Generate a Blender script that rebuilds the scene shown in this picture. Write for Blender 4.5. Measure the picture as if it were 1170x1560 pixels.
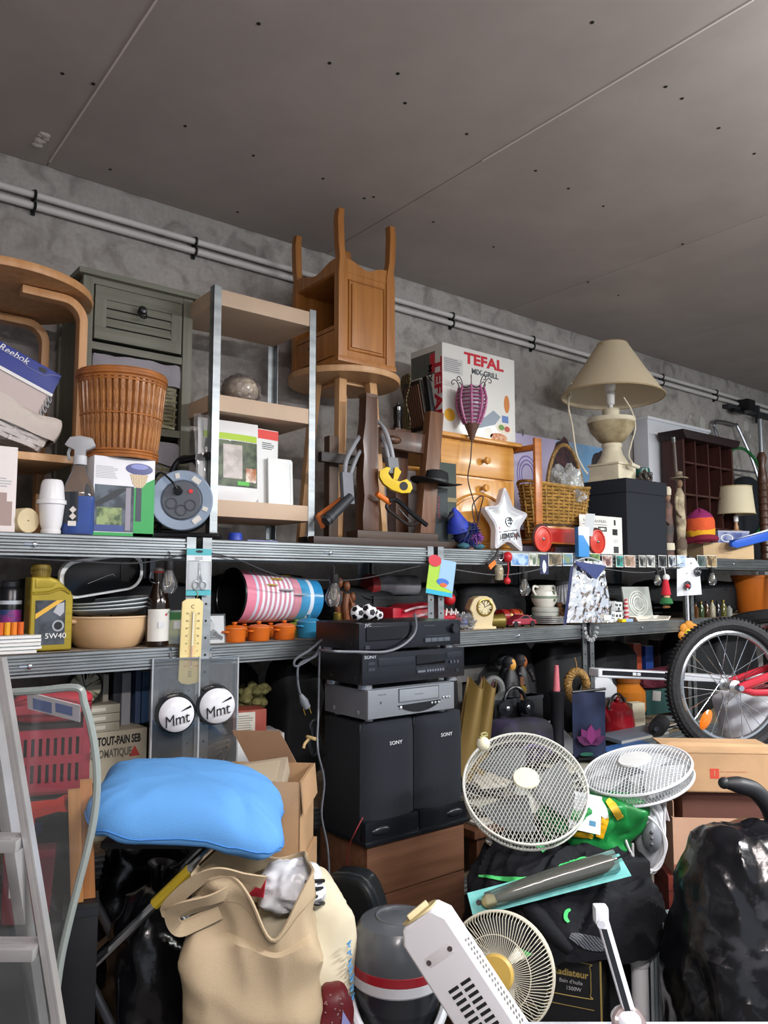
import bpy,bmesh,math,random
from math import sin,cos,pi,radians,sqrt,atan2
from mathutils import Vector,Matrix,Euler,noise

for _o in list(bpy.data.objects):
    bpy.data.objects.remove(_o)
scene=bpy.context.scene
col=scene.collection
random.seed(7)

# ------------------------------------------------------------------ camera
F,CX,CY=1180.0,585.0,780.0
PITCH,HEAD=radians(5.2),radians(51.8)
EYE=Vector((0,0,1.6))
cd=bpy.data.cameras.new('camera')
cd.sensor_fit='VERTICAL'
cd.sensor_height=36.0
cd.lens=36.0*F/1560.0
cd.clip_start=0.02
camera=bpy.data.objects.new('camera',cd)
col.objects.link(camera)
camera.location=EYE
camera.rotation_euler=(radians(90)+PITCH,0,HEAD-radians(90))
scene.camera=camera

# ------------------------------------------------------------------ world, exposure
scene.view_settings.view_transform='Standard'
scene.view_settings.look='None'
scene.view_settings.gamma=1.0
scene.view_settings.use_curve_mapping=False
scene.view_settings.exposure=0.30
world=bpy.data.worlds.new('world')
scene.world=world
world.use_nodes=True
bg=world.node_tree.nodes['Background']
bg.inputs[0].default_value=(0.80,0.88,1.0,1)
bg.inputs[1].default_value=0.7          # overcast daylight through the open garage door behind the camera

def area_light(name,loc,rot,sx,sy,power,color):
    l=bpy.data.lights.new(name,'AREA')
    l.shape='RECTANGLE';l.size=sx;l.size_y=sy
    l.energy=power;l.color=color
    o=bpy.data.objects.new(name,l)
    o.location=loc;o.rotation_euler=rot
    col.objects.link(o)
    return o
# two fluorescent battens on the ceiling (their housings are built with the structure)
BATTENS=[((2.6,-0.25,2.62),0),((0.2,-0.35,2.62),0),((5.0,0.2,2.62),0)]
# bare tubes: they light the room below and the ceiling above
for _i,(_x,_y,_dn,_up_,_c)in enumerate(((2.6,-0.25,112,78,(0.97,0.98,1.0)),(0.2,-0.35,62,40,(1.0,0.90,0.88)),(5.0,0.2,80,8,(0.96,1.0,0.97)))):
    area_light('batten_light',(_x,_y,2.61),(radians(12),0,0),1.25,0.12,_dn,_c)
    area_light('batten_uplight',(_x,_y,2.68),(radians(180),0,0),1.25,0.10,_up_,_c)

# ------------------------------------------------------------------ survey helpers (photo pixel -> point on a real plane)
_fw=Vector((cos(HEAD)*cos(PITCH),sin(HEAD)*cos(PITCH),sin(PITCH)))
_rt=Vector((sin(HEAD),-cos(HEAD),0))
_up=_rt.cross(_fw)
def ray(u,v):
    return _fw+_rt*((u-CX)/F)+_up*((CY-v)/F)
def at(u,v,Y):
    d=ray(u,v);return EYE+d*(Y/d.y)
def atd(u,v,t):
    return EYE+ray(u,v)*t
def X(u,Y,v=840):
    return at(u,v,Y).x
def Z(u,v,Y):
    return at(u,v,Y).z
RC=HEAD-radians(90)         # turn that makes a thing's front face the photographer

# ------------------------------------------------------------------ materials
_mats={}
def lin(c):
    if isinstance(c,str):
        c=[int(c[i:i+2],16)for i in(0,2,4)]
    r=[]
    for x in c:
        x/=255.0
        r.append(x/12.92 if x<=0.04045 else((x+0.055)/1.055)**2.4)
    return(r[0],r[1],r[2],1)
def M(c,rough=0.5,metal=0.0,var=0.0,vs=8.0,bump=0.0,bs=60.0,trans=0.0,alpha=1.0,coat=0.0,
      stretch=None,c2=None,wave=None,ior=1.45,emit=None,spec=None,lo=0.4,hi=0.6):
    key=repr((c,rough,metal,var,vs,bump,bs,trans,alpha,coat,stretch,c2,wave,ior,emit,spec,lo,hi))
    if key in _mats:
        return _mats[key]
    m=bpy.data.materials.new('mat_%d'%len(_mats))
    m.use_nodes=True
    nt=m.node_tree;N=nt.nodes;L=nt.links
    b=N['Principled BSDF']
    col_=lin(c)
    b.inputs['Base Color'].default_value=col_
    b.inputs['Roughness'].default_value=rough
    b.inputs['Metallic'].default_value=metal
    b.inputs['IOR'].default_value=ior
    if spec is not None:b.inputs['Specular IOR Level'].default_value=spec
    if trans:b.inputs['Transmission Weight'].default_value=trans
    if alpha<1:b.inputs['Alpha'].default_value=alpha
    if coat:
        b.inputs['Coat Weight'].default_value=coat;b.inputs['Coat Roughness'].default_value=0.15
    if emit:
        b.inputs['Emission Color'].default_value=lin(emit[0]);b.inputs['Emission Strength'].default_value=emit[1]
    if var or c2 or bump or wave:
        tc=N.new('ShaderNodeTexCoord')
        mp=N.new('ShaderNodeMapping')
        L.new(tc.outputs['Object'],mp.inputs[0])
        if stretch:mp.inputs['Scale'].default_value=stretch
        if wave:
            tx=N.new('ShaderNodeTexWave')
            tx.wave_type='BANDS';tx.bands_direction=wave
            tx.inputs['Scale'].default_value=vs
            tx.inputs['Distortion'].default_value=3.0
            tx.inputs['Detail'].default_value=3.0
            tx.inputs['Detail Scale'].default_value=1.2
        else:
            tx=N.new('ShaderNodeTexNoise')
            tx.inputs['Scale'].default_value=vs
            tx.inputs['Detail'].default_value=6.0
        L.new(mp.outputs[0],tx.inputs[0])
        if var or c2:
            cr=N.new('ShaderNodeValToRGB')
            e=cr.color_ramp.elements
            e[0].position,e[1].position=lo,hi
            if c2:
                e[0].color=lin(c2);e[1].color=col_
            else:
                e[0].color=tuple(max(0,k*(1-var))for k in col_[:3])+(1,)
                e[1].color=tuple(min(1,k*(1+var*0.5))for k in col_[:3])+(1,)
            L.new(tx.outputs[1]if wave else tx.outputs[0],cr.inputs[0])
            L.new(cr.outputs[0],b.inputs['Base Color'])
        if bump:
            n2=N.new('ShaderNodeTexNoise');n2.inputs['Scale'].default_value=bs;n2.inputs['Detail'].default_value=4
            L.new(mp.outputs[0],n2.inputs[0])
            bp=N.new('ShaderNodeBump');bp.inputs['Strength'].default_value=bump;bp.inputs['Distance'].default_value=0.01
            L.new(n2.outputs[0],bp.inputs['Height']);L.new(bp.outputs[0],b.inputs['Normal'])
    _mats[key]=m
    return m
def wood(c,c2,vs=6.0,axis='X',rough=0.45,stretch=(1,1,1),coat=0.0):
    # fine streaks along the grain: upright for 'X', level for 'Z'
    return M(c,rough,c2=c2,vs=4.0,stretch=(11,11,0.7)if axis=='X' else(0.7,11,11),coat=coat,lo=0.3,hi=0.68)
def glass(c='e8eef0',rough=0.03,ior=1.45):
    return M(c,rough,trans=1.0,ior=ior)
def clear_film(c='f0f2f4',alpha=0.25,rough=0.12,bump=0.0,ior=1.5):
    """thin clear sheet: see-through, reflecting by its Fresnel angle, with a little haze"""
    key=('film',c,alpha,rough,bump,ior)
    if key in _mats:return _mats[key]
    m=bpy.data.materials.new('film_%d'%len(_mats));m.use_nodes=True
    nt=m.node_tree;N=nt.nodes;L=nt.links
    N.remove(N['Principled BSDF']);out=N['Material Output']
    tr=N.new('ShaderNodeBsdfTransparent');tr.inputs[0].default_value=(0.96,0.97,0.97,1)
    df=N.new('ShaderNodeBsdfDiffuse');df.inputs[0].default_value=lin(c)
    gl=N.new('ShaderNodeBsdfGlossy');gl.inputs['Roughness'].default_value=rough;gl.inputs[0].default_value=(1,1,1,1)
    fr=N.new('ShaderNodeFresnel');fr.inputs[0].default_value=ior
    m1=N.new('ShaderNodeMixShader');m1.inputs[0].default_value=alpha
    L.new(tr.outputs[0],m1.inputs[1]);L.new(df.outputs[0],m1.inputs[2])
    m2=N.new('ShaderNodeMixShader');L.new(fr.outputs[0],m2.inputs[0]);L.new(m1.outputs[0],m2.inputs[1]);L.new(gl.outputs[0],m2.inputs[2])
    L.new(m2.outputs[0],out.inputs[0])
    _mats[key]=m
    return m

WHITE=M('e4e4e2',0.45);CREAM=M('dccfae',0.5,var=0.12);BLACK=M('0d0f12',0.45)
BLACKP=M('121418',0.3);DGREY=M('33363b',0.5);MGREY=M('6c7076',0.5);LGREY=M('a9adb2',0.5)
STEEL=M('a7adb0',0.32,1.0,var=0.35,vs=14,stretch=(0.3,4,4));CHROME=M('c9ced4',0.12,1.0)
GALV=M('8f9496',0.42,0.9,var=0.3,vs=10,stretch=(0.6,3,3),lo=0.3,hi=0.7)
RED=M('b8222a',0.4);ORANGE=M('d8701c',0.4);YELLOW=M('e6c31d',0.4);BLUE=M('2456b4',0.4)
GREEN=M('2a9a4c',0.45);BRASS=M('b59a4a',0.25,1.0)
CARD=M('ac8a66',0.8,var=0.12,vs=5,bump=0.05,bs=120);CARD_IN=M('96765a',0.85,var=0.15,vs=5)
PINE=wood('cf9848','bb7d36',1.5,'Z',0.35,(0.6,1,5),0.25)
PINE_Z=wood('cf9848','bb7d36',1.5,'X',0.35,(6,1,0.8),0.25)
LWOOD=wood('cda47a','bd905f',1.5,'X',0.45,(5,3,0.7))
BEECH=wood('c8986a','b7834f',1.5,'X',0.4,(5,5,0.8))
OAK=wood('b1773c','98602c',1.6,'X',0.4,(6,6,0.7),0.12)
DWOOD=wood('5a3a28','3d2518',2,'X',0.4,(6,6,0.8),0.15)
MWOOD=wood('7a5338','5a3923',2,'X',0.4,(1,3,7),0.1)
PAPER=M('dcdad2',0.7)

# ------------------------------------------------------------------ mesh builder
I4=Matrix.Identity(4)
def T(x=0,y=0,z=0,rx=0,ry=0,rz=0,s=1):
    return Matrix.Translation((x,y,z))@Euler((radians(rx),radians(ry),radians(rz))).to_matrix().to_4x4()@Matrix.Scale(s,4)
class MB:
    def __init__(self):
        self.v=[];self.f=[];self.mi=[]
    def add(self,vs,fs,m=None,mi=0):
        b=len(self.v)
        if m is None:self.v+=[Vector(p)for p in vs]
        else:self.v+=[m@Vector(p)for p in vs]
        self.f+=[tuple(i+b for i in f)for f in fs]
        self.mi+=[mi]*len(fs)
        return self
    def box(self,x0,x1,y0,y1,z0,z1,m=None,mi=0):
        vs=[(x0,y0,z0),(x1,y0,z0),(x1,y1,z0),(x0,y1,z0),(x0,y0,z1),(x1,y0,z1),(x1,y1,z1),(x0,y1,z1)]
        return self.add(vs,[(3,2,1,0),(4,5,6,7),(0,1,5,4),(1,2,6,5),(2,3,7,6),(3,0,4,7)],m,mi)
    def cbox(self,c,s,m=None,mi=0):
        return self.box(c[0]-s[0]/2,c[0]+s[0]/2,c[1]-s[1]/2,c[1]+s[1]/2,c[2]-s[2]/2,c[2]+s[2]/2,m,mi)
    def lathe(self,prof,n=24,m=None,mi=0,a0=0.0,a1=2*pi,sx=1,sy=1):
        full=abs(a1-a0-2*pi)<1e-6
        vs=[];fs=[]
        cnt=n if full else n+1
        for r,z in prof:
            for k in range(cnt):
                a=a0+(a1-a0)*k/n
                vs.append((r*cos(a)*sx,r*sin(a)*sy,z))
        for i in range(len(prof)-1):
            for k in range(n):
                k2=(k+1)%cnt
                a,b,c,d=i*cnt+k,i*cnt+k2,(i+1)*cnt+k2,(i+1)*cnt+k
                if prof[i][0]<1e-6:fs.append((a,c,d))
                elif prof[i+1][0]<1e-6:fs.append((a,b,c))
                else:fs.append((a,b,c,d))
        return self.add(vs,fs,m,mi)
    def cyl(self,p0,p1,r0,r1=None,n=16,mi=0,caps=True,m=None):
        p0,p1=Vector(p0),Vector(p1);r1=r0 if r1 is None else r1
        d=p1-p0;h=d.length
        q=d.to_track_quat('Z','Y').to_matrix().to_4x4()
        mm=Matrix.Translation(p0)@q
        if m is not None:mm=m@mm
        prof=[(r0,0),(r1,h)]
        if caps:prof=[(0,0)]+prof+[(0,h)]
        return self.lathe(prof,n,mm,mi)
    def tube(self,pts,r,n=8,closed=False,mi=0,m=None,caps=True):
        pts=[Vector(p)for p in pts];k=len(pts)
        rs=r if isinstance(r,(list,tuple))else[r]*k
        vs=[];fs=[];ref=None
        for i in range(k):
            a=pts[i-1]if(i>0 or closed)else pts[i]
            b=pts[(i+1)%k]if(i<k-1 or closed)else pts[i]
            d=(b-a)
            if d.length<1e-9:d=Vector((0,0,1))
            d.normalize()
            if ref is None:
                ref=d.orthogonal().normalized()
            ref=(ref-d*ref.dot(d))
            if ref.length<1e-6:ref=d.orthogonal()
            ref.normalize();bi=d.cross(ref)
            for j in range(n):
                a_=2*pi*j/n
                vs.append(pts[i]+(ref*cos(a_)+bi*sin(a_))*rs[i])
        for i in range(k if closed else k-1):
            i2=(i+1)%k
            for j in range(n):
                j2=(j+1)%n
                fs.append((i*n+j,i*n+j2,i2*n+j2,i2*n+j))
        if caps and not closed:
            fs.append(tuple(reversed(range(n))));fs.append(tuple(range((k-1)*n,k*n)))
        return self.add(vs,fs,m,mi)
    def prism(self,poly,d0,d1,m=None,mi=0,holes=None):
        """poly in local x,z ; extruded along y from d0 to d1"""
        n=len(poly)
        vs=[(p[0],d0,p[1])for p in poly]+[(p[0],d1,p[1])for p in poly]
        fs=[tuple(range(n)),tuple(reversed(range(n,2*n)))]
        fs+=[(i,i+n,(i+1)%n+n,(i+1)%n)for i in range(n)]
        return self.add(vs,fs,m,mi)
    def sphere(self,c,r,sx=1,sy=1,sz=1,n=16,k=10,mi=0,m=None):
        prof=[(r*sin(pi*i/k),-r*cos(pi*i/k))for i in range(k+1)]
        prof[0]=(0,-r);prof[-1]=(0,r)
        mm=Matrix.Translation(c)@Matrix.Diagonal((sx,sy,sz,1))
        if m is not None:mm=m@mm
        return self.lathe(prof,n,mm,mi)
    def torus(self,R,r,n=32,k=8,m=None,mi=0,sz=1):
        pts=[(R*cos(2*pi*i/n),R*sin(2*pi*i/n),0)for i in range(n)]
        mm=m
        return self.tube(pts,r,k,True,mi,mm)
    def grid(self,fn,nu,nv,m=None,mi=0,cu=False):
        """fn(s,t) s,t in 0..1"""
        vs=[];fs=[]
        cu_n=nu if cu else nu+1
        for j in range(nv+1):
            for i in range(cu_n):
                vs.append(fn(i/nu,j/nv))
        for j in range(nv):
            for i in range(nu):
                i2=(i+1)%cu_n
                fs.append((j*cu_n+i,j*cu_n+i2,(j+1)*cu_n+i2,(j+1)*cu_n+i))
        return self.add(vs,fs,m,mi)

def mesh(mb,mats,bevel=0,seg=2,smooth=None,solid=0,angle=40,sub=0):
    me=bpy.data.meshes.new('m')
    me.from_pydata([tuple(v)for v in mb.v],[],mb.f)
    if not isinstance(mats,(list,tuple)):mats=[mats]
    for m in mats:me.materials.append(m)
    if len(mats)>1:me.polygons.foreach_set('material_index',mb.mi)
    bm=bmesh.new();bm.from_mesh(me)
    if solid:
        bmesh.ops.solidify(bm,geom=bm.faces[:],thickness=solid)
    if bevel or smooth is None or smooth:
        bmesh.ops.recalc_face_normals(bm,faces=bm.faces[:])
    if bevel:
        es=[e for e in bm.edges if len(e.link_faces)==2 and e.calc_face_angle(0)>radians(angle)]
        bmesh.ops.bevel(bm,geom=es,offset=bevel,segments=seg,profile=0.7,affect='EDGES',clamp_overlap=True)
    if sub:
        bmesh.ops.subdivide_edges(bm,edges=bm.edges[:],cuts=sub,use_grid_fill=True)
    bm.to_mesh(me);bm.free()
    if smooth is None:smooth=True
    if smooth:
        me.shade_smooth()
        try:me.set_sharp_from_angle(angle=radians(35))
        except Exception:pass
    return me
def part(name,mb,mats,parent,label=None,loc=None,rot=None,stuff=False,**k):
    o=bpy.data.objects.new(name,mesh(mb,mats,**k))
    col.objects.link(o);o.parent=parent
    if loc is not None:o.location=loc
    if rot is not None:o.rotation_euler=rot
    if label:o['label']=label
    if stuff:o['kind']='stuff'
    return o
def tag(o,label,cat,group=None):
    o['label']=label;o['category']=cat
    if group:o['group']=group
    return o
def thing(name,label,cat,loc=(0,0,0),rz=0,group=None,rot=None):
    o=bpy.data.objects.new(name,None);col.objects.link(o)
    o.empty_display_size=0.05
    o.location=loc
    o.rotation_euler=rot if rot is not None else(0,0,rz)
    return tag(o,label,cat,group)
def single(name,mb,mats,label,cat,loc=(0,0,0),rz=0,group=None,rot=None,**k):
    o=bpy.data.objects.new(name,mesh(mb,mats,**k));col.objects.link(o)
    o.location=loc;o.rotation_euler=rot if rot is not None else(0,0,rz)
    return tag(o,label,cat,group)
def struct(name,mb,mats,parent=None,**k):
    o=bpy.data.objects.new(name,mesh(mb,mats,**k));col.objects.link(o)
    if parent:o.parent=parent
    else:o['kind']='structure'
    return o
def clone(o,parent=None,**k):
    c=o.copy();col.objects.link(c);c.parent=parent
    for ch in list(o.children):clone(ch,c)
    for a,b in k.items():setattr(c,a,b)
    return c
_texts=[]
def text(s,size,mat,parent,loc,rot=(90,0,0),align='CENTER',ext=0.0006,sx=1.0,name='lettering',shear=0,bold=0.0):
    cu=bpy.data.curves.new('t','FONT');cu.body=s;cu.size=size;cu.extrude=ext
    cu.align_x=align;cu.align_y='CENTER';cu.shear=shear;cu.offset=bold
    cu.resolution_u=3
    o=bpy.data.objects.new('t',cu);col.objects.link(o)
    _texts.append((o,mat,parent,loc,tuple(radians(a)for a in rot),sx,name))
def flush_texts():
    bpy.context.view_layer.update()
    dg=bpy.context.evaluated_depsgraph_get()
    for o,mat,parent,loc,rot,sx,name in _texts:
        me=bpy.data.meshes.new_from_object(o.evaluated_get(dg))
        me.materials.clear();me.materials.append(mat)
        n=bpy.data.objects.new(name,me);col.objects.link(n)
        n.parent=parent;n.location=loc;n.rotation_euler=rot;n.scale=(sx,1,1)
    for t in _texts:bpy.data.objects.remove(t[0])
from mathutils.bvhtree import BVHTree
def caster(ob,root):
    M_=Matrix.Translation(root.location)@root.rotation_euler.to_matrix().to_4x4()
    tree=BVHTree.FromPolygons([M_@v.co for v in ob.data.vertices],[tuple(p.vertices)for p in ob.data.polygons])
    Mi=M_.inverted()
    def hit(u,v,off):
        p,n_,i_,d_=tree.ray_cast(EYE,ray(u,v).normalized())
        if p is None:return None
        if n_.dot(p-EYE)>0:n_=-n_
        return Mi@(p+n_*off)
    return hit
def nz(p,s=1.0,o=0.0):
    return noise.noise(Vector(p)*s+Vector((o,o*1.7,o*0.3)))
def smooth_path(pts,n=8):
    """Catmull-Rom"""
    P=[Vector(p)for p in pts];out=[]
    for i in range(len(P)-1):
        p0=P[max(i-1,0)];p1=P[i];p2=P[i+1];p3=P[min(i+2,len(P)-1)]
        for k in range(n):
            t=k/n
            out.append(0.5*((2*p1)+(p2-p0)*t+(2*p0-5*p1+4*p2-p3)*t*t+(3*p1-p0-3*p2+p3)*t**3))
    out.append(P[-1]);return out
def patch(parent,x0,x1,z0,z1,mat,y=0.0,name='print',th=0.0006,rot=None):
    """flat printed patch lying on a -Y face"""
    return part(name,MB().box(x0,x1,y-th,y+0.0002,z0,z1),mat,parent,smooth=False)
def lines(parent,x0,x1,z0,z1,n,mat,y=0.0,frac=0.4,seed=1):
    r=random.Random(seed);mb=MB();h=(z1-z0)/n
    for i in range(n):
        z=z1-(i+0.5)*h
        mb.box(x0,x0+(x1-x0)*r.uniform(0.7,1),y-0.0005,y,z-h*frac/2,z+h*frac/2)
    return part('printed_text_lines',mb,mat,parent,smooth=False)

def scribble(parent,x0,x1,z,h,mat,y=0.0,n=8,seed=1,r=0.0012,name='illegible_lettering'):
    q=random.Random(seed);mb=MB();w=(x1-x0)/n
    for i in range(n):
        a=x0+i*w
        mb.tube([(a,y,z-h*q.uniform(.3,.5)),(a+w*.2,y,z+h*q.uniform(.2,.5)),(a+w*.5,y,z-h*q.uniform(0,.5)),(a+w*.75,y,z+h*q.uniform(-.1,.4))],r,4)
    return part(name,mb,mat,parent)
# ------------------------------------------------------------------ structure
ZC=3.17;YW=3.0;YF=2.38;ZU=1.743;ZM=1.397;ZL=0.80
def concrete():
    m=bpy.data.materials.new('concrete');m.use_nodes=True
    nt=m.node_tree;N=nt.nodes;L=nt.links;b=N['Principled BSDF']
    b.inputs['Roughness'].default_value=0.92
    tc=N.new('ShaderNodeTexCoord')
    def noi(s,d=8,dist=0.0):
        n=N.new('ShaderNodeTexNoise');n.inputs['Scale'].default_value=s;n.inputs['Detail'].default_value=d
        n.inputs['Distortion'].default_value=dist
        L.new(tc.outputs['Object'],n.inputs[0]);return n
    def ramp(src,a,b_,ca,cb):
        r=N.new('ShaderNodeValToRGB');e=r.color_ramp.elements
        e[0].position=a;e[1].position=b_;e[0].color=ca;e[1].color=cb
        L.new(src.outputs[0],r.inputs[0]);return r
    r1=ramp(noi(1.6),0.32,0.7,lin('97928d'),lin('b8b3ad'))
    r2=ramp(noi(9,12,0.8),0.30,0.52,lin('8a8582'),(1,1,1,1))
    r3=ramp(noi(55,6),0.3,0.6,(0.72,0.72,0.72,1),(1,1,1,1))
    def mul(a,b2,f):
        x=N.new('ShaderNodeMixRGB');x.blend_type='MULTIPLY';x.inputs[0].default_value=f
        L.new(a.outputs[0],x.inputs[1]);L.new(b2.outputs[0],x.inputs[2]);return x
    out=mul(mul(r1,r2,0.55),r3,0.5)
    L.new(out.outputs[0],b.inputs['Base Color'])
    bp=N.new('ShaderNodeBump');bp.inputs['Strength'].default_value=0.35;bp.inputs['Distance'].default_value=0.01
    L.new(noi(30,8).outputs[0],bp.inputs['Height']);L.new(bp.outputs[0],b.inputs['Normal'])
    return m
CONC=concrete()
struct('floor',MB().box(-3,9.2,-3.2,YW+0.2,-0.1,0),M('6f6c68',0.85,var=0.25,vs=3,bump=0.2,bs=30))
wb=struct('wall_back',MB().box(-3,9.2,YW,YW+0.2,0,ZC+0.12),CONC,smooth=False)
struct('wall_left',MB().box(-3.2,-3,-3.2,YW+0.2,0,ZC+0.12),CONC,smooth=False)
struct('wall_right',MB().box(9.0,9.2,-3.2,YW+0.2,0,ZC+0.12),CONC,smooth=False)
chips=[(1069,644,.055),(1051,635,.022),(1136,650,.05),(1126,717,.04),(1142,665,.02)]
for u,v,r in chips:
    p=at(u,v,YW)
    poly=[(p.x+r*(0.7+0.5*random.random())*cos(a)*0.9,p.z+r*(0.7+0.5*random.random())*sin(a))for a in[2*pi*k/9 for k in range(9)]]
    struct('plaster_patch',MB().prism(poly,YW-0.003,YW+0.001),M('b4b1ab',0.9),wb)
PLASTER=M('a79f9a',0.75,var=0.06,vs=3)
ceil=struct('ceiling',MB().box(-3,9.2,-3.2,YW+0.2,ZC+0.012,ZC+0.12),M('4a4442',0.9))
jx=[0.73-1.27*3+1.27*k for k in range(0,11)]
for k in range(len(jx)-1):
    x0,x1=max(jx[k],-3),min(jx[k+1],9.2)
    if x1<=x0:continue
    mb=MB();e=0.0018;tw=0.06
    # tapered-edge plasterboard, its long edges thinner
    prof=[(x0+e,ZC+0.0035),(x0+tw,ZC),(x1-tw,ZC),(x1-e,ZC+0.0035),(x1-e,ZC+0.013),(x0+e,ZC+0.013)]
    mb.prism(prof,-3.2,YW-0.004)
    part('plasterboard',mb,PLASTER,ceil,smooth=False)
# screw holes seen in the ceiling
mb=MB()
for u,v in[(394,36),(502,96),(282,192),(617,157),(711,204),(492,272),(386,237),(95,112),(142,128),(902,34),(1014,132),(1039,150),(1095,195),(1149,234),(919,314),(816,260),(866,287),(569,300),(1040,372),(606,112),(168,258),(660,338),(752,376),(896,430),(942,450),(555,302),(362,323)]:
    d=ray(u,v);p=EYE+d*((ZC-EYE.z)/d.z)
    mb.lathe([(0,0),(0.006,0),(0.0065,0.002)],8,T(p.x,p.y,ZC-0.0012))
part('screw_hole',mb,M('1c1a19',0.9),ceil,stuff=True)
# pale filler beads along two board joints
for jx_,(ua,va),(ub,vb)in((jx[3],(45,238),(240,-10)),(jx[4],(770,262),(1200,50))):
    ys_=[]
    for u,v in((ua,va),(ub,vb)):
        d=ray(u,v);ys_.append((EYE+d*((ZC-EYE.z)/d.z)).y)
    y0_,y1_=sorted(ys_);y0_=max(y0_,-3)
    part('joint_filler',MB().box(jx_-0.003,jx_+0.003,y0_,min(y1_,YW-0.01),ZC-0.0006,ZC+0.006),M('d2cac4',0.8),ceil)
# spot of filler at the end of a joint
d=ray(62,214);p=EYE+d*((ZC-EYE.z)/d.z)
mb=MB()
for k in range(9):
    mb.sphere((p.x+random.uniform(-.015,.015),p.y+random.uniform(-.05,.05),ZC),0.008+random.random()*0.01,1,1,0.35,8,5)
part('filler_lump',mb,M('c9c2bc',0.9),ceil)
# light fittings behind the photographer
for i,(p,w)in enumerate(BATTENS):
    t=thing('fluorescent_batten',['long white fluorescent batten hung in the middle of the garage','long white fluorescent batten hung by the left wall end','long white fluorescent batten hung towards the far end'][i],'lamp',p)
    part('housing',MB().box(-0.65,0.65,-0.03,0.03,0.03,0.055),WHITE,t,bevel=0.006)
    part('hanger',MB().box(-0.5,-0.49,-0.005,0.005,0.05,ZC-p[2]).box(0.49,0.5,-0.005,0.005,0.05,ZC-p[2]),STEEL,t)
    part('tube_cover',MB().box(-0.63,0.63,-0.06,0.06,0.0,0.03),M('f4f6f8',0.4,emit=('ffffff',3.0)),t,bevel=0.008)
# conduits along the top of the wall
PVC=M('cfccc9',0.4,var=0.08,vs=3)
for i,(dz,r)in enumerate(((0.135,0.0135),(0.178,0.0135))):
    mb=MB().cyl((-2.9,YW-r-0.012,ZC-dz),(8.9,YW-r-0.012,ZC-dz),r,n=12)
    single('electrical_conduit',mb,PVC,['grey plastic conduit running along the wall, closest to the ceiling','grey plastic conduit running along the wall, just under another conduit'][i],'pipe')
for k,u in enumerate((53,298,690,813,930,1010,1092)):
    p=at(u,290+u*0.3,YW-0.03)
    t=thing('conduit_clip','black clip on the two wall conduits '+('above the bentwood table','above the drawer tower and mini rack','above the grill carton','beside the top of the big lamp shade','between shade and white unit','above the white panel unit','near the black junction bracket')[k],'clip',(p.x,YW,ZC-0.16),0,'conduit clips along the wall')
    mb=MB()
    for dz in(0.025,-0.018):
        mb.tube([(0,-0.0255+0.0165*cos(a),dz+0.0165*sin(a))for a in[pi*2*j/14 for j in range(14)]],0.0055,6,True)
    mb.box(-0.007,0.007,-0.012,0,-0.045,0.05)
    part('clamp',mb,BLACKP,t)

# ------------------------------------------------------------------ steel racks (five bays side by side)
BOARD=M('8d7a63',0.8,c2='6b5944',vs=60,bump=0.15,bs=150,lo=0.35,hi=0.65)
def beam_mesh(x0,x1):
    """ribbed front beam, top at z=0"""
    h=0.066;pr=[(0,0),(-0.004,-0.003),(-0.004,-0.010),(-0.009,-0.014),(-0.009,-0.018),(-0.004,-0.022),(-0.004,-0.028),
                     (-0.009,-0.032),(-0.009,-0.036),(-0.004,-0.040),(-0.004,-0.046),(-0.009,-0.050),(-0.009,-0.055),(-0.003,-0.060),(-0.003,-h),(0.012,-h),(0.012,-h+0.003),(0.002,-h+0.003),(0.002,-0.002),(0.03,-0.002),(0.03,0)]
    mb=MB();n=len(pr)
    vs=[(x0,p[0],p[1])for p in pr]+[(x1,p[0],p[1])for p in pr]
    fs=[(i,i+1,i+1+n,i+n)for i in range(n-1)]
    return mb.add(vs,fs)
bays=[(0.09,1.085),(1.105,2.125),(2.145,3.115),(3.135,4.03),(4.05,5.05),(5.07,6.05)]
bay_names=['galvanised steel rack bay under the bentwood stool and the rattan bin','galvanised steel rack bay carrying the beige mini rack and the upturned nightstand',
             'galvanised steel rack bay carrying the pine chest and the star','galvanised steel rack bay carrying the charcoal box and the big lamp','galvanised steel rack bay carrying the pigeonholes and rainbow hat','galvanised steel rack bay at the far end beside the bicycle']
YB=YF+0.47
hole=M('15171a',0.8)
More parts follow.
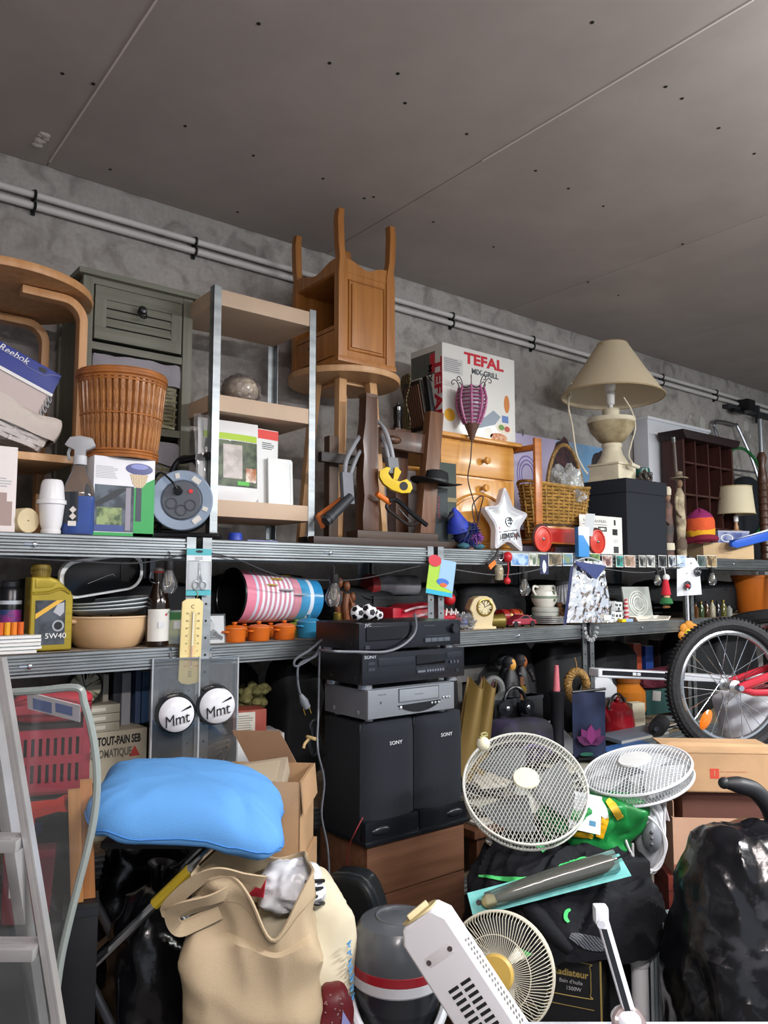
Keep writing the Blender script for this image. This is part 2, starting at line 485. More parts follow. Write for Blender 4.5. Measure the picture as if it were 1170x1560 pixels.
for bi,(x0,x1)in enumerate(bays):
    t=thing('steel_rack',bay_names[bi],'shelving',((x0+x1)/2,(YF+YB)/2,0),0,'steel rack bays')
    ox,oy=(x0+x1)/2,(YF+YB)/2
    def loc(m):return T(-ox,-oy,0)
    w=0.034
    for sx in(x0,x1-w):
        for sy,fr in((YF-0.0105,1),(YB-0.002,0)):
            mb=MB()
            left=sx==x0
            # angle section post: a face plate and a return
            mb.box(sx,sx+w,sy,sy+0.002,0,ZU+0.004,T(-ox,-oy))
            xx=sx if left else sx+w-0.002
            mb.box(xx,xx+0.002,sy,sy+(0.034 if fr else-0.034),0,ZU+0.004,T(-ox,-oy))
            po=part('post',mb,GALV,t,smooth=False)
            hb=MB()
            for z in[0.1+0.055*q for q in range(30)]:
                hb.lathe([(0,0),(0.0042,0)],8,T(sx+w/2-ox,sy-0.0006-oy,z,90))
            if fr:part('slot_hole',hb,hole,po,stuff=True)
    for zi,z in enumerate((ZU,ZM,ZL,0.4)):
        part('front_beam',MB().add([(p.x-ox,p.y+YF-oy,p.z+z)for p in beam_mesh(x0+0.002,x1-0.002).v],beam_mesh(x0+0.002,x1-0.002).f),GALV,t,smooth=False)
        part('back_beam',MB().box(x0,x1,YB-0.012,YB-0.004,z-0.06,z,T(-ox,-oy)),GALV,t)
        for sx in(x0+0.004,x1-0.01):
            part('side_beam',MB().box(sx,sx+0.006,YF+0.005,YB-0.02,z-0.055,z-0.002,T(-ox,-oy)),GALV,t)
        part('shelf_board',MB().box(x0+0.003,x1-0.003,YF-0.001,YB-0.013,z-0.0095,z-0.0008,T(-ox,-oy)),BOARD,t,smooth=False)
        mb=MB()
        for bx in((x0+x1)/2,):
            mb.sphere((bx-ox,YF-0.010-oy,z-0.034),0.008,1,0.5,1,10,6)
            mb.box(bx-0.028-ox,bx+0.006-ox,YF-0.011-oy,YF-0.008-oy,z-0.036,z-0.031)
        part('bolt',mb,CHROME,t)

# ------------------------------------------------------------------ shared builders
def rr_path(hx,hy,r,n=6):
    """rounded rectangle, list of (x,y)"""
    out=[]
    for cx,cy,a0 in((hx-r,hy-r,0),(-hx+r,hy-r,90),(-hx+r,-hy+r,180),(hx-r,-hy+r,270)):
        for k in range(n+1):
            a=radians(a0+90*k/n);out.append((cx+r*cos(a),cy+r*sin(a)))
    return out
def resample(path,n):
    P=[Vector((p[0],p[1],0))for p in path];P.append(P[0])
    L=[0]
    for i in range(1,len(P)):L.append(L[-1]+(P[i]-P[i-1]).length)
    out=[];j=0
    for k in range(n):
        s=L[-1]*k/n
        while L[j+1]<s:j+=1
        f=(s-L[j])/max(1e-9,L[j+1]-L[j]);q=P[j].lerp(P[j+1],f)
        a,b=P[j],P[j+1];d=(b-a).normalized()
        out.append((q.x,q.y,d.y,-d.x))
    return out
def weave(shape,h,rows,stakes,r,amp):
    """shape(z)->list of (x,y) closed outline; woven rows over upright stakes"""
    mb=MB()
    for i in range(rows):
        z=h*(i+0.5)/rows
        pts=resample(shape(z/h),stakes*2)
        mb.tube([(x+nx*amp*(1 if((k//2+i)%2)else-1)*(1 if k%2==0 else 0),y+ny*amp*(1 if((k//2+i)%2)else-1)*(1 if k%2==0 else 0),z)for k,(x,y,nx,ny)in enumerate(pts)],r,5,True)
    lo,hi=resample(shape(0),stakes),resample(shape(1),stakes)
    for a,b in zip(lo,hi):
        mb.cyl((a[0],a[1],0),(b[0],b[1],h),r*0.8,n=5,caps=False)
    return mb
def inner_shell(shape,h,k=0.97,n=40,floor=True):
    mb=MB();lo=[(p[0]*k,p[1]*k)for p in resample(shape(0),n)];hi=[(p[0]*k,p[1]*k)for p in resample(shape(1),n)]
    vs=[(x,y,0.004)for x,y in lo]+[(x,y,h*0.97)for x,y in hi]
    fs=[(i,(i+1)%n,(i+1)%n+n,i+n)for i in range(n)]
    if floor:fs.append(tuple(range(n)))
    return mb.add(vs,fs)
def carton(name,label,w,d,h,mat,loc,rz=0,group=None,bev=0.0015,cat='box'):
    t=thing(name,label,cat,loc,rz,group)
    part('carton_body',MB().box(-w/2,w/2,-d/2,d/2,0,h),mat,t,bevel=bev)
    return t
def cable(name,label,pts,r,mat,cat='cable',n=8,group=None):
    return single(name,MB().tube(smooth_path(pts,n),r,6),mat,label,cat,group=group)
WICK=M('a9803e',0.6,var=0.35,vs=30);WICKG=M('8f8a6c',0.65,var=0.3,vs=30);WICKW=M('cfc9c6',0.6,var=0.1,vs=30)

# ================================================================== UPPER SHELF, left
# bentwood table with a lower board
tb=thing('bentwood_table','tall bentwood side table with a round top and a low board','table',(0.52,2.665,ZU))
ztop=0.80
part('table_top',MB().lathe([(0,ztop-0.026),(0.283,ztop-0.026),(0.287,ztop-0.014),(0.283,ztop),(0,ztop)],56),BEECH,tb)
def bent_leg():
    pr=[(0.0,0.0),(0.0,ztop-0.11)]
    pr+=[(-0.08+0.08*cos(a),ztop-0.11+0.08*sin(a))for a in[radians(10*k)for k in range(1,10)]]+[(-0.2,ztop-0.028)]
    th=0.026;inn=[(-th,0.0),(-th,ztop-0.11)]+[(-0.08+(0.08-th)*cos(a),ztop-0.11+(0.08-th)*sin(a))for a in[radians(10*k)for k in range(1,10)]]+[(-0.2,ztop-0.028-th)]
    return MB().prism(pr+inn[::-1],-0.022,0.022)
for x,y,a in((0.235,-0.14,0),(0.2,0.17,0),(-0.235,-0.14,180),(-0.2,0.17,180)):
    part('leg',bent_leg(),BEECH,tb,bevel=0.004,loc=(x,y,0),rot=(0,0,radians(a)))
zb=Z(60,690,2.5)-ZU
part('lower_board',MB().box(-0.205,0.205,-0.165,0.2,zb-0.024,zb),LWOOD,tb,bevel=0.003)

# white wicker basket, tilted, with its cloth lining
sh=lambda s:rr_path(0.155+0.022*s,0.11+0.018*s,0.03)
bx=thing('white_wicker_basket','white wicker basket with a cloth lining, tilted on the bentwood table','basket',(0.475,2.63,ZU+zb+0.055),rot=(0,radians(17),radians(4)))
part('woven_body',weave(sh,0.10,7,22,0.0085,0.005),WICKW,bx,stuff=True)
def liner(shape,h0,h1,drop,out=1.06,n=64,wob=0.012,seed=1):
    mb=MB();ps=resample(shape(1),n)
    def fn(s,t):
        k=int(round(s*n))%n;x,y,nx,ny=ps[k]
        w=nz((x*9,y*9,t*2),1.5,seed)*wob
        prof=[(-0.012,h0),(0.0,h1+0.006),(0.010,h1+0.010),(0.016,h1-0.004),(0.017,h1-drop*0.5),(0.015,h1-drop)]
        i=min(int(t*5),4);f=t*5-i;a,b=prof[i],prof[i+1]
        o=a[0]+(b[0]-a[0])*f+w*(0.3+0.7*t);z=a[1]+(b[1]-a[1])*f+w*1.2
        return(x+nx*o,y+ny*o,z)
    return mb.grid(fn,n,10,cu=True)
part('cloth_lining',liner(sh,0.02,0.10,0.055),M('c9bfb6',0.9,bump=0.2,bs=200),bx)
# shoe box with a blue lid on top of it
bl=thing('shoe_box','white shoe box with a dark blue flap lid, tilted on the white basket','box',(0.47,2.64,ZU+zb+0.165),rot=(0,radians(22),radians(3)))
part('box_body',MB().box(-0.16,0.155,-0.12,0.12,0,0.115),M('c6b7b2',0.7),bl,bevel=0.002)
lid=part('lid',MB().box(-0.165,0.16,-0.125,0.125,0.095,0.165),M('1d2f86',0.45),bl,bevel=0.002)
part('lid_edge',MB().box(-0.166,0.161,-0.1265,0.1265,0.086,0.096),WHITE,lid)
part('flap_edge',MB().tube([(-0.165,-0.1262,0.142),(0.04,-0.1262,0.142),(0.06,-0.1262,0.135),(0.115,-0.1262,0.135),(0.13,-0.1262,0.15),(0.158,-0.1262,0.16)],0.0012,5),M('8a90b8',0.5),lid)
part('finger_hole',MB().lathe([(0,0),(0.013,0)],16,T(0.103,-0.1262,0.150,90)@Matrix.Diagonal((1,0.55,1,1))),BLACK,lid)
text('Reebok',0.030,WHITE,lid,(0.01,-0.1258,0.150),shear=0.2)
mb=MB()
for k in range(5):
    mb.torus(0.010,0.0022,12,5,T(0.158,-0.117,0.082-0.018*k,60,0,40)@Matrix.Diagonal((1,1.5,1,1)))
part('chain',mb,LGREY,bl,label='thin grey chain at the corner')

# small things under the bentwood table
t=carton('product_carton','tall white product carton standing left of the cream candle',0.20,0.14,Z(10,680,2.42)-ZU,M('dcd5d2',0.6),(X(21,2.42)-0.1,2.49,ZU))
patch(t,0.02,0.09,0.02,0.09,M('a08c86',0.7),-0.0705)
patch(t,0.03,0.075,0.09,0.115,M('a08c86',0.7),-0.0705)
lines(t,0.02,0.09,0.13,0.16,4,LGREY,-0.0705)
p=X(42,2.42)
cj=thing('pillar_candle','cream pillar candle lying on its side on the upper shelf','candle',(p,2.425,ZU+0.038))
part('wax_body',MB().lathe([(0,0),(0.036,0),(0.0375,0.003),(0.0375,0.115),(0.034,0.118),(0,0.117)],28,T(0,0,0,-90,0,24)),M('cbbb94',0.45,var=0.08),cj)
part('wick',MB().cyl((0,-0.004,0),(0,0.002,0),0.002,n=6),M('8d8268',0.8),cj)
wj=thing('white_canister','glossy white waisted canister beside the spray bottle','canister',(X(76,2.43),2.43,ZU))
hj=Z(76,731,2.43)-ZU
part('canister_base',MB().lathe([(0,0),(0.028,0),(0.029,0.012),(0.026,0.014),(0.031,0.03),(0.036,hj*0.5),(0.037,hj*0.55),(0,hj*0.55)],28),M('e2e2e4',0.25),wj)
part('canister_cup',MB().lathe([(0.0,hj*0.55),(0.042,hj*0.55),(0.042,hj*0.62),(0.037,hj*0.64),(0.032,hj*0.9),(0.029,hj*0.97),(0.025,hj),(0,hj)],28),M('e2e2e4',0.25),wj)
# spray bottle
Hs=Z(118,664,2.42)-ZU
sb=thing('spray_bottle','clear trigger spray bottle of blue liquid with a black label','bottle',(X(117,2.42),2.42,ZU),RC*0.6)
prof=[(0,0),(0.042,0),(0.046,0.008),(0.046,0.12),(0.042,0.15),(0.024,0.19),(0.019,0.22),(0.014,0.235)]
part('clear_body',MB().lathe(prof,28,None,sy=0.6),M('dfe6ec',0.06,trans=0.95,ior=1.2),sb)
part('blue_liquid',MB().lathe([(0,0.002),(0.0405,0.003),(0.0445,0.01),(0.0445,0.118),(0,0.118)],28,None,sy=0.57),M('0d4fb0',0.1),sb)
part('label',MB().lathe([(0.0468,0.035),(0.0468,0.13)],16,None,sy=0.61,a0=radians(180),a1=radians(272)),M('2d3238',0.35),sb)
for z in(0.075,0.055):
    part('hazard_diamond',MB().box(-0.0075,0.0075,-0.0005,0.0005,-0.0075,0.0075,T(-0.012,-0.0292,z,0,45,-12)),M('e8e0dc',0.5),sb)
part('barcode_label',MB().box(-0.025,-0.002,-0.0298,-0.0287,0.026,0.041),PAPER,sb)
tg=part('trigger_head',MB().prism([(-0.045,Hs-0.03),(-0.03,Hs-0.005),(0.0,Hs),(0.035,Hs-0.006),(0.045,Hs-0.03),(0.03,Hs-0.04),(0.016,Hs-0.045),(0.016,0.235),(-0.016,0.235),(-0.016,Hs-0.045)],-0.014,0.014),M('b9bcc0',0.35,trans=0.3),sb,bevel=0.004)
part('trigger',MB().tube(smooth_path([(-0.028,0,Hs-0.035),(-0.034,0,Hs-0.055),(-0.03,0,Hs-0.075)]),0.005,6),M('b9bcc0',0.35,trans=0.3),tg)
part('collar',MB().lathe([(0.019,0.215),(0.020,0.218),(0.020,0.242),(0.016,0.244)],20),M('c5c8cc',0.4),sb)
# boxed solar garden lamp
x0,x1=X(139,2.41),X(233,2.41);w=x1-x0
hb=Z(185,697,2.41)-ZU
gb=thing('solar_lamp_carton','green and white carton picturing a solar garden lamp','box',((x0+x1)/2,2.41+0.085,ZU))
part('carton_body',MB().box(-w/2,w/2,-0.085,0.085,0,hb),M('dfe0e4',0.5),gb,bevel=0.0015)
patch(gb,-w/2+0.001,w/2-0.001,0.001,0.012,GREEN,-0.0852)
part('green_panel',MB().prism([(0.03,0.0),(w/2-0.0005,0.0),(w/2-0.0005,hb*0.76),(0.06,hb*0.68),(0.03,hb*0.62)],-0.0858,-0.085),GREEN,gb,smooth=False)
patch(gb,-w/2+0.004,0.03,0.014,hb*0.64,M('55606a',0.5,c2='2c3540',vs=24),-0.0853)
ph=part('photo_print',MB().prism([(-w/2+0.006,hb*0.42),(-0.02,hb*0.6),(0.008,hb*0.6),(-0.03,hb*0.48),(-w/2+0.01,hb*0.36)],-0.0862,-0.085),M('22262c',0.5),gb,smooth=False)
patch(gb,0.004,0.02,0.02,hb*0.62,M('8d8994',0.5),-0.0857)
patch(gb,-w/2+0.012,-0.008,0.035,hb*0.36,M('8fa06a',0.5,c2='3d5236',vs=40),-0.0857)
patch(gb,-w/2+0.006,0.0,0.015,0.035,M('3a4a86',0.5),-0.0857)
lines(gb,-w/2+0.006,-0.02,hb*0.72,hb*0.88,8,M('9a9ca6',0.6),-0.0853,0.3)
part('picture_lamp_cap',MB().lathe([(0,0),(0.044,0)],28,T(0.045,-0.0862,hb*0.87,90)@Matrix.Diagonal((1,0.42,1,1))),M('232a72',0.25),gb,smooth=False)
part('picture_lamp_glare',MB().lathe([(0,0),(0.028,0)],24,T(0.045,-0.0866,hb*0.90,90)@Matrix.Diagonal((1,0.3,1,1))),M('6f78b8',0.25),gb,smooth=False)
part('picture_lamp_glass',MB().prism([(0.015,hb*0.80),(0.075,hb*0.80),(0.066,hb*0.68),(0.055,hb*0.63),(0.035,hb*0.63),(0.024,hb*0.68)],-0.0864,-0.085),M('d8c6a4',0.4,c2='a58f6a',vs=60,wave='X'),gb,smooth=False)
part('picture_lamp_pole',MB().box(0.036,0.054,-0.0866,-0.085,hb*0.2,hb*0.63),M('2c3440',0.4),gb,smooth=False)

# grey-green wooden drawer tower
yc=2.66
x0,x1=X(121,yc,600),X(291,yc,600);w=x1-x0;d=0.30
Hc=Z(123,408,yc)-ZU
GW=wood('77776a','636456',1.5,'Z',0.6,(0.6,1,5));GWZ=wood('77776a','636456',1.5,'X',0.6,(7,3,0.8))
dt=thing('drawer_tower','weathered grey wooden tower with a louvred drawer and basket drawers','cabinet',((x0+x1)/2,yc,ZU))
for sx in(-w/2,w/2-0.036):
    for sy in(0,d-0.03):
        part('corner_post',MB().box(sx,sx+0.036,sy,sy+0.03,0,Hc-0.02),GWZ,dt,bevel=0.002)
part('top_board',MB().box(-w/2-0.02,w/2+0.02,-0.02,d,Hc-0.02,Hc),GW,dt,bevel=0.003)
for sx in(-w/2+0.008,w/2-0.016):
    part('side_panel',MB().box(sx,sx+0.008,0.03,d-0.03,0.03,Hc-0.02),GWZ,dt)
part('back_panel',MB().box(-w/2+0.03,w/2-0.03,d-0.012,d-0.006,0.03,Hc-0.02),GWZ,dt)
zd1,zd0=Hc-0.045,Hc-0.235
for z in(Hc-0.26,Hc-0.535,0.03):
    part('rail',MB().box(-w/2+0.036,w/2-0.036,0.004,d-0.02,z-0.012,z+0.014),GW,dt,bevel=0.002)
part('rail',MB().box(-w/2+0.036,w/2-0.036,0.004,0.03,Hc-0.042,Hc-0.02),GW,dt)
dr=part('drawer',MB().box(-w/2+0.04,w/2-0.04,0.012,d-0.05,zd0,zd1),M('3c3d36',0.7),dt)
iw=w/2-0.042
for a in((-iw,iw,zd1-0.045,zd1),(-iw,iw,zd0,zd0+0.045)):
    part('drawer_rail',MB().box(a[0],a[1],0.0,0.014,a[2],a[3]),GW,dr,bevel=0.002)
for a in((-iw,-iw+0.04),(iw-0.04,iw)):
    part('drawer_stile',MB().box(a[0],a[1],0.0005,0.014,zd0+0.045,zd1-0.045),GWZ,dr)
for k in range(3):
    z=zd0+0.05+k*0.033
    part('louvre',MB().prism([(0.0,0.0),(0.004,0.0),(0.012,0.028),(0.006,0.03)],-iw+0.04,iw-0.04,T(0,0,z,0,0,90)@T(0,0,0)),GW,dr)
kn=part('knob',MB().lathe([(0,0),(0.010,0),(0.008,0.012),(0.014,0.018),(0.016,0.026),(0.011,0.034),(0,0.036)],18,T(0,0.0,(zd0+zd1)/2+0.03,90)),BLACKP,dr)
part('pull_ring',MB().torus(0.013,0.003,20,6,T(0,-0.03,(zd0+zd1)/2+0.012,80)),BLACKP,dr)
shb=lambda s:rr_path(iw-0.008+0.004*s,d/2-0.03+0.004*s,0.02)
for z,hh in((Hc-0.515,0.222),(0.05,0.30)):
    b=part('basket_drawer',MB().box(-iw+0.01,iw-0.01,0.02,d-0.03,z,z+0.006),WICKG,dt)
    part('woven_body',MB().add([(v.x,v.y+d/2-0.01,v.z+z)for v in weave(shb,hh,16,20,0.0062,0.004).v],weave(shb,hh,16,20,0.0062,0.004).f),WICKG,b,stuff=True)
    lm=liner(shb,0.04,hh,0.07,wob=0.008,seed=z)
    part('cloth_lining',MB().add([(v.x,v.y+d/2-0.012,v.z+z)for v in lm.v],lm.f),M('8f8c92',0.9,bump=0.2,bs=200),b)
    part('handle_slot',MB().sphere((0,-0.006,z+hh-0.045),0.034,1,0.12,0.35),M('3f3d38',0.8),b)

# rattan waste bin
Rb,Rt=0.113,0.137
zb0=ZU+hb;bc=(X(186,2.478,700),2.5,zb0+0.001)
Hb=Z(186,560,2.36)-zb0
rb=thing('rattan_bin','round woven rattan waste bin with a smooth cane rim','basket',bc)
RAT=M('b0753c',0.42,c2='8f5828',vs=22,stretch=(3,3,1),coat=0.2,bump=0.5,bs=60)
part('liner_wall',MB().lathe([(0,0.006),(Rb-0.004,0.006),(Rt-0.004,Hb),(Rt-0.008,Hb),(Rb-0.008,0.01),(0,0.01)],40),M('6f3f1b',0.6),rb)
st=None
NS=40
for k in range(NS):
    a=2*pi*k/NS
    if st is None:
        mb=MB()
        vs=[];fs=[]
        K=8
        for i in range(K+1):
            f=i/K;r=Rb+(Rt-Rb)*f**0.85;wv=(2*pi*r/NS)*0.45;zz=0.018+(Hb-0.036)*f
            vs+=[(r-0.004,-wv,zz),(r+0.0035,-wv*0.6,zz),(r+0.0045,0,zz),(r+0.0035,wv*0.6,zz),(r-0.004,wv,zz)]
        for i in range(K):
            for j in range(4):fs.append((i*5+j,i*5+j+1,i*5+j+6,i*5+j+5))
        mb.add(vs,fs);st=part('stave',mb,RAT,rb);stm=st
    else:
        o=stm.copy();col.objects.link(o);o.parent=rb;o.rotation_euler=(0,0,a)
for z,r,rr in((0.004,Rb+0.002,0.006),(0.014,Rb+0.004,0.005),(0.023,Rb+0.006,0.004),(Hb*0.5,Rb+(Rt-Rb)*0.55+0.0045,0.0025),(Hb-0.03,Rt+0.001,0.004),(Hb-0.02,Rt+0.002,0.005),(Hb-0.008,Rt+0.003,0.007),(Hb+0.002,Rt-0.001,0.009)):
    part('hoop',MB().torus(r,rr,48,8,T(0,0,z)),M('ad6c38',0.35,var=0.2,vs=20,coat=0.2),rb)

# extension cable reel
cr=thing('cable_reel','black and grey extension cable reel with three sockets','cable reel',(X(281,2.47),2.49,ZU),radians(-30))
zr=Z(281,762,2.44)-ZU;Rr=0.103
part('front_flange',MB().lathe([(0.0,-0.045),(0.066,-0.045),(0.070,-0.050),(Rr-0.004,-0.052),(Rr,-0.046),(Rr,-0.040),(0,-0.040)],48,T(0,0,zr,-90)),M('8fa0b4',0.35),cr)
fl=part('socket_plate',MB().lathe([(0,0.054),(0.062,0.054),(0.066,0.050),(0.066,0.044)],40,T(0,0,zr,90)),M('565c64',0.4),cr)
for a in(200,330,270):
    part('socket',MB().lathe([(0.019,0.057),(0.016,0.057),(0.0145,0.048),(0,0.048)],22,T(0.034*cos(radians(a)),0,zr+0.034*sin(radians(a)),90)),M('3a3f46',0.4),fl)
part('cutout_button',MB().lathe([(0,0.060),(0.006,0.060),(0.0075,0.056)],14,T(0.030,0,zr+0.030,90)),M('c2323a',0.3,emit=('d02a30',0.3)),fl)
for a,wd in((-52,0.03),(-20,0.014),(55,0.03),(100,0.014)):
    ra=radians(a)
    part('sticker',MB().box(-wd/2,wd/2,-0.0535,-0.0518,-0.009,0.009,T(0.083*cos(ra),0,zr+0.083*sin(ra),0,90-a,0)),PAPER,fl)
part('plug',MB().cyl((-0.01,-0.055,zr+0.03),(-0.012,-0.085,zr+0.034),0.015,0.012,14).tube(smooth_path([(-0.012,-0.085,zr+0.034),(-0.03,-0.09,zr+0.06),(-0.07,-0.06,zr+0.09),(-0.10,0.0,zr+0.07)]),0.004,6),BLACKP,cr)
part('cable_drum',MB().lathe([(Rr-0.012,-0.04)]+[(Rr-0.018+(0.004 if k%2 else 0),-0.04+0.08*k/20)for k in range(21)]+[(Rr-0.012,0.04)],40,T(0,0,zr,-90)),BLACK,cr)
part('back_flange',MB().lathe([(0,0.04),(Rr,0.04),(Rr,0.05),(0,0.05)],40,T(0,0,zr,-90)),BLACK,cr)
part('stand',MB().tube(smooth_path([(-0.10,-0.03,0.012),(0.10,-0.03,0.012),(0.115,0.0,0.012),(0.10,0.06,0.012),(-0.10,0.06,0.012),(-0.115,0.0,0.012)]),0.012,8,True).tube(smooth_path([(-0.09,0.066,0.012),(-0.07,0.07,zr+0.04),(-0.03,0.07,zr+0.15),(0.03,0.07,zr+0.15),(0.07,0.07,zr+0.04),(0.09,0.066,0.012)]),0.009,8),BLACKP,cr)
part('carry_handle',MB().cyl((-0.02,0.07,zr+0.152),(0.085,0.02,zr+0.165),0.013,n=14),BLACKP,cr)

# beige mini rack with steel posts
yr=2.46
x0,x1=X(322,yr,640),X(481,yr,640);w=x1-x0;d=0.32
Hr=Z(329,434,yr)-ZU
BEIGE=M('c0a78e',0.55,var=0.06,vs=4)
mr=thing('mini_rack','small beige shelf unit with bare steel corner posts','shelving',((x0+x1)/2,yr,ZU))
for sx,s in((-w/2,1),(w/2,-1)):
    for sy,q in((0,1),(d,-1)):
        mb=MB();a,b=sorted((sx,sx+s*0.03));c,e=sorted((sy,sy+q*0.002));mb.box(a,b,c,e,0.0,Hr)
        a,b=sorted((sx,sx+s*0.002));c,e=sorted((sy,sy+q*0.03));mb.box(a,b,c,e,0.0,Hr)
        part('post',mb,GALV,mr,smooth=False)
        part('foot',MB().box(min(sx,sx+s*0.034)-0.001,max(sx,sx+s*0.034)+0.001,min(sy,sy+q*0.034)-0.003,max(sy,sy+q*0.034)+0.001,0.0,0.03),BLACKP,mr,bevel=0.003)
zs=[Z(402,v,yr+0.003)-ZU for v in(612,766)]
ztop_=Z(337,440,yr)-ZU
for z in(ztop_,zs[0],zs[1]):
    part('shelf_board',MB().box(-w/2+0.003,w/2-0.003,0.003,d-0.003,z-0.058,z).box(-w/2+0.02,w/2-0.02,0.02,d-0.02,z-0.057,z-0.012),BEIGE,mr,bevel=0.002)
mrx=(x0+x1)/2
# crumpled cellophane ball on it
mb=MB()
def crumple(R,sz,amp,fs,seed,n=40,k=26,flat=0.75):
    m=MB()
    def fn(s,t):
        a=2*pi*s;ph=pi*t
        d=Vector((sin(ph)*cos(a),sin(ph)*sin(a),-cos(ph)))
        r=R*(1+amp*(abs(nz(d,fs,seed))*1.6+0.5*nz(d,fs*2.7,seed+3)))
        p=d*r;z=p.z*sz
        return(p.x,p.y,max(z,-R*flat))
    return m.grid(fn,n,k,cu=True)
cb=thing('wrapped_ball','shiny cellophane-wrapped ball on the beige mini rack','ball',(X(369,yr+0.12,580),yr+0.13,ZU+zs[0]+0.06))
part('wrapped_core',crumple(0.064,0.85,0.05,3,2),M('b9a98f',0.5,var=0.25,vs=20),cb)
part('cellophane',crumple(0.071,0.86,0.10,4,5,60,40,0.845),clear_film('e8dfe6',0.12,0.1),cb)
part('wrapper_tail',MB().grid(lambda s,t:(-0.06-0.04*t,0.03*(s-0.5)*(1+2*t)+0.02,0.03+0.02*t+0.008*sin(s*14)),14,6),clear_film('e8dfe6',0.15,0.1),cb)
# seed pouch and white packs on its bottom board
def rel(u,Y):return X(u,Y,700)
yp=yr+0.03
zq=ZU+zs[1]
hp=Z(350,640,yp)-zq
x0,x1=rel(303,yp),rel(395,yp);w2=x1-x0
pk=thing('mesh_bag_pack','flat pack with a lime band and a pale mesh bag picture','packet',((x0+x1)/2,yp,zq),rot=(radians(-3),0,0))
def bulge(w,h,dth,seed=0,nu=14,nv=16):
    def f(sgn):
        return lambda s,t:((s-0.5)*w,sgn*dth*sin(pi*s)**0.6*sin(pi*t)**0.5+0.002*nz((s*3,t*3,seed),2),t*h)
    m=MB().grid(f(-1),nu,nv);m.grid(f(1),nu,nv);return m
part('pouch',bulge(w2,hp,0.012),M('dadada',0.35),pk)
def print_curved(parent,w,h,dth,s0,s1,t0,t1,mat,name='print',off=0.0012):
    g=lambda s,t:((s0+(s1-s0)*s-0.5)*w,-dth*sin(pi*(s0+(s1-s0)*s))**0.6*sin(pi*(t0+(t1-t0)*t))**0.5-off,(t0+(t1-t0)*t)*h)
    return part(name,MB().grid(g,10,10),mat,parent)
print_curved(pk,w2,hp,0.012,0.08,0.97,0.76,0.84,M('a5c52a',0.4),'lime_band')
print_curved(pk,w2,hp,0.012,0.10,0.97,0.18,0.75,M('59654a',0.45,c2='26331f',vs=28),'garden_photo')
print_curved(pk,w2,hp,0.012,0.38,0.70,0.28,0.70,M('c9c0bb',0.5,c2='a79f98',vs=25),'mesh_bag_photo',0.002)
print_curved(pk,w2,hp,0.012,0.76,0.95,0.25,0.42,M('a8643a',0.5,c2='e0d6c8',vs=22),'mushroom_photo',0.002)
print_curved(pk,w2,hp,0.012,0.62,0.82,0.20,0.25,M('58b848',0.5),'green_tag',0.0022)
part('clear_sleeve',MB().grid(lambda s,t:(-w2/2-0.02+0.05*s+0.004*nz((s,t*5,1),2),-0.018-0.008*sin(s*9+t*5),t*hp*1.02),8,16),clear_film(alpha=0.12,rough=0.06),pk)
x0,x1=rel(392,yp+0.02),rel(425,yp+0.02);w2=x1-x0
hp=Z(405,652,yp+0.02)-zq
wp=thing('white_pack','white hanging pack with a red header beside the mesh bag pack','packet',((x0+x1)/2,yp+0.03,zq),rot=(radians(-3),radians(2),0))
part('card',MB().box(-w2/2,w2/2,0,0.012,0,hp),M('dfe2e0',0.5),wp,bevel=0.001)
patch(wp,-w2/2,w2/2,hp*0.87,hp*0.99,M('d8392e',0.5),-0.0003)
lines(wp,-w2/4,w2/3,hp*0.73,hp*0.83,4,DGREY,-0.0003)
patch(wp,0.004,0.006,hp*0.12,hp*0.55,MGREY,-0.0003)
x0,x1=rel(410,yp+0.01),rel(447,yp+0.01);w2=x1-x0
wc=thing('white_card_pack','plain white card pack in front of the red-headed pack','packet',((x0+x1)/2,yp+0.008,zq),rot=(radians(-3),0,0))
hp=Z(430,698,yp)-zq
part('card',MB().prism([(-w2/2,0),(w2/2,0),(w2/2,hp*0.95),(w2/2-0.006,hp),(-w2/2,hp)],0,0.010),M('e3e6e4',0.5),wc,bevel=0.001)
part('fold_line',MB().box(w2/2-0.012,w2/2-0.0112,-0.0006,0,0.01,hp*0.9),LGREY,wc)
# under the mini rack
bcup=thing('blue_tape_roll','blue plastic tape roll lying under the beige mini rack','tape roll',(X(359,2.50),2.505,ZU))
part('cap_shell',MB().lathe([(0,0.0),(0.024,0),(0.026,0.003),(0.024,0.03),(0.021,0.034),(0,0.034)],24),M('2d46a8',0.4),bcup)
part('cap_ring',MB().torus(0.0255,0.002,24,6,T(0,0,0.006)),M('2d46a8',0.4),bcup)
bk=thing('lavender_notebook','thin lavender notebook lying under the beige mini rack','book',(X(392,2.46),2.47,ZU),0.1)
part('cover',MB().box(-0.07,0.06,-0.05,0.09,0,0.006),M('7f86b8',0.5),bk)
part('pages',MB().box(-0.068,0.0605,-0.0485,0.088,0.001,0.005),PAPER,bk)

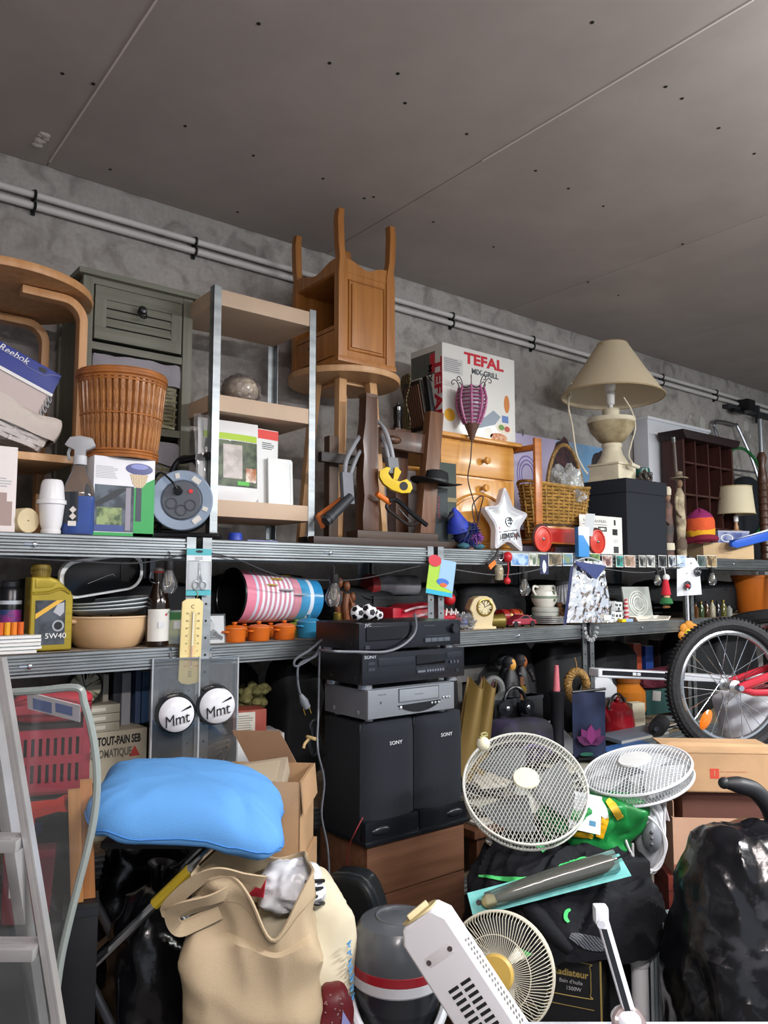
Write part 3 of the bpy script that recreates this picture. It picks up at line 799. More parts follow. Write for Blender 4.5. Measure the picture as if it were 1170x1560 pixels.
# ================================================================== round table + upturned nightstand
cx,cy=1.915,2.715
zt=Z(515,552,cy-0.2)-ZU
rt_=thing('round_table','light round wooden table with splayed legs under the upturned nightstand','table',(cx,cy,ZU))
RT=0.245
part('table_top',MB().lathe([(0,zt-0.028),(RT-0.003,zt-0.028),(RT,zt-0.022),(RT,zt-0.004),(RT-0.004,zt),(0,zt)],64),LWOOD,rt_)
for a in(228,158,300,60):
    ra=radians(a)
    part('leg',MB().add(*(lambda A,B,s0,s1:([(A[0]+sx*s0,A[1]+sy*s0,A[2])for sx,sy in((-1,-1),(1,-1),(1,1),(-1,1))]+[(B[0]+sx*s1,B[1]+sy*s1,B[2])for sx,sy in((-1,-1),(1,-1),(1,1),(-1,1))],[(3,2,1,0),(4,5,6,7),(0,1,5,4),(1,2,6,5),(2,3,7,6),(3,0,4,7)]))((0.19*cos(ra),0.19*sin(ra),0),(0.125*cos(ra),0.125*sin(ra),zt-0.027),0.013,0.019)),LWOOD,rt_,bevel=0.003)
part('apron_block',MB().box(-0.08,0.08,-0.08,0.08,zt-0.045,zt-0.027),LWOOD,rt_,bevel=0.003)

# nightstand upside down: local frame, z up from its (inverted) top resting on the table
xl,xr=X(516,2.49,470),X(602,2.49,470)
wn=xr-xl;dn=0.36
ns=thing('nightstand','honey wooden nightstand standing upside down on the round table','nightstand',((xl+xr)/2,2.49,ZU+zt+0.001))
hn=Z(520,400,2.49)-(ZU+zt)          # body height
ht=Z(508,312,2.49)-(ZU+zt)          # to the leg tips
part('top_board',MB().box(-wn/2-0.004,wn/2+0.004,-0.004,dn+0.004,0.0,0.022),OAK,ns,bevel=0.004)
def leg_poly(h0,h1,s):
    return[(0,h0),(0.045*s,h0),(0.045*s,hn*0.99),(0.038*s,hn+0.03),(0.03*s,hn+0.07),(0.025*s,h1-0.04),(0.028*s,h1),(0.0*s,h1),(-0.006*s,h1-0.05),(-0.002*s,hn+0.08),(0.005*s,hn+0.03),(0.0,hn*0.9)]
for sx,s in((-wn/2,1),(wn/2,-1)):
    for y0 in(0.0,dn-0.034):
        part('leg',MB().prism(leg_poly(0.02,ht,s),0,0.034),OAK,ns,bevel=0.005,loc=(sx,y0,0))
# panelled side facing the room
sp=part('side_panel',MB().box(-wn/2+0.03,wn/2-0.03,0.008,0.02,0.02,hn),OAK,ns)
def raised(parent,x0,x1,z0,z1,y,mat):
    part('panel_moulding',MB().tube([(x0,y,z0),(x1,y,z0),(x1,y,z1),(x0,y,z1)],0.005,6,True),mat,parent)
    part('raised_field',MB().prism([(x0+0.012,z0+0.012),(x1-0.012,z0+0.012),(x1-0.012,z1-0.012),(x0+0.012,z1-0.012)],y-0.006,y+0.004),mat,parent,bevel=0.006)
raised(sp,-wn/2+0.055,wn/2-0.055,0.055,hn-0.06,0.006,OAK)
part('side_panel',MB().box(-wn/2+0.03,wn/2-0.03,dn-0.02,dn-0.008,0.02,hn),OAK,ns)
part('back_panel',MB().box(wn/2-0.018,wn/2-0.008,0.03,dn-0.03,0.02,hn),OAK,ns)
# scalloped aprons (upper edges, because it is upside down)
def apron(L):
    top=[(L*k/16,hn+0.004+0.028*(cos(2*pi*k/16)*0.5+0.5)**1.5-0.004*cos(4*pi*k/16))for k in range(17)]
    return[(0,hn-0.03),(L,hn-0.03)]+top[::-1]
part('apron',MB().prism(apron(wn-0.08),0.006,0.022,T(-wn/2+0.04)),OAK,ns)
part('apron',MB().prism(apron(wn-0.08),dn-0.022,dn-0.006,T(-wn/2+0.04)),OAK,ns)
part('apron',MB().prism(apron(dn-0.06),0,0.016,T(-wn/2+0.022,0.03,0,0,0,90)),OAK,ns)
part('shelf_floor',MB().box(-wn/2+0.012,wn/2-0.016,0.02,dn-0.02,hn-0.035,hn-0.02),OAK,ns)
dw=part('drawer',MB().box(-wn/2+0.004,wn/2-0.02,0.036,dn-0.036,0.03,0.135),OAK,ns,bevel=0.003)
part('knob',MB().lathe([(0,0),(0.007,0),(0.006,0.01),(0.012,0.02),(0.008,0.028),(0,0.03)],16,T(-wn/2+0.004,dn/2,0.085,0,-90)),M('3d2616',0.35),dw)
part('shelf_rail',MB().box(-wn/2+0.004,wn/2-0.02,0.034,dn-0.034,0.138,0.155),OAK,ns)

# ================================================================== UPPER SHELF, dark stand and tools
ds=thing('dark_wood_stand','dark wooden stand with an upright post, a leaning post and a crossbar','stand',(X(560,2.47),2.47,ZU))
ox=X(560,2.47)
def lx(u,Y,v=800):return X(u,Y,v)-ox
def lz(u,v,Y):return Z(u,v,Y)-ZU
part('base_plank',MB().box(lx(478,2.42),lx(700,2.42),-0.05,0.06,0,0.03),wood('3d2a20','2b1c14',1.5,'Z',0.5,(0.6,1,8)),ds,bevel=0.004)
part('base_plank',MB().box(lx(545,2.44),lx(668,2.44),-0.03,0.05,0.0305,0.062),wood('4a382c','36281e',1.5,'Z',0.5,(0.6,1,8)),ds,bevel=0.004)
zp=lz(560,600,2.45)
wv=[(-0.040,0.062),(-0.042,0.12),(-0.034,0.2),(-0.042,0.28),(-0.036,0.36),(-0.042,0.42),(-0.030,0.5),(-0.026,zp),(0.030,zp),(0.034,0.5),(0.036,0.42),(0.036,0.3),(0.034,0.2),(0.042,0.12),(0.038,0.062)]
part('post',MB().prism(wv,-0.025,0.025),DWOOD,ds,bevel=0.006)
part('post_cap',MB().box(-0.028,0.032,-0.027,0.027,zp-0.012,zp+0.002),wood('6a5140','4d382a',5,'X',0.5),ds)
a0=(lx(651,2.45,800),0.0,0.062);a1=(lx(671,2.45,640),0.02,lz(671,626,2.45))
def slab(p0,p1,hw,hd):
    """board between two points, half width in x"""
    return MB().add([(p0[0]-hw,p0[1]-hd,p0[2]),(p0[0]+hw,p0[1]-hd,p0[2]),(p0[0]+hw,p0[1]+hd,p0[2]),(p0[0]-hw,p0[1]+hd,p0[2]),
                     (p1[0]-hw,p1[1]-hd,p1[2]),(p1[0]+hw,p1[1]-hd,p1[2]),(p1[0]+hw,p1[1]+hd,p1[2]),(p1[0]-hw,p1[1]+hd,p1[2])],
                    [(3,2,1,0),(4,5,6,7),(0,1,5,4),(1,2,6,5),(2,3,7,6),(3,0,4,7)])
part('leaning_post',slab(a0,a1,0.040,0.022),MWOOD,ds,bevel=0.008)
zc0,zc1=lz(610,690,2.5),lz(610,656,2.5)
part('crossbar',MB().prism([(0.02,zc0),(0.13,zc0+0.012),(lx(655,2.5),zc0+0.004),(lx(660,2.5),zc1-0.004),(0.13,zc1-0.004),(0.02,zc1)],0.012,0.045),DWOOD,ds,bevel=0.005)
part('carved_boss',MB().sphere((0.145,0.01,(zc0+zc1)/2),0.03,1.3,0.5,0.6,12,8),DWOOD,ds)
part('stretcher',MB().box(lx(481,2.52),-0.02,0.012,0.04,lz(500,705,2.5),lz(500,690,2.5)),M('1f1612',0.5),ds,bevel=0.004)
part('back_upright',MB().box(lx(497,2.55),lx(497,2.55)+0.045,0.06,0.1,0.0,lz(500,660,2.5)),wood('54402f','3a2a1e',5,'X',0.5),ds,bevel=0.004)

# bow saw behind the post
def P(u,v,Y):return at(u,v,Y)
bs=thing('bow_saw','bow saw with a bent grey tube and a black grip behind the dark post','saw',P(530,735,2.41))
o0=P(530,735,2.41)
def Q(u,v,Y,o=None):return at(u,v,Y)-(o if o is not None else o0)
part('bent_tube',MB().tube(smooth_path([Q(525,722,2.41),Q(528,700,2.41),Q(543,672,2.45),Q(552,660,2.515),Q(565,648,2.52)]),0.009,8).tube(smooth_path([Q(534,722,2.42),Q(540,705,2.42),Q(547,690,2.46),Q(554,680,2.515),Q(565,668,2.52)]),0.008,8),M('8d9196',0.4),bs)
part('sleeve',MB().add([*slab(Q(530,768,2.41),Q(527,720,2.41),0.025,0.012).v],slab((0,0,0),(0,0,1),1,1).f),MGREY,bs,bevel=0.005)
part('grip',MB().tube([Q(534,757,2.40),Q(515,776,2.395),Q(496,795,2.39)],[0.018,0.021,0.019],12),M('2c2f33',0.5),bs)
part('grip_band',MB().tube([Q(504,787,2.392),Q(500,791,2.391)],0.0215,12),DGREY,bs)
o1=P(597,712,2.43)
gl=thing('tube_handle','bent grey tube handle above the yellow tape dispenser','tool',o1)
part('bent_tube',MB().tube(smooth_path([Q(562,634,2.52,o1),Q(574,641,2.51,o1),Q(586,655,2.46,o1),Q(595,680,2.435,o1),Q(599,700,2.43,o1)]),0.009,8).tube(smooth_path([Q(566,648,2.52,o1),Q(578,658,2.50,o1),Q(588,680,2.45,o1),Q(592,700,2.435,o1)]),0.008,8),M('9a9ea3',0.4),gl)
part('sleeve',MB().add([*slab(Q(599,722,2.43,o1),Q(596,697,2.43,o1),0.027,0.012).v],slab((0,0,0),(0,0,1),1,1).f),M('74777b',0.5),gl,bevel=0.005)
# yellow tape dispenser hanging there
o2=P(602,731,2.405)
mpp=(o2-EYE).length/F
def pxpoly(pts,c,m):return[((u-c[0])*m,-(v-c[1])*m)for u,v in pts]
td=thing('tape_dispenser','yellow plastic tape dispenser with a round hole','tape dispenser',o2,RC*0.7)
yp_=pxpoly([(577,718),(588,712),(594,714),(590,722),(596,730),(608,734),(619,730),(626,736),(628,744),(624,751),(612,752),(596,747),(583,738),(577,728)],(602,731),mpp)
part('body',MB().prism(yp_,-0.016,0.016),YELLOW,td,bevel=0.003)
part('tape_tongue',MB().prism(pxpoly([(602,712),(606,711),(612,718),(606,731),(600,730)],(602,731),mpp),0.004,0.02),YELLOW,td)
part('hub',MB().lathe([(0,0.0175),(0.017,0.0175),(0.018,0.015)],20,T((614-602)*mpp,0,-(741-731)*mpp,90)),M('2a2c2e',0.6),td)
# shears
o3=P(615,780,2.40)
sh_=thing('pruning_shears','pruning shears with black handles and an orange arm','shears',o3)
part('orange_arm',MB().tube([Q(574,752,2.41,o3),Q(594,766,2.405,o3)],[0.012,0.011],10),M('d9701f',0.4),sh_)
part('handle',MB().tube(smooth_path([Q(592,764,2.40,o3),Q(604,762,2.40,o3),Q(625,780,2.395,o3),Q(650,800,2.39,o3)]),0.010,8),BLACKP,sh_)
part('handle',MB().tube(smooth_path([Q(592,766,2.41,o3),Q(590,774,2.41,o3),Q(606,788,2.405,o3),Q(622,799,2.40,o3),Q(636,796,2.40,o3)]),0.008,8),M('241a17',0.4),sh_)
part('blade',MB().tube([Q(608,775,2.405,o3),Q(628,797,2.40,o3)],[0.004,0.002],6),STEEL,sh_)
o4=P(505,775,2.44)
oh=thing('orange_tool','orange tool with a bent shaft poking out under the black saw grip','tool',o4)
part('shaft',MB().tube([Q(484,786,2.45,o4),Q(520,760,2.44,o4)],0.009,10).tube([Q(484,786,2.45,o4),Q(492,803,2.42,o4)],0.009,10),M('b4622a',0.5),oh)

# framed panel leaning behind the stand
yy=2.62
x0,x1=X(570,yy),X(645,yy);w=x1-x0;h=Z(600,705,yy)-ZU
fp=thing('leaning_picture','pale picture in a pine frame leaning behind the leaning post','picture frame',((x0+x1)/2,yy,ZU),rot=(radians(-4),0,0))
part('panel',MB().box(-w/2+0.01,w/2-0.01,0.002,0.008,0.01,h-0.01),M('c9c3c3',0.5),fp)
for a in((-w/2,w/2,0,0.02),(-w/2,w/2,h-0.02,h),(-w/2,-w/2+0.02,0.02,h-0.02),(w/2-0.02,w/2,0.02,h-0.02)):
    part('frame_bar',MB().box(a[0],a[1],-0.004,0.014,a[2],a[3]),PINE,fp,bevel=0.002)
# dark green case + black hat + worn book
yy=2.47
x0,x1=X(648,yy),X(683,yy);w=x1-x0;h=Z(665,742,yy)-ZU
bk=thing('worn_book','worn dark book with faded pink lettering standing below the black hat','book',((x0+x1)/2,yy,ZU+0.032))
h-=0.032
part('cover',MB().box(-w/2,w/2,0.0,0.028,0,h),M('333a3c',0.6,var=0.3,vs=14),bk,bevel=0.003)
part('pages',MB().box(-w/2+0.003,w/2+0.0005,0.003,0.025,0.003,h-0.002+0.003),PAPER,bk)
sc_=scribble(bk,-h*0.2,h*0.2,0,0.018,M('c05a6a',0.6),0,9,3);sc_.location=(0.012,-0.0005,h*0.62);sc_.rotation_euler=(0,radians(90),0)
mb=MB();r=random.Random(4)
for k in range(26):
    a=r.random();mb.lathe([(0,0),(0.001+r.random()*0.006,0)],6,T(-w/2+0.006+r.random()*0.05*(1-a),-0.0006,a*h*0.8*(0.4+0.6*r.random()),90)@Matrix.Diagonal((1,1.6,1,1)))
part('worn_patch',mb,M('c8ccc4',0.8),bk,smooth=False)
cs=thing('green_case','dark green case standing behind the black hat','case',(X(668,2.56),2.52,ZU))
hcs=Z(668,704,2.53)-ZU
part('case_body',MB().box(-0.08,0.075,0,0.02,0,hcs),M('2f3b34',0.5),cs,bevel=0.004)
part('case_band',MB().box(-0.081,0.076,-0.002,0.0,hcs*0.55,hcs*0.6),M('8a7a50',0.5),cs)
hat=thing('black_hat','black felt hat with a curled brim, resting on the worn book','hat',(X(664,2.45,740),2.45,ZU+0.032+h+0.0075),rot=(radians(5),radians(4),0))
def brim(s,t):
    a=2*pi*s;r=0.055+0.065*t
    return(r*cos(a)*1.0,r*sin(a)*0.85,0.018*t*t*(abs(cos(a))**2)+(0.004 if t==0 else 0))
part('brim',MB().grid(brim,40,6,cu=True),M('14181a',0.8),hat,solid=0.003)
part('crown',MB().lathe([(0.056,0.0),(0.056,0.03),(0.050,0.055),(0.03,0.062),(0,0.055)],32,None,sy=0.85),M('14181a',0.8),hat)
part('hat_band',MB().lathe([(0.0575,0.002),(0.0575,0.022)],32,None,sy=0.85),M('262d2b',0.4),hat)

# ================================================================== pine chest with its load
yf=2.55
x0,x1=X(668,yf,720),X(785,yf,720);w=x1-x0;d=0.27
H=Z(700,662,yf)-ZU
pc=thing('pine_chest','glossy pine chest with a drawer and an arched panel door','chest',((x0+x1)/2,yf,ZU))
part('carcass',MB().box(-w/2,w/2,0.012,d,0.0,H-0.02),PINE_Z,pc,bevel=0.002)
part('top_board',MB().box(-w/2-0.02,w/2+0.03,-0.022,d+0.005,H-0.02,H),PINE,pc,bevel=0.006)
zd=Z(725,727,yf)-ZU
def drawer_front(z0,z1):
    o=part('drawer',MB().box(-w/2+0.012,w/2-0.012,-0.004,0.014,z0,z1),PINE,pc,bevel=0.006)
    part('knob',MB().lathe([(0,0),(0.009,0),(0.008,0.012),(0.018,0.022),(0.016,0.034),(0,0.038)],18,T(0.03,-0.004,(z0+z1)/2,90)),PINE,o)
drawer_front(zd+0.004,H-0.035)
door=part('door',MB().box(-w/2+0.012,w/2-0.012,-0.002,0.012,0.02,zd-0.008),PINE_Z,pc,bevel=0.004)
part('knob',MB().lathe([(0,0),(0.009,0),(0.008,0.012),(0.018,0.022),(0.016,0.034),(0,0.038)],18,T(0.02,-0.002,zd-0.05,90)),PINE,door)
hw=w/2-0.06
arch=[(-hw,0.05)]+[(hw,0.05)]+[(hw*cos(a),zd*0.5+(zd*0.24)*(1 if False else max(0,sin(a))**2.2))for a in[pi*k/24 for k in range(25)]]
part('arched_field',MB().prism(arch,-0.010,0.0),PINE_Z,door,bevel=0.004)
part('arch_moulding',MB().tube([(p[0]*1.08,-0.005,p[1]*1.0+(0.012 if p[1]>0.06 else-0.012))for p in arch],0.006,6,True),PINE,door)
# boxed grill on it
yg=2.585
x0,x1=X(674,yg,590),X(784,yg,590);w=x1-x0;d=0.225
z0=ZU+H;hg=Z(678,522,yg)-z0
tf=thing('grill_carton','white appliance carton with red lettering on top of the pine chest','box',((x0+x1)/2,yg,z0))
GLOSS=M('d9d8d2',0.16,coat=0.5)
part('carton_body',MB().box(-w/2,w/2,0,d,0,hg),GLOSS,tf,bevel=0.002)
TR=M('c22a38',0.35);
text('TEFAL',0.072,TR,tf,(0.03,-0.0004,hg*0.885),sx=1.35,bold=0.0028)
text('MIX-GRILL',0.036,M('4a4c50',0.4),tf,(0.035,-0.0004,hg*0.755),sx=1.1,bold=0.0012)
text('TEFAL',0.07,TR,tf,(-w/2-0.0004,0.03,hg*0.50),(90,90,-90),sx=1.55,bold=0.0028)
text('MIX-GRILL',0.038,BLACK,tf,(-w/2-0.0004,0.085,hg*0.53),(90,90,-90),sx=1.3,bold=0.0015)
patch(tf,-w/2+0.008,-w/2+0.13,hg*0.68,hg*0.85,M('c3c3bf',0.25),-0.0002)
lines(tf,-w/2+0.012,-w/2+0.125,hg*0.69,hg*0.84,7,M('7b7c80',0.4),-0.0009)
def blob_print(parent,x,z,rx,rz_,mat,y=-0.0004):
    part('food_print',MB().lathe([(0,0),(1,0)],20,T(x,y,z,90)@Matrix.Diagonal((rx,rz_,1,1))),mat,parent,smooth=False)
blob_print(tf,-w/2+0.045,hg*0.22,0.035,0.03,M('d9a53a',0.25))
blob_print(tf,w/2-0.06,hg*0.46,0.02,0.045,M('c27a3c',0.25))
blob_print(tf,w/2-0.08,hg*0.17,0.055,0.025,M('d8cdb8',0.25))
blob_print(tf,w/2-0.10,hg*0.18,0.02,0.014,M('5d8a3a',0.25),-0.0008)
blob_print(tf,w/2-0.06,hg*0.17,0.02,0.014,M('a83a2c',0.25),-0.0008)
blob_print(tf,w/2-0.12,hg*0.06,0.06,0.022,M('c9a066',0.25,c2='b04a30',vs=60))
blob_print(tf,w/2-0.19,hg*0.10,0.03,0.026,M('e9e6dc',0.25))
part('grill_print',MB().prism([(-0.02,hg*0.12),(0.10,hg*0.2),(0.14,hg*0.3),(0.09,hg*0.36),(-0.01,hg*0.2)],-0.0006,0),M('8d99a4',0.2),tf,smooth=False)
part('glass_print',MB().box(w/2-0.095,w/2-0.05,-0.0009,0,hg*0.24,hg*0.32),M('5a78b0',0.25),tf,smooth=False)
mb=MB().box(-w/2-0.0006,-w/2,0.05,d-0.004,hg*0.68,hg*0.93)
part('photo_strip',mb,M('6f7268',0.3,c2='2e3130',vs=30,wave='Y'),tf,smooth=False)
part('photo_accent',MB().box(-w/2-0.0010,-w/2,0.05,0.085,hg*0.70,hg*0.91),TR,tf,smooth=False)
# dark serving board + tray propped against its side
o5=Vector((x0-0.05,yg-0.02,z0))
tr=thing('grill_tray','black grill pan propped against the side of the white carton','pan',o5,rot=(0,radians(-12),0))
part('pan_frame',MB().prism([(0,0.03),(0.025,0.02),(0.03,0.23),(0.005,0.26)],0.02,0.05),BLACKP,tr,bevel=0.005)
part('pan_plate',MB().box(-0.014,0.006,0.05,0.17,0.02,0.25),M('2a2420',0.3),tr,bevel=0.004)
mb=MB()
for k in range(7):mb.box(-0.019,-0.014,0.06+0.015*k,0.066+0.015*k,0.04,0.23)
part('pan_rib',mb,M('6a4a3a',0.35),tr)
ck=thing('patterned_cloth','striped brown cloth hanging behind the black grill pan','cloth',Vector((x0-0.135,yg+0.02,z0)))
part('cloth_sheet',MB().grid(lambda s,t:(0.05*s+0.012*sin(t*9+s*3),0.06+0.1*s,0.28*t),10,20),M('8a7c50',0.8,c2='2b241c',vs=30,wave='DIAGONAL'),ck,solid=0.004)
pm=thing('pepper_mill','small black pepper mill beside the grill carton','pepper mill',(X(606,2.6,640),2.60,Z(606,655,2.6)))
part('mill_body',MB().lathe([(0,0),(0.021,0),(0.022,0.01),(0.018,0.03),(0.021,0.06),(0.020,0.085),(0,0.085)],20),M('101113',0.12),pm)
part('mill_cap',MB().lathe([(0.020,0.086),(0.021,0.10),(0.012,0.108),(0.005,0.112),(0.006,0.12),(0,0.124)],18),M('101113',0.12),pm)
pmz=Z(606,655,2.6)
pst=thing('wooden_plinth','narrow wooden column carrying the black pepper mill','stand',(X(606,2.6,640),2.60,ZU))
part('column',MB().box(-0.035,0.035,-0.03,0.03,0.0,pmz-ZU-0.018),DWOOD,pst,bevel=0.004)
part('column_top',MB().box(-0.045,0.045,-0.04,0.04,pmz-ZU-0.018,pmz-ZU-0.0005),DWOOD,pst,bevel=0.004)

# pink wire lantern
o6=at(719,670,2.503)
pl=thing('pink_lantern','pink beaded wire torch lamp with curled tips and a brown cone','lamp',o6)
k6=(o6-EYE).length/F
PINKG=M('b0648e',0.4,var=0.2,vs=30)
part('cone',MB().lathe([(0,0),(0.010,0.0),(0.012,0.01),(0.034,0.068),(0.036,0.075),(0,0.075)],24),M('5a3c30',0.5),pl)
prf=[(0.034,0.072),(0.05,0.105),(0.064,0.15),(0.068,0.19),(0.060,0.23),(0.056,0.245)]
part('inner_glass',MB().lathe([(r*0.86,z)for r,z in prf],24),M('b9a9b4',0.2,alpha=0.7),pl)
mb=MB()
for k in range(8):
    a=2*pi*k/8
    pts=[(r*cos(a),r*sin(a),z)for r,z in prf]
    part('rib',MB().tube(smooth_path(pts,4),0.0065,6),PINKG,pl)
    e=pts[-1];ca,sa=cos(a),sin(a)
    part('curled_tip',MB().tube(smooth_path([e,(e[0]+0.006*ca,e[1]+0.006*sa,0.265),(e[0]+0.02*ca,e[1]+0.02*sa,0.283),(e[0]+0.034*ca,e[1]+0.034*sa,0.276),(e[0]+0.032*ca,e[1]+0.032*sa,0.262),(e[0]+0.022*ca,e[1]+0.022*sa,0.266)],5),0.0022,5),M('3c2430',0.4),pl)
for i in range(9):
    z=0.085+0.017*i
    r=0.034+(0.068-0.034)*min(1,((z-0.072)/0.11))**0.7
    if z>0.19:r=0.068-(z-0.19)*0.2
    mb.torus(r,0.0035,32,5,T(0,0,z))
part('bead_ring',mb,M('8d3d68',0.3),pl,stuff=True)
part('swag',MB().tube([(0.057*cos(a),0.057*sin(a),0.243-0.012*abs(sin(4*a)))for a in[2*pi*k/64 for k in range(64)]],0.003,5,True),M('3c2430',0.4),pl)
part('flex',MB().tube(smooth_path([(0,0,0),*[at(u,v,Y)-o6 for u,v,Y in((717,700,2.5),(713,730,2.49),(722,765,2.49),(728,790,2.475),(724,812,2.45))]]),0.0032,6).tube(smooth_path([at(u,v,2.47)-o6 for u,v in((730,812),(722,790),(720,770),(730,757),(736,758),(732,775),(728,800))]),0.0032,6),M('3a2420',0.4),pl)

# star
def star_pts(R,r,n=5,rot=90,rnd=0.25,k=5):
    base=[]
    for i in range(10):
        a=radians(rot+36*i);q=R if i%2==0 else r
        base.append(Vector((q*cos(a),q*sin(a))))
    out=[]
    for i in range(10):
        p0,p1,p2=base[i-1],base[i],base[(i+1)%10]
        a=p1.lerp(p0,rnd);b=p1.lerp(p2,rnd)
        for j in range(k+1):
            t=j/k;q=(1-t)**2*a+2*t*(1-t)*p1+t*t*b
            out.append((q.x,q.y))
    return out
ys=2.43
xc=(X(737,ys,790)+X(811,ys,790))/2
RS=0.170
zs_=0.136
stt=thing('star_tray','large metallic star with a white rim and black lettering','star',(xc,ys+0.01,ZU),rot=(radians(-7),radians(3),0))
o_,i_=star_pts(RS*1.03,RS*0.52),star_pts(RS*0.84,RS*0.42)
sxx=0.92
mb=MB();n=len(o_)
vs=[(x*sxx,-0.01,z+zs_)for x,z in o_]+[(x*sxx,-0.018,z+zs_)for x,z in[(0.5*(a[0]+b[0]),0.5*(a[1]+b[1]))for a,b in zip(o_,i_)]]+[(x*sxx,-0.002,z+zs_)for x,z in i_]+[(x*sxx,0.02,z+zs_)for x,z in o_]
fs=[]
for i in range(n):
    j=(i+1)%n
    fs+=[(i,j,j+n,i+n),(i+n,j+n,j+2*n,i+2*n),(j,i,i+3*n,j+3*n)]
fs.append(tuple(range(3*n,4*n)))
part('rim',mb.add(vs,fs),M('d5d5da',0.35),stt)
mb=MB()
vs=[(x*sxx,-0.002,z+zs_)for x,z in i_]+[(x*0.55*sxx,-0.008,z*0.55+zs_)for x,z in i_]+[(0,-0.010,zs_)]
fs=[]
for i in range(n):
    j=(i+1)%n;fs+=[(i,j,j+n,i+n),(i+n,j+n,2*n)]
part('foil_face',mb.add(vs,fs),M('e2e5e8',0.3,0.85,var=0.06,vs=12),stt)
part('hub_ring',MB().torus(0.020,0.005,24,6,T(0.012,-0.011,zs_+0.0,90)).sphere((0.012,-0.011,zs_),0.012,1,0.4,1,12,6),M('aeb4b8',0.2,0.9),stt)
text('Voici',0.052,BLACK,stt,(0.018,-0.0135,zs_-0.066),(90,170,0),sx=1.25,ext=0.0015)
part('text_band',MB().box(-0.06,0.06,-0.0125,-0.008,-0.0018,0.0018,T(0.004,0,zs_-0.043,0,-10)),BLACK,stt)
for x,z in((0.075,0.06),(-0.06,0.035),(0.02,0.09)):
    part('red_tint',MB().sphere((x*0.7,-0.004,zs_-z),0.014,1,0.2,0.8,10,6),M('c07078',0.25,0.6),stt)

# blue feathery toy
o7=Vector((X(710,2.42),2.42,ZU))
bt=thing('blue_plush_toy','shaggy dark blue plush toy with a pointed hood beside the star','toy',o7)
def shag(c,R,n,ln,seed,mat,name):
    r=random.Random(seed);mb=MB()
    for k in range(n):
        d=Vector((r.gauss(0,1),r.gauss(0,1),r.gauss(0,1))).normalized()
        p=Vector(c)+d*R*0.8;q=Vector(c)+d*(R+ln*r.random())+Vector((0,0,-0.01))
        mb.cyl(p,q,0.004,0.0005,4,caps=False)
    return part(name,mb,mat,bt,stuff=True)
part('body',MB().sphere((0,0,0.065),0.055,1.1,0.9,1.05,18,12),M('17204a',0.7,var=0.5,vs=40),bt)
shag((0,-0.01,0.065),0.052,260,0.025,3,M('1d2a6e',0.6),'shaggy_fur')
part('hood',MB().lathe([(0.052,0.0),(0.045,0.03),(0.022,0.075),(0.006,0.10),(0,0.105)],16,T(-0.035,0.01,0.085,10,-25)),M('2036a0',0.6,var=0.3,vs=20),bt)
part('ear',MB().cyl((-0.08,0.0,0.15),(-0.115,-0.01,0.125),0.014,0.004,8),M('14172a',0.7),bt)
shag((0.012,-0.05,0.055),0.018,60,0.02,8,M('8a4a9a',0.5),'violet_tuft')
for x in(-0.045,0.045):
    part('foot',MB().sphere((x,-0.03,0.013),0.026,1.2,1,0.5,12,8),M('3a6a78',0.6,var=0.4,vs=50),bt)

# ================================================================== poster board against the wall
yp=2.93
x0,x1=X(786,yp,670),X(952,yp,700);w=x1-x0;hpz=Z(790,657,yp)-ZU
po=thing('poster_board','pale and blue poster board with two long-haired figures, behind the basket','poster',((x0+x1)/2,yp,ZU),rot=(radians(-3),0,0))
part('board',MB().box(-w/2,w/2,0,0.012,0,hpz),M('b9b0cc',0.4),po)
part('blue_field',MB().prism([(-w*0.12,hpz-0.001),(w/2,hpz-0.001),(w/2,0),(w*0.02,0)],-0.0006,0.0),M('6f9cc4',0.4,c2='9fb9d4',vs=4),po,smooth=False)
def poly_ell(cx_,cz_,rx,rz_,k=24,j=0.0,s=1):
    return[(cx_+rx*cos(a)*(1+j*nz((cos(a),sin(a),s),2)),cz_+rz_*sin(a)*(1+j*nz((cos(a),sin(a),s+5),2)))for a in[2*pi*q/k for q in range(k)]]
for cx_,cz_,sc,nm in((-0.06,hpz-0.26,1.15,0),(0.30,hpz-0.27,1.0,1)):
    part('hair_print',MB().prism(poly_ell(cx_,cz_,0.12*sc,0.24*sc,30,0.25,nm),-0.0012,0),M('4a1f26' if nm==0 else '2c2428',0.45,c2='24131a',vs=20),po,smooth=False)
    part('skin_print',MB().prism(poly_ell(cx_+0.01,cz_-0.02,0.052*sc,0.085*sc,24),-0.0018,0),M('b07e72',0.45),po,smooth=False)
for r in(0.05,0.068,0.086):
    part('ring_print',MB().torus(r,0.0045,30,4,T(-w/2+0.12,-0.0002,hpz-0.24,90)@Matrix.Diagonal((1,1.3,0.3,1))),M('7a6cae',0.4),po)
part('letter_print',MB().tube([(-w/2+0.02,0,hpz-0.62),(-w/2+0.06,0,hpz-0.48),(-w/2+0.075,0,hpz-0.62),(-w/2+0.12,0,hpz-0.45)],0.004,4),M('5a3f8e',0.4),po)
part('clip',MB().box(-w/2+0.09,-w/2+0.10,-0.006,0.014,hpz-0.012,hpz+0.025),CHROME,po)

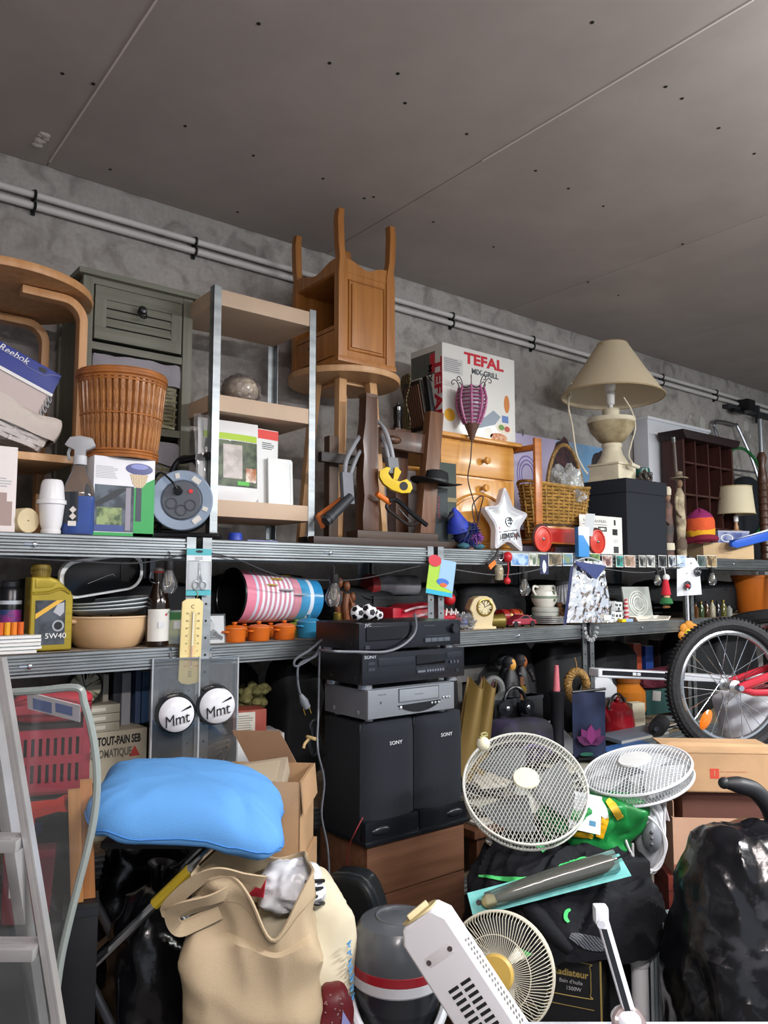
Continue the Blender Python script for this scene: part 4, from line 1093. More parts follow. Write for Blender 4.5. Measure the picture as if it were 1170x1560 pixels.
# ================================================================== wooden doll cart with a basket in it
yc_=2.425
xa,xb=X(826,yc_,822),X(909,yc_,822)
cm=(xa+xb)/2;hwc=(xb-xa)/2
RW=0.062
ct=thing('doll_cart','orange wooden doll cart with red wheels and an upright handle frame','cart',(cm,yc_,ZU))
CW=wood('b9702c','9a5820',1.5,'Z',0.35,(0.6,1,5),0.2)
part('bed',MB().box(-hwc-0.01,hwc+0.0,0.03,0.29,0.045,0.058),CW,ct,bevel=0.003)
part('side_board',MB().box(-hwc+0.0,hwc-0.02,0.025,0.038,0.045,0.13),CW,ct,bevel=0.003)
part('side_board',MB().box(-hwc+0.0,hwc-0.02,0.282,0.295,0.045,0.13),CW,ct,bevel=0.003)
part('end_board',MB().box(hwc-0.033,hwc-0.02,0.038,0.282,0.058,0.13),CW,ct,bevel=0.003)
part('red_panel',MB().box(-hwc+0.06,hwc-0.1,0.0235,0.0251,0.052,0.12),M('a8241c',0.4),ct)
hpost=Z(818,668,2.45)-ZU
xpost=X(818,2.45,740)-cm
part('handle_post',MB().box(xpost-0.024,xpost+0.024,0.012,0.026,0.05,hpost),CW,ct,bevel=0.003)
part('handle_post',MB().box(xpost-0.024,xpost+0.024,0.295,0.309,0.05,hpost),CW,ct,bevel=0.003)
part('handle_bar',MB().box(xpost-0.02,xpost+0.02,0.026,0.295,hpost-0.055,hpost-0.03),CW,ct,bevel=0.004)
for sx in(-hwc,hwc):
    for sy in(0.0,0.32):
        wl=part('wheel',MB().lathe([(0,-0.008),(RW*0.2,-0.008),(RW*0.3,-0.004),(RW*0.85,-0.004),(RW*0.9,-0.009),(RW,-0.008),(RW,0.008),(0,0.008)],36,T(sx,sy,RW+0.001,-90)),M('c23a2c',0.35),ct)
        part('hub_cap',MB().sphere((sx,sy-0.010,RW+0.001),0.008,1,0.6,1,10,6),CHROME,wl)
        part('tyre',MB().torus(RW,0.006,36,6,T(sx,sy+0.003,RW+0.0065,90)),M('3a2018',0.6),wl)
    part('axle',MB().cyl((sx,0.005,RW),(sx,0.315,RW),0.006,n=8),STEEL,ct)
# basket in the cart
xbk=(X(793,2.57,760)+X(893,2.57,760))/2
bo=Vector((xbk,2.57,ZU+0.062))
hbk=Z(860,740,2.5)-bo.z
rx=(X(893,2.57,760)-X(793,2.57,760))/2*0.93
shk=lambda s:[((rx*0.80+rx*0.2*s)*cos(a),(0.085+0.028*s)*sin(a))for a in[2*pi*k/48 for k in range(48)]]
wb_=thing('handled_basket','honey wicker basket with a tall hooped handle in the doll cart','basket',bo)
WICKH=M('a9813f',0.55,var=0.4,vs=40,lo=0.35,hi=0.65)
part('woven_body',weave(shk,hbk,17,30,0.0065,0.005),WICKH,wb_,stuff=True)
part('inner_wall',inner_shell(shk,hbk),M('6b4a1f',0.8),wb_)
part('rim',MB().tube([(p[0]*1.02,p[1]*1.02,hbk+0.012*cos(2*pi*k/48*2))for k,p in enumerate(shk(1))],0.009,6,True),WICKH,wb_)
hh=Z(860,678,2.57)-bo.z
hx0,hx1=X(833,2.57,740)-xbk,X(888,2.57,740)-xbk
hc,hr=(hx0+hx1)/2,(hx1-hx0)/2
part('hooped_handle',MB().tube([(hc+hr*cos(a),0.0,hbk*0.75+(hh-hbk*0.75)*sin(a))for a in[pi*k/24 for k in range(25)]],0.011,8),M('8d6c3c',0.5,var=0.4,vs=60),wb_)
part('dark_weave_band',MB().tube([(p[0]*1.03,p[1]*1.05,hbk*0.28)for p in shk(0.3)[26:46]],0.0065,5),M('3f2612',0.6),wb_)
cp=thing('crumpled_plastic','crumpled clear plastic wrap bulging out of the handled basket','plastic wrap',(X(860,2.55,740),2.55,bo.z+hbk-0.02))
part('wrap',crumple(0.085,1.35,0.35,2.6,11,60,40),clear_film('e4e8ea',0.3,0.08),cp)
part('wrapped_filling',crumple(0.07,1.25,0.3,2.6,11,30,20),M('c9c8bc',0.5,var=0.3,vs=20),cp)

# charcoal lidded box + leaflet + lamp
yq=2.44
x0,x1=X(955,yq,790),X(1015,yq,790);w=x1-x0;d=0.31
Hq=Z(955,728,yq)-ZU
cbx=thing('charcoal_box','matt charcoal storage box with a lid, under the big urn lamp','box',((x0+x1)/2,yq,ZU))
CH=M('2a2d33',0.85,bump=0.1,bs=200,spec=0.2)
part('box_body',MB().box(-w/2,w/2,0,d,0,Hq-0.06),CH,cbx,bevel=0.003)
part('lid',MB().box(-w/2-0.006,w/2+0.006,-0.006,d+0.006,Hq-0.075,Hq),CH,cbx,bevel=0.003)
bq=Vector(((x0+x1)/2,yq,ZU))
LC=M('d9cfb4',0.6,var=0.12,vs=10);LCD=M('b5a582',0.7,c2='8d7d5c',vs=12)
lc=Vector((X(928,2.6,660),2.60,ZU+Hq))
lc.x=min(lc.x,x1-0.12);lc.x=max(lc.x,x0+0.11)
ul=thing('urn_lamp','big cream urn table lamp with a wide beige cone shade','lamp',lc,radians(4))
hb_=Z(928,702,2.52)-lc.z
part('plinth',MB().box(-0.10,0.10,-0.10,0.10,0.0,0.012).box(-0.092,0.092,-0.092,0.092,0.012,hb_-0.012).box(-0.10,0.10,-0.10,0.10,hb_-0.012,hb_),LC,ul,bevel=0.003)
zu_=lambda v:Z(928,v,2.6)-lc.z
part('pedestal',MB().lathe([(0.09,hb_),(0.085,hb_+0.012),(0.06,zu_(693)),(0.05,zu_(683)),(0.056,zu_(680)),(0.056,zu_(676)),(0.03,zu_(675))],32),LC,ul)
part('urn_body',MB().lathe([(0.03,zu_(677)),(0.07,zu_(672)),(0.115,zu_(657)),(0.130,zu_(645)),(0.129,zu_(642)),(0.0,zu_(642))],40),LCD,ul)
part('urn_rim',MB().lathe([(0.129,zu_(645)),(0.134,zu_(643)),(0.133,zu_(638)),(0.08,zu_(636)),(0.05,zu_(635)),(0.045,zu_(631)),(0.05,zu_(626)),(0.045,zu_(623)),(0,zu_(623))],40),LC,ul)
part('bulb_socket',MB().lathe([(0.012,zu_(623)),(0.012,zu_(617)),(0.022,zu_(615)),(0.024,zu_(598)),(0,zu_(598))],18),WHITE,ul)
part('light_bulb',MB().sphere((0,0,zu_(588)),0.032,1,1,1.25,16,10),M('e6e6e2',0.2),ul)
RSb=0.285;zsb,zst=zu_(603),zu_(523)
sh2=part('shade',MB().lathe([(RSb,zsb),(RSb*0.62,zsb+(zst-zsb)*0.52),(0.085,zst)],56,T(0.0,0,0,0,2.5)),M('dccbab',0.8,bump=0.15,bs=250),ul,solid=0.003)
part('shade_trim',MB().torus(RSb,0.004,56,6,T(0,0,0,0,2.5)@T(0,0,zsb)).torus(0.085,0.003,32,6,T(0,0,0,0,2.5)@T(0,0,zst)),M('b59e78',0.7),sh2)
part('shade_spider',MB().cyl((-0.09,0,zst-0.02),(0.09,0,zst-0.02),0.002,n=5).cyl((0,-0.09,zst-0.02),(0,0.09,zst-0.02),0.002,n=5).cyl((0,0,zu_(598)),(0,0,zst-0.02),0.004,n=6),BRASS,sh2)
fx=lambda u,v,Y:Matrix.Rotation(radians(-4),4,'Z')@(at(u,v,Y)-lc)
shit=caster(sh2,ul)
fpts=[q for q in(shit(u,v,0.006)for u,v in((898,532),(890,548),(880,568),(872,585),(867,600)))if q is not None]
part('flex',MB().tube(smooth_path(fpts+[fx(866,618,2.44),fx(872,650,2.45),fx(878,690,2.47),fx(888,712,2.49),fx(895,722,2.50)]),0.0045,6),M('d6cdb8',0.4),ul)
part('flex_switch',MB().box(-0.012,0.012,-0.008,0.008,-0.022,0.022,Matrix.Translation(fpts[-1])@T(0,0,0,0,-6)),M('d8d0ba',0.4),ul,bevel=0.004)
part('flex',MB().tube(smooth_path([fx(950,605,2.50),fx(962,625,2.50),fx(968,650,2.50),fx(962,675,2.50),fx(958,695,2.50),fx(966,708,2.47)]),0.0045,6),M('d6cdb8',0.4),ul)
part('plug',MB().cyl(fx(960,707,2.47),fx(973,712,2.46),0.014,0.010,10),M('d8d0ba',0.4),ul)
# leaflet propped on the box
a_,b_=at(888,782,2.42),at(951,782,2.40)
lf=thing('printed_leaflet','white printed leaflet with small black pictures propped before the charcoal box','leaflet',(at(888,845,2.42).x,2.4375,ZU),rot=(0,0,0))
wl_,hl_=X(953,2.41,810)-X(888,2.41,810),Z(888,783,2.42)-ZU
part('paper_sheet',MB().grid(lambda s,t:(s*wl_,-0.001*sin(pi*s),t*hl_),10,2),PAPER,lf,solid=0.001)
def lp(x0,x1,z0,z1,m=BLACK):
    part('print',MB().grid(lambda s,t:((x0+(x1-x0)*s)*wl_,-0.001*sin(pi*(x0+(x1-x0)*s))-0.0012,(z0+(z1-z0)*t)*hl_),4,1),m,lf,smooth=False)
lp(0.42,0.62,0.60,0.72);lp(0.45,0.59,0.63,0.69,PAPER);lp(0.76,0.88,0.52,0.68);lp(0.80,0.84,0.78,0.92);lp(0.78,0.90,0.05,0.22,DGREY);lp(0.54,0.57,0.25,0.48)
lp(0.78,0.90,0.38,0.40,LGREY);lp(0.78,0.88,0.33,0.35,LGREY);lp(0.06,0.62,0.76,0.775,MGREY)
scribble(lf,wl_*0.08,wl_*0.62,hl_*0.86,0.02,MGREY,-0.004,12,6,0.0008)
# carton sleeve hung at the shelf edge
mo=at(887,840,2.365)
mk=thing('blue_white_carton','small blue and white carton with a torn top on the shelf edge','carton',(mo.x,2.372,ZU-0.02),radians(-8))
hm=Z(887,803,2.36)-ZU+0.02
part('carton_body',MB().box(-0.04,0.03,-0.026,0.0,0,hm),M('3a86c8',0.4),mk,bevel=0.002)
patch(mk,-0.04,0.03,hm*0.72,hm,WHITE,-0.0262)
part('white_wedge',MB().prism([(-0.01,hm*0.72),(0.03,hm*0.72),(0.03,hm*0.35)],-0.0268,-0.026),M('c9d8e6',0.4),mk,smooth=False)
part('torn_flap',MB().grid(lambda s,t:(0.0+0.06*s+0.01*t,-0.02-0.01*t,hm*0.7+t*0.11+0.006*nz((s*3,t*3,0),2)),6,6),M('c8ccce',0.3,alpha=0.85),mk,solid=0.001)

# ------------------------------------------------------------------ far right of the upper shelf
wh=Vector((X(987,2.88,660),2.88,ZU))
wcx=thing('white_panel_unit','tall white panel unit against the wall behind the dark pigeonholes','furniture',wh)
ww,hh_=X(1080,2.88,660)-wh.x,Z(987,634,2.88)-ZU
part('panel_body',MB().box(0,ww,0,0.11,0,hh_-0.02),M('d3d5dc',0.35),wcx,bevel=0.002)
part('panel_top',MB().box(-0.01,ww+0.01,-0.01,0.112,hh_-0.02,hh_),M('dedfe3',0.35),wcx,bevel=0.002)
pg=Vector((X(1042,2.70,740),2.70,ZU))
wpg,hpg=X(1118,2.70,740)-pg.x,Z(1042,656,2.70)-ZU
pgt=thing('pigeonhole_unit','dark wooden pigeonhole shelf with a moulded cornice','shelving',pg)
DW2=wood('4d2c26','331a17',5,'X',0.45,(6,6,0.8))
part('side_board',MB().box(0,0.02,0,0.15,0,hpg-0.03),DW2,pgt);part('side_board',MB().box(wpg-0.02,wpg,0,0.15,0,hpg-0.03),DW2,pgt)
part('back_board',MB().box(0.02,wpg-0.02,0.14,0.148,0,hpg-0.03),M('3a2320',0.6),pgt)
part('cornice',MB().prism([(-0.045,hpg),(wpg+0.045,hpg),(wpg+0.04,hpg-0.02),(wpg+0.01,hpg-0.055),(-0.01,hpg-0.055),(-0.04,hpg-0.02)],-0.035,0.15),M('241413',0.5),pgt,bevel=0.003)
for k in range(1,4):
    part('divider',MB().box(wpg*k/4-0.006,wpg*k/4+0.006,0.004,0.14,0,hpg-0.05),DW2,pgt)
for k in range(0,4):
    z=hpg*0.25*k
    part('shelf_board',MB().box(0.02,wpg-0.02,0.006,0.14,z,z+0.012),DW2,pgt)
# carved figures and a stick
def statue(name,label,u,Y,v0,mats,hatted):
    o=Vector((X(u,Y,800),Y,ZU));h=Z(u,v0,Y)-ZU;t=thing(name,label,'statue',o,RC*0.6)
    f=h/0.5
    part('robe',MB().lathe([(0,0),(0.03,0),(0.032,0.02),(0.026,0.12*f),(0.034,0.2*f),(0.026,0.3*f),(0.03,0.36*f),(0.012,0.40*f),(0,0.40*f)],18,None,sy=0.75),mats[0],t)
    part('carved_band',MB().lathe([(0.0345,0.05*f),(0.036,0.07*f),(0.033,0.10*f)],18,None,sy=0.75),mats[1],t)
    part('head',MB().sphere((0,0,0.425*f),0.021,0.9,0.9,1.25,14,10),mats[2],t)
    if hatted:part('hat',MB().lathe([(0.055,0.455*f),(0.05,0.46*f),(0.022,0.462*f),(0.02,0.495*f),(0,0.5*f)],20),mats[0],t)
    else:part('cap',MB().lathe([(0.022,0.44*f),(0.023,0.48*f),(0.016,0.5*f),(0,0.5*f)],16),mats[1],t)
    part('arm',MB().tube(smooth_path([(-0.03,-0.01,0.35*f),(-0.038,-0.018,0.28*f),(-0.01,-0.03,0.23*f)]),0.009,8),mats[0],t)
    return t
statue('carved_figure','pale carved wooden figure with a brimmed hat beside the pigeonholes',1037,2.45,718,(M('b3a488',0.7,c2='5c4c3c',vs=14),M('5a4a3c',0.7),M('7a6048',0.7)),True)
statue('painted_figure','brown and black painted wooden figure against the charcoal box',1018,2.47,742,(M('6e4a3c',0.6,c2='33302e',vs=9),M('c8bda6',0.6),M('8a6a54',0.6)),False)
ws=thing('walking_stick','slim grey walking stick with a metal ferrule in front of the pigeonholes','stick',(X(1038,2.55,800),2.55,ZU))
hws=Z(1038,666,2.55)-ZU
part('shaft',MB().cyl((0,0,0),(0,0.03,hws-0.03),0.009,n=10),M('6c625a',0.5),ws);part('ferrule',MB().cyl((0,0.03,hws-0.03),(0,0.032,hws),0.012,n=10),STEEL,ws)
# tin and curled strap on the charcoal lid
tn=thing('green_tin','round green and pink tin on the charcoal lid','tin',(x1-0.055,2.56,ZU+Hq))
part('tin_lid',MB().lathe([(0.05,0.036),(0.052,0.038),(0.052,0.088),(0.048,0.092),(0,0.092)],28),M('12504a',0.3),tn);part('tin_base',MB().lathe([(0,0),(0.049,0),(0.05,0.036)],28),M('c8a09c',0.4),tn)
cs_=thing('curled_strap','curled dark strap on the charcoal lid between the lamp and the tin','strap',(x1-0.135,2.475,ZU+Hq+0.02))
part('loop',MB().torus(0.028,0.012,24,6,T(0.0,0,0.012,80,0,30)).torus(0.024,0.010,24,6,T(0.035,0.012,0.01,75,0,-20)).torus(0.02,0.008,20,6,T(-0.035,0.0,0.005,70,0,10)),M('3a332c',0.5),cs_)
part('buckle',MB().torus(0.013,0.003,16,5,T(0.02,-0.02,0.022,90)),CHROME,cs_)
# long carton, rainbow hat, blue box, small lamp
co=at(1098,840,2.50);co=Vector((co.x,2.52,ZU))
mpx=(co-EYE).length/F
lcart=thing('flat_carton','flat brown carton with faint red lettering under the rainbow hat','box',co,radians(-22))
wlc=0.37;hlc=0.10
part('carton_body',MB().box(-wlc/2,wlc/2,-0.10,0.10,0,hlc),M('bfa27c',0.8,var=0.1),lcart,bevel=0.002)
scribble(lcart,-0.07,0.06,0.062,0.02,M('8a4a3c',0.7),-0.1,7,2);scribble(lcart,-0.03,0.02,0.034,0.008,M('8a4a3c',0.7),-0.1,5,4,0.0008)
ho=at(1070,800,2.46)
rh=thing('rainbow_hat','crocheted hat in purple, orange, yellow and red bands','hat',(at(1068,800,2.50).x,2.50,ZU+hlc+0.001),rot=(0,radians(-6),0))
hz_=0.205
def hatf(s,t):
    a=2*pi*s;r=(0.095*(1-t**9))*(0.9+0.16*sin(pi*t))if t<1 else 0
    r*=1+0.05*nz((cos(a),sin(a),t*2),2)
    return(r*cos(a)*(1-0.1*t),r*sin(a)*0.8,t*hz_+0.01*nz((cos(a),sin(a),t),3))
bands=[(0.0,0.17,M('7a1430',0.85,bump=0.4,bs=150),'crimson_band'),(0.17,0.36,M('e0a51c',0.85,bump=0.4,bs=150),'yellow_band'),(0.36,0.72,M('d4552a',0.85,bump=0.4,bs=150),'orange_band'),(0.72,1.0,M('8a1f5e',0.85,bump=0.4,bs=150),'purple_crown')]
for a,b,m,nm in bands:
    part(nm,MB().grid(lambda s,t,a=a,b=b:hatf(s,a+(b-a)*t),30,6,cu=True),m,rh)
part('rolled_brim',MB().tube([(0.09*cos(a)*(1.05+0.1*cos(3*a)),0.078*sin(a),0.022+0.008*sin(2*a))for a in[2*pi*k/30 for k in range(30)]],0.02,8,True),M('7a1430',0.85,bump=0.4,bs=150),rh)
bb=thing('blue_box','blue patterned box with a white loop print, under the small lamp','box',(at(1118,815,2.62).x,2.66,ZU),radians(-22))
hbb=0.20
part('box_body',MB().box(-0.13,0.12,-0.06,0.06,0,hbb),M('3c4a8c',0.45,c2='8a92b8',vs=20),bb,bevel=0.003)
part('loop_print',MB().torus(0.03,0.004,24,4,T(-0.06,-0.0602,hbb-0.05,90,0,0)@Matrix.Diagonal((1.5,0.8,0.3,1))),WHITE,bb)
part('lid_edge',MB().box(-0.131,0.121,-0.061,0.061,hbb-0.012,hbb),M('a8acc4',0.5),bb)
slo=Vector((at(1121,790,2.66).x,2.66,ZU+hbb+0.001))
sl=thing('small_lamp','small table lamp with a cream drum shade and wooden foot','lamp',slo)
part('foot',MB().lathe([(0,0),(0.04,0),(0.042,0.006),(0.02,0.012),(0.014,0.02),(0.016,0.035),(0.010,0.05),(0.012,0.07),(0,0.07)],24),M('b98c66',0.4),sl)
zsm=Z(1121,742,2.66)-slo.z
part('shade',MB().lathe([(0.125,zsm-0.19),(0.108,zsm)],40),M('d6c9ab',0.8),sl,solid=0.003)
part('shade_trim',MB().torus(0.1255,0.004,40,6,T(0,0,zsm-0.188)).torus(0.1085,0.004,40,6,T(0,0,zsm-0.002)),M('c2b28e',0.8),sl)
part('socket',MB().lathe([(0.016,0.07),(0.016,0.11),(0,0.11)],16),WHITE,sl)
part('shade_spider',MB().cyl((-0.11,0,zsm-0.02),(0.11,0,zsm-0.02),0.002,n=5).cyl((0,0,0.1),(0,0,zsm-0.02),0.003,n=6),BRASS,sl)
# blue bar, hand truck, hose, pan bag, turned post
b0,b1=at(1113,830,2.38),at(1185,812,2.30)
bbar=thing('blue_bar','long blue plastic bar lying across the shelf end above the bicycle','bar',(b0+b1)/2)
dv=(b1-b0)/2
bb0,bb1=-dv,dv*1.6
part('bar_body',slab((bb0.x,bb0.y,bb0.z-0.03),(bb1.x,bb1.y,bb1.z-0.03),0.02,0.02),M('2358c0',0.35),bbar)
bbar.children[0].data=mesh(MB().tube([bb0,bb0.lerp(bb1,0.04),bb1],[0.015,0.034,0.04],4),M('2358c0',0.35),bevel=0.006)
part('white_edge',MB().tube([bb0+Vector((0.06,0,0.03)),bb1+Vector((0,0,0.043))],0.006,6),M('dfe4ea',0.4),bbar)
ht_=thing('hand_truck','bent chrome tube frame leaning on the wall beside the pigeonholes','trolley',(at(1110,700,2.9).x,2.86,ZU))
oh_=Vector((at(1110,700,2.9).x,2.86,ZU))
part('tube_frame',MB().tube(smooth_path([at(1110,840,2.80)-oh_,at(1118,735,2.86)-oh_,at(1093,665,2.95)-oh_,at(1088,646,2.96)-oh_,at(1095,642,2.96)-oh_,at(1118,647,2.96)-oh_,at(1126,655,2.95)-oh_,at(1155,728,2.86)-oh_,at(1175,840,2.80)-oh_]),0.013,8),M('9a9da2',0.3,1.0),ht_)
part('cross_tube',MB().cyl(at(1112,715,2.88)-oh_,at(1150,720,2.88)-oh_,0.009,n=8),M('9a9da2',0.3,1.0),ht_)
hsx=thing('garden_hose','thin green hose looped beside the round black bag','hose',(at(1140,760,2.7).x,2.75,ZU))
ohh=Vector((at(1140,760,2.7).x,2.75,ZU))
part('hose_loop',MB().tube(smooth_path([at(u,v,2.75)-ohh for u,v in((1112,690),(1120,683),(1135,685),(1150,700),(1160,720),(1166,760),(1160,800),(1145,818),(1120,824))]),0.011,8),M('1f6a38',0.4),hsx)
pbg=thing('round_black_bag','round black padded bag behind the small lamp','bag',(at(1135,775,2.82).x,2.80,ZU))
hbg=Z(1135,726,2.8)-ZU
part('bag_disc',MB().lathe([(0,-0.04),(hbg*0.45,-0.04),(hbg*0.5,-0.02),(hbg*0.5,0.02),(hbg*0.45,0.04),(0,0.04)],36,T(0,0,hbg*0.5,90)),M('161a22',0.6),pbg)
part('zip_seam',MB().torus(hbg*0.5,0.004,36,5,T(0,0,hbg*0.5,90)),DGREY,pbg)
tp=thing('turned_post','dark turned wooden post with a grey pole above it at the shelf end','post',(at(1163,760,2.6).x,2.6,ZU))
hq=Z(1163,690,2.6)-ZU;hq2=Z(1163,640,2.6)-ZU
prof=[(0,0),(0.035,0)]
for k in range(12):
    z=hq*0.75*(k+0.5)/12;prof+=[(0.030,z-0.012),(0.036,z)]
prof+=[(0.03,hq*0.8),(0.02,hq*0.88),(0.034,hq*0.95),(0.02,hq),(0,hq)]
part('turned_shaft',MB().lathe(prof,18),DWOOD,tp);part('grey_pole',MB().cyl((0,0.0,hq),(0,0.0,hq2),0.016,n=12),M('8f9398',0.4,0.6),tp)
# black bracket with a dangling box under the conduits
jb=thing('wall_junction','black junction bracket on the wall below the conduits','bracket',(at(1140,625,2.97).x,YW,at(1140,625,2.97).z))
part('rail',MB().box(-0.35,0.45,-0.05,0.0,-0.03,0.0),M('2e3034',0.6),jb,bevel=0.004)
part('device_box',MB().box(-0.16,-0.04,-0.11,-0.02,-0.035,0.06),BLACKP,jb,bevel=0.01)
part('device_arm',MB().box(-0.3,-0.14,-0.07,-0.04,-0.06,-0.03),BLACKP,jb,bevel=0.006)
part('hanger',MB().box(0.1,0.13,-0.06,-0.03,-0.09,0.05),M('2e3034',0.6),jb)

# ================================================================== MIDDLE SHELF
def on(u,Y,z=ZM,v=940):return Vector((X(u,Y,v),Y,z))
def pxm(u,v,Y):return(at(u,v,Y)-EYE).dot(_fw)/F      # metres per pixel there
# dark bag shapes, added to put shade at the back of the shelf
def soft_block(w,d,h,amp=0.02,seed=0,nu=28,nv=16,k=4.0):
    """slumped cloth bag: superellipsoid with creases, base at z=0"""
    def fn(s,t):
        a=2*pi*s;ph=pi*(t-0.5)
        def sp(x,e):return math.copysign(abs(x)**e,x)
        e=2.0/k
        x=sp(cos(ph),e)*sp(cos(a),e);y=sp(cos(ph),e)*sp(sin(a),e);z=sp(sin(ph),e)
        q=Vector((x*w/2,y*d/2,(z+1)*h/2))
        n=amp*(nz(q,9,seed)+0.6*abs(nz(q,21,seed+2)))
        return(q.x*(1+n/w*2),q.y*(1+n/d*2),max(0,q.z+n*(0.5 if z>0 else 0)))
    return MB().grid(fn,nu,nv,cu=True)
for u0,u1,Y,h,lab in((30,140,2.66,0.22,'added dark filler for shade behind the gold oil can'),(150,290,2.68,0.21,'added dark filler for shade behind the brown swing-top bottle'),(500,600,2.68,0.18,'added dark filler for shade behind the carved wooden figures'),
                          (700,800,2.68,0.2,'added dark filler for shade behind the cream clock'),(880,960,2.68,0.2,'added dark filler for shade behind the white toy houses'),(985,1045,2.68,0.22,'added dark filler for shade behind the hanging gnome'),(1060,1130,2.68,0.21,'added dark filler for shade behind the small bottles'),(610,690,2.70,0.2,'added dark filler for shade behind the red sports bag'),(815,870,2.72,0.22,'added dark filler for shade behind the plate stack'),(310,480,2.74,0.24,'added long dark filler for shade behind the striped bin')):
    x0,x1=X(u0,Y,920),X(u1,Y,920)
    t=thing('shade_filler',lab,'bag',((x0+x1)/2,Y+0.05,ZM),0,'dark fillers added for shade on the middle shelf')
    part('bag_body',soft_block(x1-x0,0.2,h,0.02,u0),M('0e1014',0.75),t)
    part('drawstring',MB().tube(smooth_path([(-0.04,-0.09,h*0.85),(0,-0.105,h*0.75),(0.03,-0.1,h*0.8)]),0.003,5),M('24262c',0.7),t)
# magazines and pens at the left end
for k in range(5):
    p=on(14,2.45)
    mg=thing('magazine',('lowest','second lowest','middle','second highest','topmost')[k]+' white magazine in the low pile beside the gold oil can','magazine',(p.x-0.02+0.004*(k%3),2.50,ZM+0.0105*k),radians((-3,4,-1,6,2)[k]),'magazines piled beside the oil can')
    part('pages',MB().box(-0.13,0.09,-0.10,0.12,0.001,0.0095),M('d9dad8',0.7),mg);part('cover',MB().box(-0.131,0.091,-0.101,0.121,0.0085,0.010),M(('b8c0c0','9db0a8','d0d0cc','a0a8b0','c8cac4')[k],0.4),mg)
zz=ZM+0.053
p=on(14,2.50)
sc=thing('spray_can','black aerosol can with a bright multicoloured label on the magazines','spray can',(p.x,2.50,zz))
hs=Z(14,884,2.5)-zz
part('can_body',MB().lathe([(0,0),(0.031,0),(0.0325,0.004),(0.0325,hs*0.8),(0.026,hs*0.88),(0.022,hs*0.9),(0,hs*0.9)],28),M('15181c',0.3),sc)
part('can_cap',MB().lathe([(0.026,hs*0.88),(0.027,hs*0.97),(0.02,hs),(0,hs)],20),M('1c1f24',0.4),sc)
part('printed_band',MB().lathe([(0.0329,hs*0.1),(0.0329,hs*0.45)],28),M('24406a',0.35,c2='8c2a78',vs=30),sc);part('printed_band',MB().lathe([(0.0329,hs*0.55),(0.0329,hs*0.62)],28),M('b0b8c0',0.4),sc)
p=on(10,2.43)
mk2=thing('orange_marker_box','open row of fat orange markers on the magazines','markers',(p.x,2.435,zz))
for k in range(6):
    part('marker',MB().cyl((-0.05+0.018*k,0,0),(-0.05+0.018*k,0,0.036),0.0085,n=10),M(('d89a20','d87a1c','c85a18')[k%3],0.5),mk2)
# gold oil can
yo=2.43
x0,x1=X(46,yo,930),X(111,yo,930);w=x1-x0;d=0.075
ho_=Z(70,860,yo)-ZM
oc=thing('oil_can','gold plastic motor oil can with a dark pictorial label','oil can',((x0+x1)/2,yo,ZM+0.002))
GOLD=M('a38f2e',0.32,0.35,var=0.1,vs=10)
hbod=ho_*0.84
poly=[(-w/2,0),(w/2,0),(w/2,ho_*0.62),(w/2-0.008,ho_*0.68),(w*0.12,ho_*0.82),(-w*0.05,ho_*0.85),(-w/2,ho_*0.85)]
part('can_body',MB().prism(poly,0,d),GOLD,oc,bevel=0.008,seg=3)
part('shoulder_ridge',MB().tube(smooth_path([(-w/2+0.006,-0.001,ho_*0.66),(-w*0.1,-0.001,ho_*0.67),(w*0.2,-0.001,ho_*0.71),(w/2-0.01,-0.001,ho_*0.66)]),0.005,6),GOLD,oc)
part('handle_panel',MB().prism([(-w/2+0.012,ho_*0.72),(0.0,ho_*0.73),(w*0.1,ho_*0.79),(-w*0.05,ho_*0.825),(-w/2+0.012,ho_*0.825)],-0.003,0.004),GOLD,oc,bevel=0.002)
part('cap',MB().lathe([(0.026,0),(0.027,0.004),(0.027,ho_*0.135),(0.024,ho_*0.15),(0,ho_*0.15)],28,T(-w/2+0.035,d/2,ho_*0.85)),M('7d6a2c',0.4,0.3),oc)
mb=MB()
for k in range(28):
    a=2*pi*k/28;mb.box(0.0265,0.0285,-0.0012,0.0012,0.008,0.028,T(-w/2+0.035,d/2,ho_*0.85,0,0,degrees_:=math.degrees(a)))
part('cap_grip',mb,M('7d6a2c',0.4,0.3),oc)
lx0,lx1,lz0,lz1=-w/2+0.014,w/2-0.022,ho_*0.07,ho_*0.58
part('label',MB().box(lx0,lx1,-0.0016,0.001,lz0,lz1),M('22252a',0.35,c2='4c545c',vs=14),oc,smooth=False)
part('label_stripe',MB().prism([(lx0,lz1-0.04),(lx0+0.06,lz1),(lx0+0.08,lz1),(lx0,lz1-0.055)],-0.0024,0),M('d6a83a',0.4),oc,smooth=False)
part('label_funnel',MB().lathe([(0,0),(0.017,0)],18,T(lx0+0.065,-0.0022,lz0+0.055,90)).lathe([(0,0.0004),(0.012,0.0004)],18,T(lx0+0.065,-0.0022,lz0+0.055,90),1),[M('9aa0a6',0.4),M('101216',0.4)],oc,smooth=False)
part('label_bottle',MB().prism([(lx0+0.05,lz1-0.035),(lx0+0.062,lz1-0.012),(lx1-0.004,lz1-0.006),(lx1-0.004,lz1-0.036),(lx0+0.07,lz1-0.048)],-0.0022,0),M('a9adb2',0.35),oc,smooth=False)
text('5W40',0.022,WHITE,oc,(lx1-0.026,-0.0026,lz0+0.025),sx=1.1);text('1L',0.015,WHITE,oc,(lx0+0.008,-0.0026,lz0+0.007))
for k in range(4):part('level_notch',MB().box(w/2-0.018,w/2-0.004,-0.0012,0.001,ho_*(0.12+0.1*k),ho_*(0.125+0.1*k)),M('7d6c22',0.4),oc)
